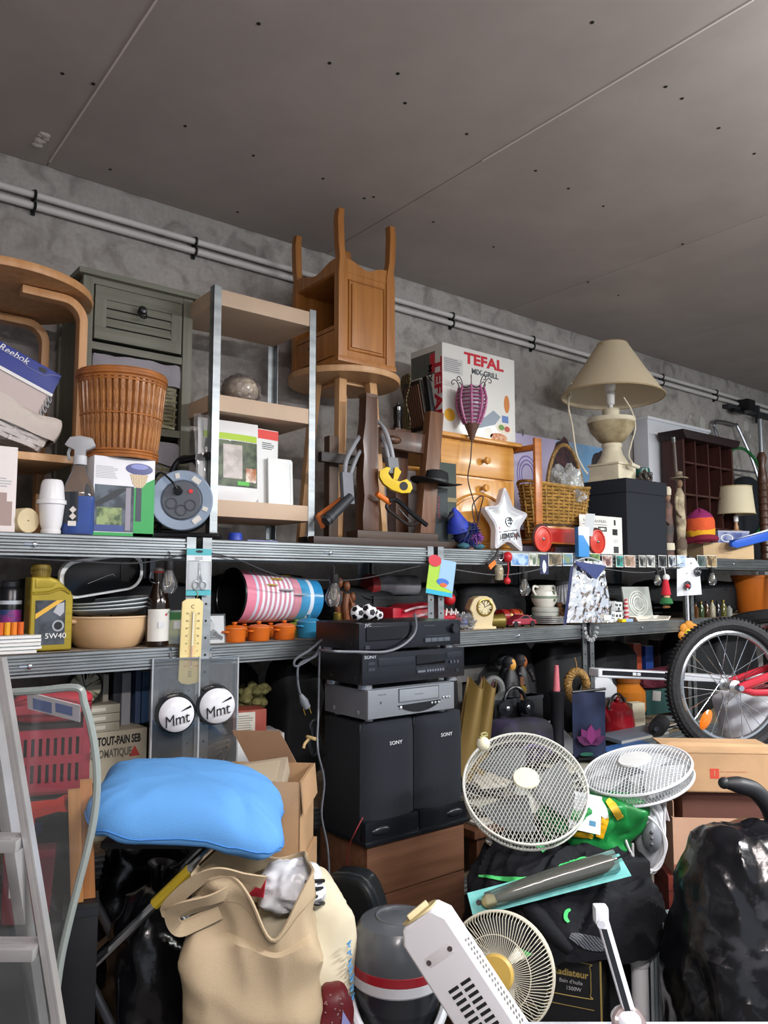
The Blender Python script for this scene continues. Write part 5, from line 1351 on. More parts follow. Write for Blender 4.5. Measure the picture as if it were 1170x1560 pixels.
# beige bowl, plates, black dish
p=on(165,2.52)
bwl=thing('beige_bowl','large beige earthenware bowl under the pile of dishes','bowl',p)
hbw=0.095;Rb_=0.128
part('bowl_shell',MB().lathe([(0,0.0),(Rb_*0.72,0.0),(Rb_*0.82,0.012),(Rb_*0.97,0.055),(Rb_,hbw),(Rb_-0.005,hbw),(Rb_*0.92,0.055),(Rb_*0.75,0.014),(0,0.01)],44),M('c4a37c',0.5,var=0.12,vs=5),bwl)
part('bowl_lip',MB().torus(Rb_-0.001,0.004,44,6,T(0,0,hbw)),M('cdb08c',0.5),bwl)
part('lug',MB().sphere((-Rb_*0.9,-0.04,hbw-0.012),0.018,1.4,0.8,0.5,12,8),M('c4a37c',0.5),bwl)
for k in range(3):
    pt=thing('grey_dish',('lowest','middle','topmost')[k]+' shallow grey dish of the three stacked on the beige bowl','dish',(p.x-0.002+0.006*k,2.52,ZM+hbw+0.005+0.012*k),rot=(0,radians(-3-1.2*k),0),group='grey dishes on the beige bowl')
    part('dish_shell',MB().lathe([(0,0.004),(0.09,0.004),(0.122,0.018),(0.128,0.021),(0.128,0.024),(0.118,0.02),(0.088,0.007),(0,0.007)],44),M('9aa3a4',0.35),pt)
    part('dish_rim',MB().torus(0.1275,0.002,44,5,T(0,0,0.0235)),M('c4cccd',0.3),pt)
zb_=ZM+hbw+0.068
bd=thing('black_dish','glossy black oval dish with a white rim standing on the grey dishes','dish',Vector((X(163,2.47,905),2.505,zb_+0.004)),rot=(radians(18),radians(-9),0))
def rrp(hx,hz,r):return[(x,z)for x,z in rr_path(hx,hz,r,8)]
wd=0.128
part('white_rim',MB().prism([(x,z+0.062)for x,z in rrp(wd+0.004,0.064,0.052)],0,0.022),M('dfe1e1',0.4),bd,bevel=0.004)
part('black_front',MB().prism([(x,z+0.062)for x,z in rrp(wd-0.008,0.053,0.046)],-0.006,0.004),M('0c0d10',0.22),bd,bevel=0.003)
part('side_slot',MB().prism([(x+0.082,z+0.066)for x,z in rrp(0.028,0.036,0.012)],-0.009,0.0),M('050506',0.15),bd)
part('seam',MB().tube([(-0.05,-0.0065,0.045),(0.015,-0.0065,0.062),(0.03,-0.0065,0.064),(0.036,-0.0065,0.056)],0.0008,4),M('8a8c90',0.3),bd)
# swing-top bottle
p=on(240,2.42)
hbt=Z(240,864,2.42)-ZM
sw=thing('swing_top_bottle','brown glass swing-top bottle with a white label','bottle',p)
part('glass_body',MB().lathe([(0,0),(0.034,0),(0.0365,0.005),(0.0365,hbt*0.5),(0.031,hbt*0.63),(0.017,hbt*0.78),(0.0145,hbt*0.86),(0.016,hbt*0.89),(0.016,hbt*0.93),(0,hbt*0.93)],32),M('1e110a',0.08,coat=0.6),sw)
part('label',MB().lathe([(0.037,hbt*0.07),(0.037,hbt*0.47)],24,None,a0=radians(195),a1=radians(330)),M('d0cfc8',0.6),sw)
part('label_flower',MB().sphere((0.014,-0.0355,hbt*0.4),0.004,1,0.3,1,8,6),M('b03a4a',0.5),sw)
part('label_leaf',MB().tube(smooth_path([(0.016,-0.0355,hbt*0.41),(0.024,-0.031,hbt*0.43),(0.03,-0.024,hbt*0.46)]),0.002,5),M('8aa07a',0.5),sw)
part('label_box',MB().box(-0.012,0.006,-0.0385,-0.0365,hbt*0.24,hbt*0.31),M('c3c6c8',0.6),sw)
part('stopper',MB().lathe([(0.013,hbt*0.93),(0.016,hbt*0.95),(0.014,hbt*0.98),(0.006,hbt),(0,hbt)],18),M('5a5252',0.4),sw);part('seal',MB().torus(0.0145,0.003,18,6,T(0,0,hbt*0.935)),M('8a2a24',0.5),sw)
part('wire_bail',MB().tube(smooth_path([(-0.016,0,hbt*0.97),(-0.026,0,hbt*0.93),(-0.03,-0.002,hbt*0.84),(-0.018,-0.014,hbt*0.8),(0.018,-0.014,hbt*0.8),(0.03,-0.002,hbt*0.84),(0.026,0,hbt*0.93),(0.016,0,hbt*0.97)]),0.0016,5),CHROME,sw)
# small printed boxes and photo card
p=on(268,2.5)
t=carton('pastel_box','small pastel printed box between the bottle and the thermometer',0.1,0.06,0.11,M('7d8a9c',0.5,c2='b9c2a0',vs=18),p)
patch(t,-0.045,0.045,0.08,0.105,M('3f7a44',0.5),-0.0302);patch(t,-0.02,0.02,0.05,0.075,WHITE,-0.0302)
p=on(326,2.42)
wph,hph=0.078,Z(326,938,2.42)-ZM
pf=thing('photo_card','black and white photo card of a person in a striped top, in a clear stand','photo',p,rot=(radians(-8),0,radians(-6)))
part('card',MB().box(-wph/2,wph/2,0,0.002,0,hph),M('c5c6c6',0.4),pf)
part('striped_print',MB().prism([(-wph/2+0.002,0.012),(wph/2-0.012,0.012),(0.015,hph*0.4),(0.004,hph*0.5),(-wph/2+0.002,hph*0.5)],-0.0006,0),M('8d8d8d',0.5,c2='161616',vs=50,wave='Z'),pf,smooth=False)
part('head_print',MB().prism(poly_ell(-0.008,hph*0.64,0.013,0.016),-0.0008,0),M('b0b0b0',0.5),pf,smooth=False);part('hair_print',MB().prism(poly_ell(-0.014,hph*0.66,0.016,0.02),-0.0005,0),M('202020',0.5),pf,smooth=False)
part('print_sleeve',MB().prism([(0.004,hph*0.42),(wph/2-0.004,0.02),(wph/2-0.01,0.008),(-0.002,hph*0.3)],-0.0009,0),M('303030',0.5),pf,smooth=False)
part('clear_cover',MB().box(-wph/2-0.004,wph/2+0.004,-0.004,-0.002,0,hph+0.006),clear_film(alpha=0.03,rough=0.05),pf)
part('foot',MB().prism([(0,0),(0.03,0),(0.006,0.04)],-0.01,0.01,T(0,0.002,0,0,0,90)),clear_film(alpha=0.3),pf)
# lying bin with pink stripes
pA,pB=Vector((X(352,2.57,915),2.57,0)),Vector((X(480,2.57,910),2.60,0))
zA=ZM+0.056+0.098;
ax=(pB-pA);L_=ax.length
bn=thing('striped_bin','striped pink and blue picture bin lying on its side, black inside','bin',(pA.x,pA.y,zA),rot=(0,radians(90+3),atan2(ax.y,ax.x)))
R0,R1=0.099,0.082
def rad(t):return R0+(R1-R0)*t
segs=[(0.0,0.13,'d9849a'),(0.13,0.16,'c9d4e4'),(0.16,0.20,'d9849a'),(0.20,0.62,None),(0.62,0.70,'d896a4'),(0.70,0.82,'4a9ac8'),(0.82,0.87,'d0dce8'),(0.87,1.0,'2f86bc')]
def band(a,b,m,nm):
    part(nm,MB().lathe([(rad(a),L_*a),(rad(b),L_*b)],40),m,bn)
for a,b,c in segs:
    if c:band(a,b,M(c,0.22),'printed_band')
for k in range(14):
    a=0.20+0.42*k/14;band(a,a+0.03,M('c98a9c' if k%2 else 'e3e6ee',0.22),'stripe_band')
part('inner_wall',MB().lathe([(rad(0)-0.004,0.0),(rad(0.95)-0.004,L_*0.95),(0,L_*0.95)],40),M('0b0c0f',0.3),bn)
part('black_rim',MB().torus(R0,0.005,48,8),M('101215',0.25),bn)
part('bottom',MB().lathe([(0,L_),(R1,L_)],40),M('2f86bc',0.3),bn)
for ang,t_,c,sc_ in((40,0.42,'d8b93a',0.03),(70,0.5,'d8dce6',0.035),(60,0.33,'e0c04a',0.026),(-30,0.5,'5a86c0',0.03),(10,0.62,'d8b93a',0.022),(80,0.66,'e6e6ea',0.025)):
    aa=radians(180+ang)
    part('cartoon_patch',MB().sphere((rad(t_)*cos(aa)*0.995,rad(t_)*sin(aa)*0.995,L_*t_),sc_,0.14,0.8,1,12,8,m=None),M(c,0.25),bn)
# little cast-iron style casseroles
def casserole(name,label,u,Y,c,r=0.036,h=0.05,lidk=True,group=None):
    t=thing(name,label,'pot',on(u,Y,ZM,965),0.3,group);m=M(c,0.4)
    part('pot_body',MB().lathe([(0,0),(r*0.88,0),(r*0.95,0.004),(r,h*0.72),(r*1.02,h*0.74),(0,h*0.74)],28),m,t)
    l=part('lid',MB().lathe([(r*1.04,h*0.75),(r*1.03,h*0.8),(r*0.7,h*0.92),(0.008,h*0.96),(0,h*0.96)],28),m,t)
    part('knob',MB().lathe([(0.004,h*0.95),(0.009,h*1.05),(0.009,h*1.12),(0,h*1.14)],14),m,l)
    for s in(-1,1):part('lug',MB().tube(smooth_path([(s*r*0.98,-0.012,h*0.58),(s*(r+0.011),-0.008,h*0.6),(s*(r+0.011),0.008,h*0.6),(s*r*0.98,0.012,h*0.58)]),0.0035,6),m,t)
    return t
for u,lab in((357,'small orange lidded pot next to the photo card'),(394,'small orange lidded pot between two other orange pots'),(433,'small orange lidded pot next to the blue pot')):
    casserole('mini_casserole',lab,u,2.43,'c8641c',0.039,0.06,True,'small lidded pots on the middle shelf')
casserole('mini_casserole','small blue lidded pot touching the cassette deck',470,2.45,'2f7fa6',0.044,0.075,True,'small lidded pots on the middle shelf')
casserole('mini_casserole','small lime lidded pot behind the orange and blue pots',452,2.545,'93a83a',0.036,0.055,True,'small lidded pots on the middle shelf')
for u,lab in((372,'small orange lidded pot in the second row, under the bin mouth'),(412,'small orange lidded pot in the second row, under the striped bin')):
    casserole('mini_casserole',lab,u,2.56,'c8641c',0.036,0.047,True,'small lidded pots on the middle shelf')

# ---------------------------------------------------------------- things hung on the front of the racks
yh=2.352
def hang(u0,u1,v0,v1,Y=yh):
    c=at((u0+u1)/2,(v0+v1)/2,Y);k=pxm((u0+u1)/2,(v0+v1)/2,Y)
    w=X(u1,Y,(v0+v1)/2)-X(u0,Y,(v0+v1)/2)
    return c,w,(v1-v0)*k
c,w,h=hang(285,322,836,907)
sp_=thing('scissors_pack','nail scissors in a teal and white hanging pack','packet',c,radians(-3))
part('backing_card',MB().box(-w/2,w/2,0.003,0.005,-h/2,h/2),M('cfd3d6',0.5),sp_)
patch(sp_,-w/2,w/2,h*0.36,h/2,M('4aa6ae',0.5),0.0028);patch(sp_,-w/2,w/2,-h/2,-h*0.38,M('4aa6ae',0.5),0.0028)
patch(sp_,-w*0.16,w*0.14,h*0.26,h*0.33,LGREY,0.0028)
part('hang_hole',MB().lathe([(0,0),(0.008,0)],14,T(0,0.0018,h*0.44,90)@Matrix.Diagonal((1.6,0.6,1,1))),BLACK,sp_,smooth=False)
part('scissors_blade',MB().tube([(-0.001,-0.001,h*0.2),(0.0,-0.002,-h*0.05),(-0.006,-0.002,-h*0.2)],[0.0014,0.003,0.0025],6).tube([(0.001,-0.001,h*0.2),(0.002,-0.002,-h*0.05),(0.008,-0.002,-h*0.2)],[0.0014,0.003,0.0025],6),STEEL,sp_)
for s in(-1,1):part('finger_ring',MB().torus(0.010,0.0022,20,6,T(s*0.0125,-0.002,-h*0.28,90)@Matrix.Diagonal((1,1.35,1,1))),STEEL,sp_)
part('blister',MB().box(-w*0.45,w*0.45,-0.006,0.002,-h*0.38,h*0.25),clear_film(alpha=0.1,rough=0.05),sp_,bevel=0.003)
c,w,h=hang(275.5,307,912,1040)
th=thing('wall_thermometer','cream plastic wall thermometer hanging on the rack post','thermometer',c,rot=(0,radians(1.5),radians(-4)))
part('backplate',MB().prism([(-w/2,-h/2+0.01),(-w*0.35,-h/2),(0,-h/2-0.004),(w*0.35,-h/2),(w/2,-h/2+0.01),(w/2,h/2-0.012),(w*0.3,h/2),(-w*0.3,h/2-0.002),(-w/2,h/2-0.012)],0,0.008),M('d6c489',0.4),th,bevel=0.002)
part('glass_tube',MB().cyl((0.002,-0.004,-h*0.32),(0.002,-0.004,h*0.34),0.0028,n=8),M('e4e0d2',0.1),th)
part('tube_back',MB().box(-0.004,0.008,-0.0012,0,-h*0.34,h*0.36),M('c9b87a',0.5),th)
part('alcohol_column',MB().cyl((0.002,-0.0062,-h*0.3),(0.002,-0.0062,-h*0.06),0.0012,n=6),M('c05a4a',0.4),th)
mb=MB();mr_=MB()
for k in range(34):
    z=-h*0.3+h*0.62*k/33;L2=0.006 if k%4==0 else 0.003
    (mr_ if k<14 else mb).box(-0.006-L2,-0.006,-0.0008,0,z-0.0005,z+0.0005).box(0.010,0.010+L2,-0.0008,0,z-0.0005,z+0.0005)
part('scale_marks',mb,M('3a3426',0.5),th,stuff=True);part('red_scale_marks',mr_,M('c0604a',0.5),th,stuff=True)
for i,s_ in enumerate(('20','10','0','10','20','30','40','50')):
    z=-h*0.3+h*0.62*i/7
    for sx in(-0.017,0.021):text(s_,0.0085,M('b9644a',0.5)if i<3 else M('3a3426',0.5),th,(sx,-0.0004,z),ext=0.0003)
text('C',0.017,BLACK,th,(0.0,-0.0004,h*0.40))
part('vent_slot',MB().box(-0.006,0.006,-0.0008,0,-h*0.365,-h*0.36).box(-0.006,0.006,-0.0008,0,-h*0.385,-h*0.38).box(-0.006,0.006,-0.0008,0,-h*0.405,-h*0.40).box(-0.006,0.006,-0.0008,0,-h*0.425,-h*0.42),BLACK,th)
part('hanging_string',MB().tube(smooth_path([(0.012,0.004,h/2),(0.016,0.0,h/2+0.014),(0.008,0.004,h/2+0.03),(0.004,0.008,h/2+0.05)]),0.0012,5),M('a89b5a',0.8),th)
# badge holders
for i,(u,v,ul,ur)in enumerate(((267,1086,236,300),(328,1073,302,360))):
    Y=2.335
    c=at(u,v,Y);k=pxm(u,v,Y)
    t=thing('badge_holder',['clear acrylic holder with a round white badge, nearer the crate','clear acrylic holder with a round white badge, nearer the open carton'][i],'display holder',c,radians(-16),'badge holders under the middle shelf')
    hx0,hx1=-(u-ul)*k*1.1,(ur-u)*k*1.1
    ztop2=(v-1004)*k;zbot=(v-1166)*k
    part('acrylic_front',MB().box(hx0,hx1,0.012,0.015,zbot,ztop2),clear_film('dfe6ea',0.03,0.04),t)
    part('acrylic_back',MB().box(hx0,hx1,0.045,0.048,zbot,ztop2),clear_film('dfe6ea',0.03,0.04),t)
    for x in(hx0,hx1):part('edge_strip',MB().box(x-0.0025,x+0.0025,0.010,0.048,zbot,ztop2),clear_film('e8eef2',0.4,0.04),t)
    part('acrylic_foot',MB().box(hx0,hx1,0.012,0.048,zbot,zbot+0.004),clear_film('e8eef2',0.4,0.04),t)
    part('hook',MB().tube(smooth_path([(hx0*0.2,0.03,ztop2),(hx0*0.2,0.036,ztop2+0.02),(hx0*0.2,0.034,ztop2+0.03)]),0.003,6).box(hx0,hx1,0.012,0.048,ztop2-0.003,ztop2),CHROME,t)
    rB=29*k
    bd_=part('badge_back',MB().lathe([(0,-0.0),(rB*1.0,0.0),(rB*1.06,0.012),(rB*0.95,0.04),(0,0.04)],40,T(0 if i==0 else-0.006,0.008,0,90)),M('0b0c0e',0.2),t)
    part('white_dome',MB().lathe([(0,0.018),(rB*0.4,0.016),(rB*0.75,0.010),(rB*0.93,0.0),(rB*0.93,-0.004)],40,T(0,-0.030,0,90)),M('dcdee2',0.12,coat=0.4),bd_)
    text('Mmt',rB*0.8,BLACK,bd_,(-0.03*rB,-0.0485,-rB*0.25),(90,-12,0),shear=0.2,ext=0.001,sx=0.85)
    part('wine_glass_mark',MB().tube([(0.2*rB,-0.047,0.18*rB),(0.7*rB,-0.046,0.42*rB)],[0.001,0.004],6),BLACK,bd_)
# bulbs on hooks
def bulb(label,u,v0,v1,Y=2.36,clear=True):
    c=at(u,v0,Y);k=pxm(u,v0,Y);h=(v1-v0)*k
    t=thing('hanging_bulb',label,'light bulb',c,0,'clear bulbs strung along the racks')
    r=h*0.24
    part('glass',MB().lathe([(0,-h),(r*0.6,-h*0.97),(r,-h*0.80),(r*0.95,-h*0.68),(r*0.5,-h*0.42),(r*0.45,-h*0.34)],20),clear_film('dfe3e6',0.07,0.04),t)
    part('cap',MB().lathe([(r*0.5,-h*0.36),(r*0.55,-h*0.3),(r*0.55,-h*0.12),(0,-h*0.1)],16),M('2a2a2a',0.35,0.5),t)
    part('filament',MB().tube(smooth_path([(-r*0.3,0,-h*0.5),(-r*0.2,0,-h*0.75),(r*0.2,0,-h*0.75),(r*0.3,0,-h*0.5)]),0.001,4),M('b0a070',0.4),t)
    part('hook',MB().tube(smooth_path([(0,0,-h*0.12),(0,0.0,-0.004),(0.004,0.006,0.012),(0,0.012,0.016)]),0.002,5),DGREY,t)
for a in(('clear bulb hanging beside the swing-top bottle',258,848,905),('clear bulb hanging at the end of the striped bin',509,868,925),('clear bulb hanging above the white two-handled jar',798,868,908),('clear bulb hanging beside the felt gnome',1001,866,892),('clear bulb hanging between the white card and the orange planter',1084,862,892)):
    bulb(*a)
# wires they hang from
cable('hanging_wire','thin black wire strung below the upper shelf from the left end to the post',[at(u,v,2.362)for u,v in((-10,848),(120,855),(200,858),(250,852),(300,838))],0.0022,M('3a3c40',0.5),'wire')
cable('hanging_wire','thin black wire strung below the upper shelf above the striped bin',[at(u,v,2.362)for u,v in((300,838),(360,852),(430,878),(510,884),(560,880),(640,862))],0.0022,M('3a3c40',0.5),'wire')
cable('hanging_wire','thin grey wire strung below the upper shelf above the cream clock',[at(u,v,2.362)for u,v in((660,862),(720,872),(760,876),(800,872),(870,858),(930,868),(990,872),(1040,858))],0.0022,M('5a5c60',0.5),'wire')
# hung blister pack and key-ring cluster
c,w,h=hang(654,690,852,907)
bp=thing('toy_pack','lime and blue toy pack with a red corner hanging from the post','packet',c,rot=(0,radians(9),radians(-8)))
part('card',MB().box(-w/2,w/2,0,0.003,-h/2,h/2),M('9cc23a',0.45),bp)
part('blue_print',MB().prism([(-0.01,h/2),(w/2,h/2),(w/2,-h*0.35),(-w*0.1,-h*0.2)],-0.001,0),M('8fb4d6',0.4),bp,smooth=False);patch(bp,-w/2,w/2,-h/2,-h*0.38,M('2fa6c4',0.4),-0.0004)
part('fish_print',MB().prism(poly_ell(0.01,-h*0.12,0.03,0.014),-0.002,0),M('3a6ab8',0.4),bp,smooth=False);part('fish_print',MB().prism(poly_ell(0.015,-h*0.2,0.018,0.008),-0.0026,0),M('d8632a',0.4),bp,smooth=False)
part('red_corner',MB().lathe([(0,0),(0.032,0)],20,T(-w*0.32,-0.003,h*0.42,90)@Matrix.Diagonal((1,0.75,1,1))),M('c2303e',0.4),bp,smooth=False)
c=at(760,850,2.358)
kr=thing('key_ring_cluster','bunch of small key rings with red bobbles on the shelf edge','key rings',c)
part('red_bobble',MB().sphere((0.055,0,0.005),0.022,1,1,1.1),RED,kr);part('red_bobble',MB().sphere((0.05,0,-0.10),0.016),RED,kr);part('red_cord',MB().tube(smooth_path([(0.055,0,-0.01),(0.06,0,-0.05),(0.05,0,-0.09)]),0.003,5),RED,kr)
part('orange_tab',MB().box(-0.075,-0.03,-0.004,0.004,-0.01,0.012,T(0,0,0,0,-35)),ORANGE,kr);part('black_strap',MB().tube([(0.0,0.0,0.04),(-0.03,-0.005,0.0),(-0.08,-0.005,-0.03)],0.006,6),BLACK,kr)
part('glass_charm',MB().lathe([(0,-0.10),(0.018,-0.095),(0.02,-0.05),(0.012,-0.03),(0,-0.03)],16,T(0.0,0,0)),M('b0a890',0.1,alpha=0.6),kr);part('gold_charm',MB().sphere((0.0,-0.004,-0.07),0.012,1,1,1.6),BRASS,kr)
part('ring',MB().torus(0.02,0.002,20,5,T(0.01,0,0.01,90)),CHROME,kr)
# postcards clipped along the beam
pcs=[(778,806,'4a78b0','a8c0d8'),(806,818,'c8c8c0','5a6a58'),(818,833,'8a9a70','3c5440'),(835,856,'8a7a5c','4a4438'),(857,873,'4a86b8','7a8a6a'),(895,914,'7aa050','3a4a38'),(917,933,'d8c0b8','6a4a48'),(938,950,'4aa89c','2a4a48'),(951,968,'c0a090','7a6a58'),(973,984,'a8a8a4','2a2a2a'),(985,998,'d0d0cc','3a3c3e'),(1003,1016,'5a5c60','1c1e22'),(1018,1030,'cfd4dc','2a3440'),(1031,1046,'7a9cc0','c8d4e0'),(1062,1075,'6a7a78','3a4644'),(1076,1092,'b8a078','5a4a38')]
labs=['blue seaside postcard by the key rings','white and green postcard beside the seaside card','green meadow postcard right of a white one','brown village postcard before the cart wheel','blue harbour postcard by the blue carton','lime green postcard beyond the blue carton','pink portrait postcard under the leaflet','teal postcard under the leaflet','rosy beige postcard with a yellow clip under the charcoal box','grey statue postcard under the charcoal box','white oval portrait postcard under the charcoal box','dark grey postcard at the charcoal box corner','white postcard with a dark figure below the painted figure','light blue postcard next to the white card pack','grey green postcard beyond the white card pack','tan postcard at the end of the row below the flat carton']
for(u0,u1,c1,c2),lab in zip(pcs,labs):
    Y=2.3635
    zt_,zb2=Z((u0+u1)/2,843 if u0<900 else 846,Y),Z((u0+u1)/2,862 if u0<900 else 864,Y)
    xa_,xb_=X(u0,Y,852),X(u1,Y,852)
    t=thing('postcard',lab,'postcard',((xa_+xb_)/2,Y,(zt_+zb2)/2),0,'postcards along the shelf edge')
    w,h=xb_-xa_-0.004,zt_-zb2
    part('card',MB().box(-w/2,w/2,0,0.001,-h/2,h/2),PAPER,t,smooth=False)
    part('picture',MB().box(-w/2+0.003,w/2-0.003,-0.0005,0,-h/2+0.003,h/2-0.003),M(c1,0.35,c2=c2,vs=25),t,smooth=False)
    part('picture_subject',MB().prism(poly_ell(random.uniform(-0.2,0.2)*w,-h*0.1,w*0.22,h*0.3,14,0.3,u0),-0.0009,0),M(c2,0.35),t,smooth=False)
c=at(218+0,0,2);
pk_=at(828,862,2.362)
ts=thing('dark_bookmark','dark blue bookmark with a white figure hanging between postcards','bookmark',at(829,855,2.361))
k=pxm(829,855,2.361)
part('card',MB().box(-0.03,0.03,0,0.001,-0.06,0.03),M('23264a',0.4),ts,smooth=False);part('white_figure',MB().prism(poly_ell(0.0,-0.025,0.014,0.03,14,0.3,3),-0.001,0),M('c8d0e0',0.4),ts,smooth=False)

# ---------------------------------------------------------------- middle shelf, centre and right
p=on(514,2.50)
zg=ZM
sg=thing('gold_tumbler','small gold metal tumbler among the carved figures','cup',p)
part('cup',MB().lathe([(0,0),(0.017,0),(0.0175,0.085),(0.016,0.085),(0.015,0.003),(0,0.003)],22),BRASS,sg);part('rim',MB().torus(0.017,0.0015,22,5,T(0,0,0.085)),BRASS,sg)
for i,(u,hgt,Y,lab)in enumerate(((516,0.225,2.54,'tall slender carved wooden figure beside the gold tumbler'),(527,0.21,2.52,'carved wooden figure with a bent knee beside the soccer toys'),(536,0.16,2.55,'short carved wooden figure at the rack post'))):
    t=thing('carved_wooden_figure',lab,'statue',on(u,Y),0.3*i,'carved wooden figures on the middle shelf');f=hgt/0.24;m=wood('7a4626','54301a',2,'X',0.5,(5,5,1))
    part('body',MB().tube(smooth_path([(0,0,0),(0.004,0,0.06*f),(-0.006,0,0.12*f),(0.004,0,0.18*f)]),0.014,10),m,t);part('head',MB().sphere((0.004,0,0.215*f),0.014,1,1,1.5),m,t)
    part('arm',MB().tube(smooth_path([(0.006,-0.01,0.17*f),(0.022,-0.014,0.13*f),(0.006,-0.02,0.09*f)]),0.005,6),m,t);part('base',MB().lathe([(0,0),(0.02,0),(0.02,0.012),(0,0.012)],16),m,t)
# soccer ball toys on the cassette deck (deck top)
YS=2.05;zdk=Z(600,946,YS)
def soccer(u,r,lab,Y=2.14):
    o=Vector((X(u,Y,940),Y,zdk+r+0.001));t=thing('soccer_ball_toy',lab,'ball',o,0.4,'soccer ball toys on the cassette deck')
    part('white_ball',MB().sphere((0,0,0),r,1,1,1,20,12),M('d6d8dc',0.35),t)
    mb=MB();ph=(1+5**0.5)/2
    for a in((0,1,ph),(0,-1,ph),(0,1,-ph),(0,-1,-ph),(1,ph,0),(-1,ph,0),(1,-ph,0),(-1,-ph,0),(ph,0,1),(ph,0,-1),(-ph,0,1),(-ph,0,-1)):
        d=Vector(a).normalized();mm=Matrix.Translation(d*r*0.93)@d.to_track_quat('Z','Y').to_matrix().to_4x4()
        mb.lathe([(r*0.42,0.0),(r*0.36,r*0.075),(0,r*0.09)],5,mm)
    part('black_patches',mb,BLACK,t)
soccer(545,0.026,'black and white soccer ball toy near the gold tumbler');soccer(562,0.028,'black and white soccer ball toy in the middle of its group',2.12);soccer(576,0.018,'small black and white soccer ball toy beside the red bag',2.10)
# red bag
p=on(640,2.55)
rbg=thing('red_bag','red sports bag with white stripes lying on the middle shelf','bag',p,0)
xl,xr_=X(592,2.50,920)-p.x,X(693,2.50,920)-p.x
def wedge(s,t):
    a=2*pi*s;u_=t
    hh_=(0.15*sin(pi*min(1,0.25+0.7*u_))**0.7)*(0.62+0.25*u_)
    y=0.10*cos(a);z=0.5*hh_*(1+sin(a));e=0.02*nz((s*4,t*4,0),2)
    return(xl+(xr_-xl)*u_+e,math.copysign(abs(y/0.1)**0.6,y)*0.09,max(0.0,z+0.02*u_+e))
part('bag_body',MB().grid(wedge,32,20,cu=True),M('a81a2c',0.45),rbg)
part('bag_end',MB().box(xl-0.005,xl+0.04,-0.085,0.085,0.004,0.10),M('a81a2c',0.4),rbg,bevel=0.01)
part('white_stripe',MB().tube(smooth_path([(xl+0.05,-0.092,0.085),(xl+0.12,-0.094,0.10),(xl+0.25,-0.094,0.105)]),0.005,6).tube(smooth_path([(xl+0.05,-0.094,0.03),(xl+0.12,-0.096,0.065),(xl+0.25,-0.096,0.075)]),0.006,6).tube(smooth_path([(xl+0.06,-0.095,0.01),(xl+0.14,-0.097,0.035),(xl+0.25,-0.097,0.05)]),0.006,6),M('d8b8bc',0.5),rbg)
scribble(rbg,xr_-0.10,xr_-0.02,0.078,0.03,WHITE,-0.10,3,2,0.004);scribble(rbg,xl+0.01,xl+0.03,0.04,0.012,M('e0a0a8',0.5),-0.0862,3,3)
part('end_ball',MB().sphere((xr_-0.005,-0.02,0.13),0.028),RED,rbg)
tr_=thing('film_roll','roll of clear plastic film with a red end behind the red bag','roll',on(595,2.68)+Vector((0,0,0.145)),radians(0))
part('rolled_film',MB().cyl((-0.09,0,0.045),(0.14,0,0.045),0.045,n=24),M('7a7c80',0.2,var=0.3,vs=12),tr_);part('red_end',MB().cyl((-0.13,0,0.045),(-0.09,0,0.045),0.048,n=24),M('8a2c2c',0.4),tr_)
bx2=carton('black_carton','plain black carton carrying the film roll behind the red bag',0.28,0.12,0.144,M('101216',0.6),on(595,2.68))
# cream owl clock
p=on(732,2.44)
hcl=Z(732,908,2.44)-ZM
ck_=thing('mantel_clock','cream ceramic mantel clock with a small brass-rimmed dial','clock',p,radians(-20))
CER=M('cbb990',0.35,var=0.08)
w_=0.062
part('case',MB().prism([(-w_*0.8,0),(w_*0.8,0),(w_*0.7,0.02),(w_*0.86,hcl*0.5),(w_*1.05,hcl*0.6),(w_*0.95,hcl*0.72),(w_*0.7,hcl*0.92),(w_*0.3,hcl),(-w_*0.3,hcl),(-w_*0.7,hcl*0.92),(-w_*0.95,hcl*0.72),(-w_*1.05,hcl*0.6),(-w_*0.86,hcl*0.5),(-w_*0.7,0.02)],-0.03,0.03),CER,ck_,bevel=0.008,seg=3)
part('plinth',MB().box(-w_*0.95,w_*0.95,-0.036,0.036,0,0.012),CER,ck_,bevel=0.004)
dl=part('dial',MB().lathe([(0,0.034),(0.034,0.034)],28,T(0.006,0,hcl*0.66,90)),M('c9bd96',0.4),ck_);part('brass_bezel',MB().torus(0.035,0.004,32,8,T(0.006,-0.034,hcl*0.66,90)),BRASS,dl)
part('hand',MB().tube([(0.006,-0.036,hcl*0.66),(0.022,-0.036,hcl*0.66+0.01)],0.0013,4).tube([(0.006,-0.036,hcl*0.66),(0.0,-0.036,hcl*0.66+0.02)],0.0013,4),BLACK,dl)
mb=MB()
for k in range(12):mb.box(-0.001,0.001,-0.0355,-0.034,0.024,0.03,T(0.006,0,hcl*0.66,0,30*k))
part('hour_marks',mb,BLACK,dl,stuff=True)
cpl=thing('plastic_bag_scrap','crumpled clear bag with a blue cap inside, beside the cream clock','plastic bag',on(706,2.46)+Vector((0,0,0.03)))
part('film',crumple(0.045,0.75,0.4,2.5,21,40,26),clear_film('cfd4d8',0.2,0.08),cpl);part('blue_cap_inside',MB().cyl((-0.012,0,0.0),(0.012,0,0.0),0.014,n=14),M('2a4ab0',0.4),cpl)
ol=thing('olive_tumbler','olive metal tumbler lying on its side beside the cream clock','cup',on(752,2.43)+Vector((0,0,0.032)),rot=(0,radians(90),radians(-20)))
part('cup_shell',MB().lathe([(0,-0.045),(0.022,-0.045),(0.024,-0.04),(0.032,0.045),(0.030,0.045),(0.022,-0.038),(0,-0.038)],26),M('6f6128',0.4,0.4),ol);part('rolled_rim',MB().torus(0.0315,0.002,26,6,T(0,0,0.045)),M('8a7a38',0.3,0.5),ol)
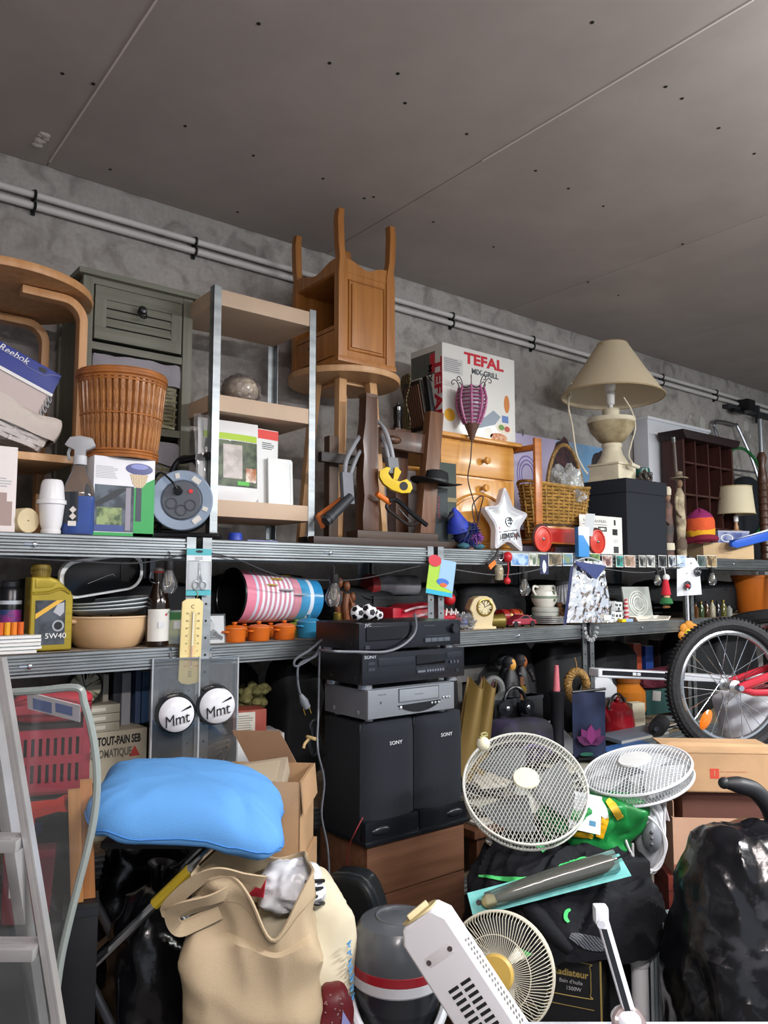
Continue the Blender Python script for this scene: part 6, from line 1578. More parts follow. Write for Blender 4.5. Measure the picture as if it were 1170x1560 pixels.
rc_=thing('toy_car','dark pink model sports car between the tumbler and the plate stack','toy car',on(790,2.44),radians(-4))
carp=[(-0.075,0.012),(-0.06,0.034),(-0.03,0.04),(0.0,0.056),(0.03,0.055),(0.055,0.038),(0.082,0.030),(0.085,0.012)]
part('car_body',MB().prism(carp,-0.033,0.033),M('8c2434',0.3,coat=0.4),rc_,bevel=0.005)
part('car_window',MB().prism([(-0.022,0.040),(0.002,0.052),(0.026,0.051),(0.042,0.040)],-0.0338,0.0338),BLACKP,rc_)
for x in(-0.05,0.055):
    for y in(-0.031,0.031):part('wheel',MB().lathe([(0,-0.005),(0.012,-0.005),(0.014,-0.003),(0.014,0.005),(0,0.005)],20,T(x,y,0.0142,90)),BLACK,rc_)
part('white_stripe',MB().box(-0.07,-0.02,-0.0342,-0.033,0.020,0.026),M('c9a0a8',0.4),rc_)
for i,(u,c_,lab)in enumerate(((768,'8a1f1c','red lidded tin behind the model car'),(783,'a03a24','red and gold banded tin behind the model car'))):
    t=thing('small_tin',lab,'tin',on(u,2.58),0,'tins behind the model car')
    part('tin_body',MB().cyl((-0.03,0,0.04),(0.03,0,0.04),0.036,n=22),M(c_,0.3),t);part('gold_band',MB().cyl((0.012,0,0.04),(0.022,0,0.04),0.0365,n=22),BRASS,t)
    t.location.z+=0.0
# plate stack + two-handled jar
p=on(832,2.50)
for k in range(4):
    t=thing('silver_plate',('lowest','second lowest','second highest','topmost')[k]+' silver-rimmed plate in the stack under the two-handled jar','plate',(p.x,2.50,ZM+0.009*k),0,'plates stacked under the jar')
    part('plate_shell',MB().lathe([(0,0.002),(0.07,0.002),(0.105,0.010),(0.108,0.012),(0.07,0.006),(0,0.006)],40),M('b9c0c2',0.15,0.9),t);part('plate_rim',MB().torus(0.107,0.0025,40,6,T(0,0,0.0115)),M('d8dcde',0.15,0.8),t)
zj=ZM+0.042
gj=thing('lidded_dish','grey banded round dish between the plates and the two-handled jar','dish',(p.x-0.005,2.50,zj))
part('dish_body',MB().lathe([(0,0),(0.062,0),(0.066,0.008),(0.066,0.035),(0.06,0.042),(0,0.042)],32),M('a8aaa0',0.35),gj);part('dish_band',MB().torus(0.0665,0.002,32,5,T(0,0,0.02)),M('70726c',0.4),gj)
tj=thing('two_handled_jar','white painted jar with two ear handles on the plate stack','jar',(p.x-0.012,2.50,zj+0.043))
hj2=0.105
part('jar_body',MB().lathe([(0,0),(0.045,0),(0.062,0.03),(0.066,0.05),(0.056,0.075),(0.040,0.085),(0.040,0.098),(0.044,hj2),(0.038,hj2),(0,0.09)],34),M('cfcdc2',0.35),tj)
for s in(-1,1):part('ear_handle',MB().tube(smooth_path([(s*0.045,0,0.095),(s*0.072,0,0.1),(s*0.08,0,0.082),(s*0.062,0,0.058)]),0.006,8),M('cfcdc2',0.35),tj)
part('painted_band',MB().lathe([(0.0665,0.042),(0.067,0.05),(0.065,0.054)],34),M('6a7a64',0.45),tj);part('painted_motif',MB().box(-0.006,0.006,-0.062,-0.055,0.056,0.078).box(-0.006,0.006,-0.0655,-0.06,0.028,0.04),M('4a5a40',0.5),tj)
tg_=thing('tagine_pot','small brown patterned lidded clay pot beside the plates','pot',on(853,2.47))
part('pot_base',MB().lathe([(0,0),(0.032,0),(0.05,0.03),(0.052,0.042),(0,0.042)],28),M('5a3018',0.45),tg_);part('pot_lid',MB().lathe([(0.055,0.043),(0.05,0.055),(0.02,0.078),(0.012,0.085),(0.016,0.1),(0.012,0.105),(0,0.105)],28),M('a07850',0.45,c2='3a2214',vs=24),tg_)
part('zigzag',MB().tube([(0.0525*cos(a),0.0525*sin(a),0.036+0.008*(k%2))for k,a in enumerate([2*pi*q/28 for q in range(28)])],0.002,4,True),M('c8a060',0.5),tg_)
wl2=thing('white_lampshade','small white pleated lampshade behind the tagine pot','lampshade',on(858,2.66))
part('pleated_shade',MB().grid(lambda s,t:((0.085-0.05*t)*(1+0.03*sin(s*2*pi*24))*cos(2*pi*s),(0.085-0.05*t)*(1+0.03*sin(s*2*pi*24))*sin(2*pi*s),0.09+0.12*t),96,4,cu=True),M('b4b4b8',0.7),wl2);part('stem',MB().lathe([(0,0),(0.04,0),(0.04,0.008),(0.008,0.015),(0.008,0.2),(0.03,0.205),(0,0.21)],18),BLACKP,wl2)
# clear plastic bag hanging in front
c,w,h=hang(868,926,855,948,2.345)
pb=thing('hanging_clear_bag','shiny clear plastic bag with a navy edge hanging from the rack post','bag',c,radians(-24))
w*=0.9
def bagf(sgn,kk=1.0):return lambda s,t:((s-0.5)*w*(0.62+0.38*(1-t))*kk,sgn*0.016*sin(pi*s)*(0.4+0.6*sin(pi*t))+0.012*abs(nz((s*3,t*4,1),1.5))+0.006*nz((s*9,t*9,2),1.5),(t-0.5)*h)
part('paper_insert',MB().grid(bagf(-0.3,0.92),18,18),M('dfe2e8',0.4),pb,solid=0.003)
part('clear_front',MB().grid(bagf(-1),40,50),clear_film('e6eaee',0.25,0.1,ior=2.2),pb);part('clear_back',MB().grid(bagf(0.6),18,18),clear_film('e6eaee',0.2,0.1),pb)
part('navy_edge',MB().grid(lambda s,t:(-w/2*(1-0.38*t)-0.012+0.016*s,-0.012,(t-0.5)*h*1.06),3,12),M('1c2450',0.4),pb,solid=0.002)
part('navy_flap',MB().add([(-w*0.3,-0.022,h*0.5),(w*0.32,-0.022,h*0.42),(w*0.1,-0.026,h*0.2),(-w*0.28,-0.022,h*0.44)],[(0,1,2,3)]),M('25356e',0.35),pb,solid=0.002)
part('barcode',MB().box(w*0.26,w*0.4,-0.016,-0.015,-h*0.46,-h*0.38),PAPER,pb)
part('twist_tie',MB().tube(smooth_path([(-w*0.25,0,h*0.5),(0.0,0.004,h*0.56),(w*0.25,0.0,h*0.5)]),0.004,6).tube(smooth_path([(0,0.004,h*0.56),(0.0,0.01,h*0.66)]),0.004,6),M('c8ccd0',0.2,alpha=0.7),pb)
# bead bracelet hanging below it
c=at(900,950,2.352);k=pxm(900,966,2.35)
br=thing('bead_bracelet','bracelet of square silver beads hanging below the clear bag','bracelet',c)
for i in range(9):
    a=radians(185+170*i/8);rr_=15*k
    part('bead',MB().box(-0.007,0.007,-0.005,0.005,-0.010,0.010,T(rr_*cos(a),0,-13*k+20*k*sin(a)+8*k,0,-math.degrees(a)-90)),M('c9cccc',0.2,0.6),br,bevel=0.003)
part('cord',MB().tube([(16*k*cos(a),0.0,-5*k+20*k*sin(a))for a in[radians(180+180*i/20)for i in range(21)]],0.002,5),BLACK,br)
# white toy houses
for i,(u,Y,s,dz,lab,rz_)in enumerate(((927,2.46,0.055,0,'white toy house with black windows beside the hanging clear bag',12),(938,2.45,0.05,0,'white toy house with black windows in front of its row',-20),(931,2.47,0.05,0.056,'white toy house tipped on top of the others',25),(943,2.50,0.055,0,'white toy house behind the others',5),(940,2.48,0.045,0.056,'white toy block with dark dots on the pile of houses',-30))):
    t=thing('toy_house',lab,'toy house',on(u,Y)+Vector((0,0,dz)),radians(rz_),'white toy houses')
    part('house_block',MB().box(-s/2,s/2,-s/2,s/2,0,s),M('ccd0d0',0.5),t,bevel=0.003)
    part('window_print',MB().box(-s*0.3,-s*0.08,-s/2-0.0008,-s/2,s*0.5,s*0.75).box(s*0.08,s*0.3,-s/2-0.0008,-s/2,s*0.5,s*0.75).box(-s*0.1,s*0.12,-s/2-0.0008,-s/2,s*0.05,s*0.35).box(-s/2-0.0008,-s/2,-s*0.2,s*0.05,s*0.4,s*0.7),M('1c2024',0.5),t,smooth=False)
rcn=thing('red_tower_toy','red and white striped toy tower beside the framed plate','toy',on(954,2.44))
part('tower',MB().lathe([(0,0),(0.014,0),(0.011,0.09),(0.014,0.092),(0.006,0.115),(0,0.12)],14),M('c8b8b4',0.5,c2='b0283a',vs=14,wave='Z'),rcn);part('tower_foot',MB().cyl((0,0,0),(0,0,0.01),0.02,n=14),RED,rcn)
p=on(976,2.46);hfp=Z(976,893,2.46)-ZM
fpl=thing('framed_plate','grey square frame holding a round lace plate','picture frame',p,rot=(radians(-10),0,radians(-10)))
part('frame_panel',MB().box(-0.10,0.10,0,0.012,0,hfp),M('9ea29c',0.5),fpl,bevel=0.003)
for r in(0.066,0.052,0.036):part('lace_ring',MB().torus(r,0.005,36,6,T(0,-0.001,hfp*0.5,90)),M('d0d3cc',0.4),fpl)
part('plate_face',MB().lathe([(0,0.003),(0.07,0.001)],36,T(0,0,hfp*0.5,90)),M('8d928e',0.5,c2='b4b8b2',vs=40),fpl)
wt=thing('white_tray','long white tray below the framed plate','tray',on(990,2.41),radians(-6))
part('tray_shell',MB().prism([(-0.13,0),(0.115,0),(0.135,0.022),(0.125,0.022),(0.11,0.006),(-0.125,0.006),(-0.14,0.022),(-0.15,0.022)],-0.03,0.05),M('cfcabf',0.5),wt)
part('tray_end',MB().box(-0.145,0.13,0.046,0.05,0.0,0.024),M('cfcabf',0.5),wt)
ys_=thing('yellow_soap','small yellow and blue soap packet in front of the toy houses','soap',on(951,2.40),radians(-8));part('packet',MB().box(-0.03,0.0,-0.014,0.014,0,0.016),YELLOW,ys_,bevel=0.003);part('blue_end',MB().box(0.0,0.05,-0.014,0.014,0,0.016),M('8fa8c8',0.4),ys_,bevel=0.003)
# felt gnome on a hook
c=at(1014,885,2.36);k=pxm(1014,885,2.36)
gn=thing('felt_gnome','red and green felt gnome ornament hanging on a white hook','ornament',c)
part('hat',MB().lathe([(0.026,-0.075),(0.024,-0.06),(0.014,0.005),(0,0.012)],16),M('c02334',0.85),gn);part('face',MB().sphere((0,-0.004,-0.085),0.016,1.2,1,0.8),M('c89878',0.8),gn);part('coat',MB().lathe([(0.0,-0.135),(0.036,-0.12),(0.028,-0.095),(0.01,-0.085)],14),M('2a6a3c',0.85),gn)
part('pompom',MB().sphere((0.006,0,0.018),0.019),WHITE,gn);part('foot',MB().sphere((-0.012,0,-0.14),0.01,1,1.4,0.7).sphere((0.012,0,-0.14),0.01,1,1.4,0.7),M('8a5a34',0.8),gn);part('hook',MB().tube(smooth_path([(0,0,0.02),(-0.006,0,0.06),(-0.016,0.004,0.075),(-0.02,0.01,0.066)]),0.0025,6),WHITE,gn)
# dark pans and small bottles
for k in range(3):
    t=thing('dark_pan',('lowest','middle','topmost')[k]+' dark shallow pan in the stack behind the white tray','pan',(X(1024,2.56,930),2.56,ZM+0.03*k),0,'dark pans stacked behind the white tray')
    part('pan_shell',MB().lathe([(0,0),(0.09,0),(0.115,0.032),(0.118,0.034),(0.112,0.032),(0.088,0.004),(0,0.004)],36),M('16181c',0.25,0.4),t);part('pan_handle',MB().box(-0.20,-0.11,-0.012,0.012,0.024,0.034),BLACKP,t,bevel=0.003)
r=random.Random(5)
bl_lab=['small amber bottle next to the hanging white card','small green bottle next to the amber one','small brown bottle in the middle of its row','small pale bottle with a gold cap in the row','small dark bottle next to the pale one','small olive bottle near the orange planter','small clear bottle closest to the orange planter']
for i,lab in enumerate(bl_lab):
    u=1060+i*8.5;t=thing('small_bottle',lab,'bottle',on(u,2.43+0.02*(i%2)),0,'small bottles on the middle shelf');h=0.07+0.03*r.random()
    part('glass',MB().lathe([(0,0),(0.018,0),(0.019,h*0.6),(0.008,h*0.78),(0.008,h*0.9),(0,h*0.9)],16),M(('4a2c12','2c3c20','33200f','8a8470','16181a','4c4a20','7a7c78')[i],0.1),t);part('stopper',MB().lathe([(0.009,h*0.88),(0.009,h),(0,h)],12),BRASS if i%2 else BLACKP,t)
# white card with two earphones
c,w,h=hang(1036,1066,850,908,2.352)
ec=thing('earring_card','white hang card with a big silver earring pair','card',c,radians(-24))
w*=0.85
part('card',MB().prism([(-w/2,-h/2),(w*0.42,-h*0.46),(w*0.36,h*0.3),(w*0.2,h/2),(-w*0.3,h/2),(-w*0.46,h*0.34)],0,0.002),M('d3d5da',0.5),ec)
for x,z in((w*0.28,h*0.14),(-w*0.12,-h*0.22)):part('earring',MB().torus(0.018,0.008,18,8,T(x,-0.008,z,90,0,20)).sphere((x,-0.008,z),0.012),M('6a6c70',0.25,0.9),ec)
part('punch_hole',MB().lathe([(0,0),(0.006,0)],3,T(0.01,-0.0006,h*0.36,90)).lathe([(0,0),(0.005,0)],3,T(-0.02,-0.0006,0.02,90)),BLACK,ec,smooth=False)
# orange planter
op=thing('orange_planter','orange plastic planter at the end of the middle shelf','planter',on(1150,2.56)+Vector((0,0,0.0)))
hpz_=Z(1150,876,2.47)-ZM
part('pot',MB().lathe([(0,0),(0.10,0),(0.105,0.006),(0.135,hpz_-0.02),(0.14,hpz_-0.018),(0.142,hpz_),(0.134,hpz_),(0.098,0.01),(0,0.01)],44),M('c46a1e',0.4),op)
part('soil',MB().lathe([(0,hpz_*0.8),(0.126,hpz_*0.8)],32),M('2a1c12',0.9),op);part('plant_label',MB().box(-0.02,0.06,-0.05,-0.047,hpz_-0.03,hpz_+0.09),M('d8dadc',0.5),op)
# orange flower hanging
c=at(1050,968,2.34);k=pxm(1050,968,2.34)
fl_=thing('foam_flower','orange and yellow foam flower hanging from the rack post','ornament',c,radians(-40))
for i in range(8):
    a=2*pi*i/8;part('petal',MB().sphere((0.035*cos(a),0,0.055*sin(a)),0.026,1,0.35,1),M('d08a2c',0.6),fl_)
part('flower_eye',MB().sphere((0,-0.006,0),0.03,1,0.4,1.2),M('d8c63a',0.6),fl_);part('ribbon',MB().box(-0.004,0.004,-0.001,0.001,0.05,0.26),M('c8ccd2',0.5),fl_);part('red_bead',MB().sphere((0,0,0.27),0.012),RED,fl_)

# ================================================================== STEREO STACK in front of the racks
YS=2.05;DS=0.235
def comp(u0,u1,vt,vb,Y=YS):
    x0,x1=X(u0,Y,vt),X(u1,Y,vt);um=(u0+u1)/2
    return x0,x1,Z(um,vt,Y),Z(um,vb,Y)
zCab1=Z(633,1271,YS)          # top of the wooden cabinet
x0,x1,_,_=comp(559,707,1271,1300)
wc_=x1-x0
CABW=wood('6b4a36','553826',1.2,'Z',0.5,(0.5,1,7))
cab=thing('wood_cabinet','walnut veneer cabinet with two plain drawers under the loudspeakers','cabinet',((x0+x1)/2,YS,0))
part('carcass',MB().box(-wc_/2,wc_/2,0.018,0.27,0.0,zCab1),CABW,cab,bevel=0.002)
zd=[zCab1-0.002,Z(633,1349,YS),Z(633,1349,YS)-(zCab1-Z(633,1349,YS)),0.04]
for a,b in zip(zd[:-1],zd[1:]):
    part('drawer_front',MB().box(-wc_/2+0.001,wc_/2-0.001,0.0,0.018,b+0.004,a),CABW,cab,bevel=0.002)
# loudspeakers
zSp1=Z(633,1092,YS)
hS=zSp1-zCab1
SPK=M('14171d',0.6,bump=0.15,bs=300);SPG=M('151a22',0.95,bump=0.35,bs=400);SPB=M('14171c',0.25)
xm=X(638,YS,1190)
for i,(xa,xb)in enumerate(((X(556,YS,1190),xm-0.002),(xm+0.002,X(711,YS,1190)))):
    w=xb-xa
    s_=thing('loudspeaker',['black hi-fi loudspeaker at the power-cable side of the stack','black hi-fi loudspeaker touching the mesh fan'][i],'loudspeaker',((xa+xb)/2,YS,zCab1+0.0005),0,'pair of loudspeakers')
    part('cabinet_box',MB().box(-w/2,w/2,0.03,DS,0,hS-0.004),SPK,s_,bevel=0.006)
    gz=0.075
    # bowed cloth grille with rounded shoulders
    def gr(s,t,w=w):
        x=(s-0.5)*w*(1-0.10*max(0,t-0.85)/0.15)
        y=0.028-0.030*(1-(2*s-1)**4)*(1-max(0,(t-0.88)/0.12)**2*0.9)
        return(x,y,gz-0.02*sin(pi*s)**0.5+(hS-gz+0.02*sin(pi*s)**0.5)*t)
    part('grille',MB().grid(gr,20,24),SPG,s_)
    part('bottom_panel',MB().box(-w/2,w/2,-0.004,0.03,0.004,gz),SPB,s_,bevel=0.010)
    part('port_recess',MB().sphere((-w*0.22 if i==0 else w*0.22,-0.004,gz*0.55),0.038,1,0.2,0.36),M('1a1d22',0.3),s_)
    part('foot_strip',MB().box(-w/2-0.004,w/2+0.004,-0.012,DS,0,0.012),SPB,s_,bevel=0.004)
    text('SONY',0.017,M('c8ccd0',0.35),s_,(0.012,-0.0045,hS-0.075),sx=1.2)
# video recorder
x0,x1,z1,z0=comp(559,690,1045,1090)
zv0=zSp1+0.006;zv1=z1
w=x1-x0;hv=zv1-zv0
vc=thing('video_recorder','silver video recorder on top of the loudspeakers','video recorder',((x0+x1)/2,YS,zv0))
SIL=M('7d8288',0.35,0.35)
part('chassis',MB().box(-w/2,w/2,0.012,DS+0.01,0.004,hv),M('6c7077',0.4,0.3),vc,bevel=0.003)
fr_=part('front_panel',MB().box(-w/2,w/2,-0.006,0.012,0.006,hv-0.001),SIL,vc,bevel=0.004)
part('cassette_door',MB().box(-w*0.16,w*0.30,-0.009,-0.005,hv*0.52,hv*0.92),M('8d9298',0.3,0.4),fr_,bevel=0.002)
part('door_frame',MB().tube([(-w*0.165,-0.0075,hv*0.5),(w*0.305,-0.0075,hv*0.5),(w*0.305,-0.0075,hv*0.94),(-w*0.165,-0.0075,hv*0.94)],0.0015,5,True),M('4a4e54',0.4),fr_)
dp=[(-w*0.18,hv*0.40),(w*0.33,hv*0.44)]+[(w*0.33-w*0.51*k/14,hv*(0.40-0.28*sin(pi*k/14)**0.8))for k in range(1,14)]
part('display_window',MB().prism(dp,-0.0085,-0.004),M('0a0b0e',0.1),fr_)
for x in(w*0.22,w*0.26,w*0.3,w*0.36,w*0.4,w*0.43):part('button',MB().sphere((x,-0.0088,hv*0.36 if x<w*0.32 else hv*0.5),0.0045,1,0.6,1,10,6),M('b0b4b8',0.3,0.5),fr_)
part('button',MB().sphere((-w*0.145,-0.0088,hv*0.33),0.006,1,0.6,1,10,6),M('c0c4c8',0.3,0.5),fr_)
part('power_mark',MB().box(-w*0.37,-w*0.355,-0.0068,-0.006,hv*0.52,hv*0.60),DGREY,fr_);scribble(fr_,-w*0.39,-w*0.30,hv*0.82,0.005,DGREY,-0.0062,5,1,0.0006);scribble(fr_,w*0.02,w*0.12,hv*0.72,0.005,DGREY,-0.0092,5,2,0.0006)
for x in(0.02,0.16):part('side_screw',MB().sphere((-w/2,0.03+x,hv*0.22),0.009,0.3,1,1,12,6),M('8d9298',0.3,0.5),vc)
for x in(-w*0.42,w*0.42):
    for y in(0.03,DS-0.03):part('foot',MB().cyl((x,y,-0.005),(x,y,0.005),0.014,n=14),M('8d9298',0.4),vc)
# two black decks
BD=M('0f1116',0.35);BDF=M('14171d',0.22)
def deck(name,label,u0,u1,vt,z0,text_,cat,foot):
    x0,x1,z1,_=comp(u0,u1,vt,vt+20)
    w,h=x1-x0,z1-z0
    t=thing(name,label,cat,((x0+x1)/2,YS,z0))
    part('chassis',MB().box(-w/2+0.003,w/2-0.003,0.012,DS+0.02,foot,h),BD,t,bevel=0.002)
    f=part('front_panel',MB().box(-w/2,w/2,-0.004,0.012,foot,h),BDF,t,bevel=0.003)
    for x in(-w*0.42,w*0.42):
        for y in(0.03,DS-0.02):part('foot',MB().lathe([(0,0),(0.024,0),(0.025,foot*0.9),(0,foot)],20,T(x,y,0)),M('9da2a8',0.25,0.7),t)
    for y in(0.04,0.18):part('side_screw',MB().sphere((-w/2+0.003,y,foot+0.018),0.006,0.4,1,1,10,6),M('33363c',0.3,0.6),t)
    return t,f,w,h
zA0=zv1+0.0005
cdz1=Z(627,991,YS)
cdp,f,w,h=deck('cd_player','black CD player between the cassette deck and the video recorder',551,706,991,zA0,'SONY','CD player',0.016)
f0=0.016
part('tray_door',MB().box(-w*0.36,-w*0.02,-0.007,-0.003,h*0.62,h*0.84),M('1c2027',0.25),f,bevel=0.002);part('display_window',MB().box(0.0,w*0.29,-0.007,-0.003,h*0.56,h*0.86),M('06070a',0.08),f,bevel=0.002)
part('button_strip',MB().box(w*0.0,w*0.29,-0.006,-0.003,h*0.30,h*0.50),M('1a1d24',0.3),f,bevel=0.002)
for k in range(7):part('button',MB().box(w*(0.10+0.026*k),w*(0.118+0.026*k),-0.009,-0.006,h*0.36,h*0.43),M('5a6068',0.3),f)
part('button',MB().box(w*0.01,w*0.085,-0.009,-0.006,h*0.36,h*0.42),M('5a6068',0.3),f)
for k in range(3):part('button',MB().box(w*(0.34+0.035*k),w*(0.36+0.035*k),-0.009,-0.003,h*0.55,h*0.63),M('3a4048',0.3),f)
for k in range(2):part('button',MB().box(-w*0.45,-w*0.39,-0.006,-0.003,h*(0.52+0.16*k),h*(0.60+0.16*k)),M('2a2e36',0.3),f)
part('upper_panel',MB().box(w*0.31,w*0.48,-0.006,-0.003,h*0.70,h*0.88),M('1c2027',0.25),f,bevel=0.002);part('headphone_socket',MB().lathe([(0,0.006),(0.006,0.006),(0.007,0.003)],14,T(w*0.42,0,h*0.32,90)),M('33373d',0.3,0.6),f)
text('SONY',0.015,M('b8bcc2',0.35),f,(-w*0.43,-0.0046,h*0.90),sx=1.25)
csd,f,w,h=deck('cassette_deck','black cassette deck on top of the hi-fi stack',546,700,947,cdz1+0.0005,'JVC','cassette deck',0.010)
part('cassette_door',MB().box(-w*0.44,-w*0.0,-0.008,-0.003,h*0.40,h*0.88),M('0a0b0f',0.1),f,bevel=0.003)
for k in range(4):part('transport_key',MB().box(w*(0.12+0.065*k),w*(0.18+0.065*k),-0.010,-0.003,h*0.26,h*0.40),M('4a5058',0.3),f,bevel=0.001)
part('key_rail',MB().box(w*0.12,w*0.38,-0.006,-0.003,h*0.46,h*0.49),M('2a2e36',0.3),f);part('volume_knob',MB().lathe([(0,0.02),(0.016,0.02),(0.018,0.003)],22,T(w*0.42,0,h*0.70,90)),M('1a1d22',0.3),f)
part('power_button',MB().box(-w*0.45,-w*0.41,-0.008,-0.003,h*0.14,h*0.26),M('2a2e36',0.3),f);scribble(f,w*0.12,w*0.24,h*0.84,0.006,M('70757c',0.4),-0.0045,8,5,0.0005)
text('JVC',0.014,M('a8adb4',0.35),f,(-w*0.42,-0.0046,h*0.93),sx=1.2)
# cables
GC=M('5b5f66',0.4)
cable('power_cord','grey cord draped over the front of the decks',[at(u,v,2.03)for u,v in((632,935),(634,955),(628,970),(610,985),(585,993),(545,993),(505,992))]+[Vector((X(488,2.2,990),2.2,Z(488,990,2.2)))],0.0045,GC)
pc_=thing('mains_plug','grey mains plug dangling from a looped cord left of the decks','plug',at(466,1075,2.2))
oq=at(466,1075,2.2)
part('looped_cord',MB().tube(smooth_path([at(u,v,Y)-oq for u,v,Y in((490,975,2.25),(472,990,2.2),(450,1005,2.2),(452,1015,2.2),(478,1000,2.2),(488,985,2.22),(480,1000,2.2),(456,1012,2.2),(454,1040,2.2),(459,1062,2.2))]),0.004,6),GC,pc_)
part('plug_body',MB().tube([at(458,1058,2.2)-oq,at(463,1068,2.2)-oq,at(468,1078,2.2)-oq],[0.006,0.014,0.012],10),M('6a6e74',0.4),pc_)
for du in(-5,4):part('pin',MB().cyl(at(467+du,1078-du*.3,2.2)-oq,at(470+du,1088-du*.3,2.2)-oq,0.0024,n=8),BRASS,pc_)
cable('speaker_lead','thin grey lead hanging down the side of the loudspeakers',[at(u,v,2.2)for u,v in((487,985),(486,1030),(485,1085))]+[at(u,v,2.15)for u,v in((484,1140),(494,1190),(490,1240),(499,1290),(502,1340))],0.0035,GC)
bnd=thing('tied_cable_bundle','black cable bundle tied with raffia beside the loudspeakers','cable',at(475,1125,2.2));ob=at(475,1125,2.2)
for k in range(3):part('cable_coil',MB().tube(smooth_path([Vector((0.006*k,0.005*k,0))+at(u,v,2.2)-ob for u,v in((476,1150),(470,1135),(475,1120),(472,1105),(478,1097),(484,1105),(480,1120),(484,1140),(478,1152))]),0.004,6),BLACKP,bnd)
part('raffia_tie',MB().torus(0.013,0.006,16,6,T(0.004,0.004,0,0,20)@Matrix.Diagonal((1.3,1,1,1))).tube(smooth_path([(-0.01,0,0),(-0.03,-0.005,-0.012),(-0.035,-0.005,-0.026)]),0.005,6),M('b39a6c',0.8),bnd)
cable('red_wire','thin red speaker wire crossing the loudspeaker base',[Vector((x,y,z))for x,y,z in[tuple(at(u,v,Y))for u,v,Y in((553,1245,2.03),(540,1270,2.04),(531,1292,2.10),(529,1318,2.14),(532,1340,2.16))]],0.002,M('8a3438',0.4))

# ================================================================== LOWER SHELF, left
def onL(u,Y,v=1120):return Vector((X(u,Y,v),Y,ZL))
x0,x1=X(118,2.50,1120),X(224,2.50,1120);w=x1-x0
hb=Z(190,1112,2.5)-ZL
bm_=thing('bread_maker_box','beige appliance box with bold black lettering on the lower shelf','box',((x0+x1)/2,2.50,ZL))
part('carton_body',MB().box(-w/2,w/2,0,0.28,0,hb),M('9d9784',0.6),bm_,bevel=0.003)
text('LE TOUT-PAIN SEB',0.036,BLACK,bm_,(0.008,-0.0004,hb-0.03),sx=0.54,bold=0.0012);text('AUTOMATIQUE',0.034,M('5c5a50',0.5),bm_,(-0.012,-0.0004,hb-0.068),sx=0.6,bold=0.0010)
part('red_triangle',MB().prism([(w/2-0.058,hb-0.085),(w/2-0.022,hb-0.085),(w/2-0.040,hb-0.052)],-0.0008,0),M('a03a34',0.5),bm_,smooth=False);patch(bm_,0.02,w/2-0.01,0.02,hb-0.10,M('75695c',0.6),-0.0002)
for k in range(3):
    t=thing('video_tape',('lowest','middle','topmost')[k]+' cream video case lying on the appliance box','tape',(X(138,2.5,1095),2.53,ZL+hb+0.028*k),0,'cases lying on the appliance box');part('case',MB().box(-0.10,0.095,-0.02,0.1,0.0005,0.027),M('8f8c7c',0.5),t,bevel=0.002);part('label',MB().box(-0.04,0.05,-0.0206,-0.02,0.008,0.019),M('b5b2a4',0.6),t)
zbk=ZL+hb
cols=['9a9688','2c2f36','8a8c90','3a4a66','25405e','8c8e92','1c2026'];ul_=['pale ring-bound book','black thick book','light grey book','slate blue book','navy book','silver-grey book','black thin book']
xx=X(160,2.56,1060)
for i,c in enumerate(cols):
    th_=0.018+0.006*(i%3);t=thing('standing_book',ul_[i]+' standing on the appliance box under the middle shelf','book',(xx+th_/2,2.58,zbk+0.0005),0,'books standing on the appliance box');hh_=Z(180,1022,2.58)-zbk+0.01*(i%2)-0.01
    hh_=min(hh_,ZM-0.075-zbk)
    part('cover',MB().box(-th_/2,th_/2,0,0.16,0,hh_),M(c,0.5),t,bevel=0.002);part('pages',MB().box(-th_/2+0.002,th_/2-0.002,0.004,0.158,0.003,hh_+0.0006),PAPER,t)
    xx+=th_+0.004+(0.012 if i in(0,2)else 0)
ac=thing('round_alarm_clock','round dark clock with a beige dial under the shelf above the cream cases','clock',(X(131,2.52,1040),2.54,ZL+hb+0.085))
part('case',MB().lathe([(0,0.03),(0.05,0.03),(0.056,0.0),(0.056,-0.014),(0.05,-0.018)],30,T(0,0,0.056,-90)),M('23252a',0.4),ac);part('dial',MB().lathe([(0,0.015),(0.05,0.015)],30,T(0,0,0.056,90)),M('8f8a74',0.5),ac);part('hand',MB().tube([(0,-0.017,0.056),(0.02,-0.017,0.07)],0.0015,4).tube([(0,-0.017,0.056),(-0.01,-0.017,0.085)],0.0015,4),BLACK,ac)
# jumble behind the badge holders
el=thing('black_hifi_box','black electronics box with a bundle of wires behind the badge holders','electronics',(X(292,2.52,1120),2.56,ZL),radians(6));heb=Z(292,1098,2.5)-ZL
part('housing',MB().box(-0.14,0.12,-0.05,0.16,0,heb),BLACKP,el,bevel=0.006)
for k in range(6):part('wire',MB().tube(smooth_path([(0.08,-0.055,heb*(0.5+0.06*k)),(0.10+0.008*k,-0.075,heb*(0.55+0.05*k)),(0.095,-0.06,heb*(0.3+0.07*k))]),0.0025,5),M(('8a7a50','5a3430','2a2c30')[k%3],0.5),el)
wr=thing('wrapped_parcel','white wrapped parcel with a pink ribbon on the black electronics box','parcel',(X(292,2.52,1065),2.56,ZL+heb+0.0005),radians(10));part('parcel_body',soft_block(0.14,0.12,0.085,0.012,5),M('c9c8c4',0.4),wr);part('ribbon',MB().tube(smooth_path([(-0.07,-0.03,0.085),(-0.02,-0.05,0.098),(0.03,-0.03,0.09),(0.08,-0.05,0.105)]),0.005,6),M('8a5a54',0.5),wr)
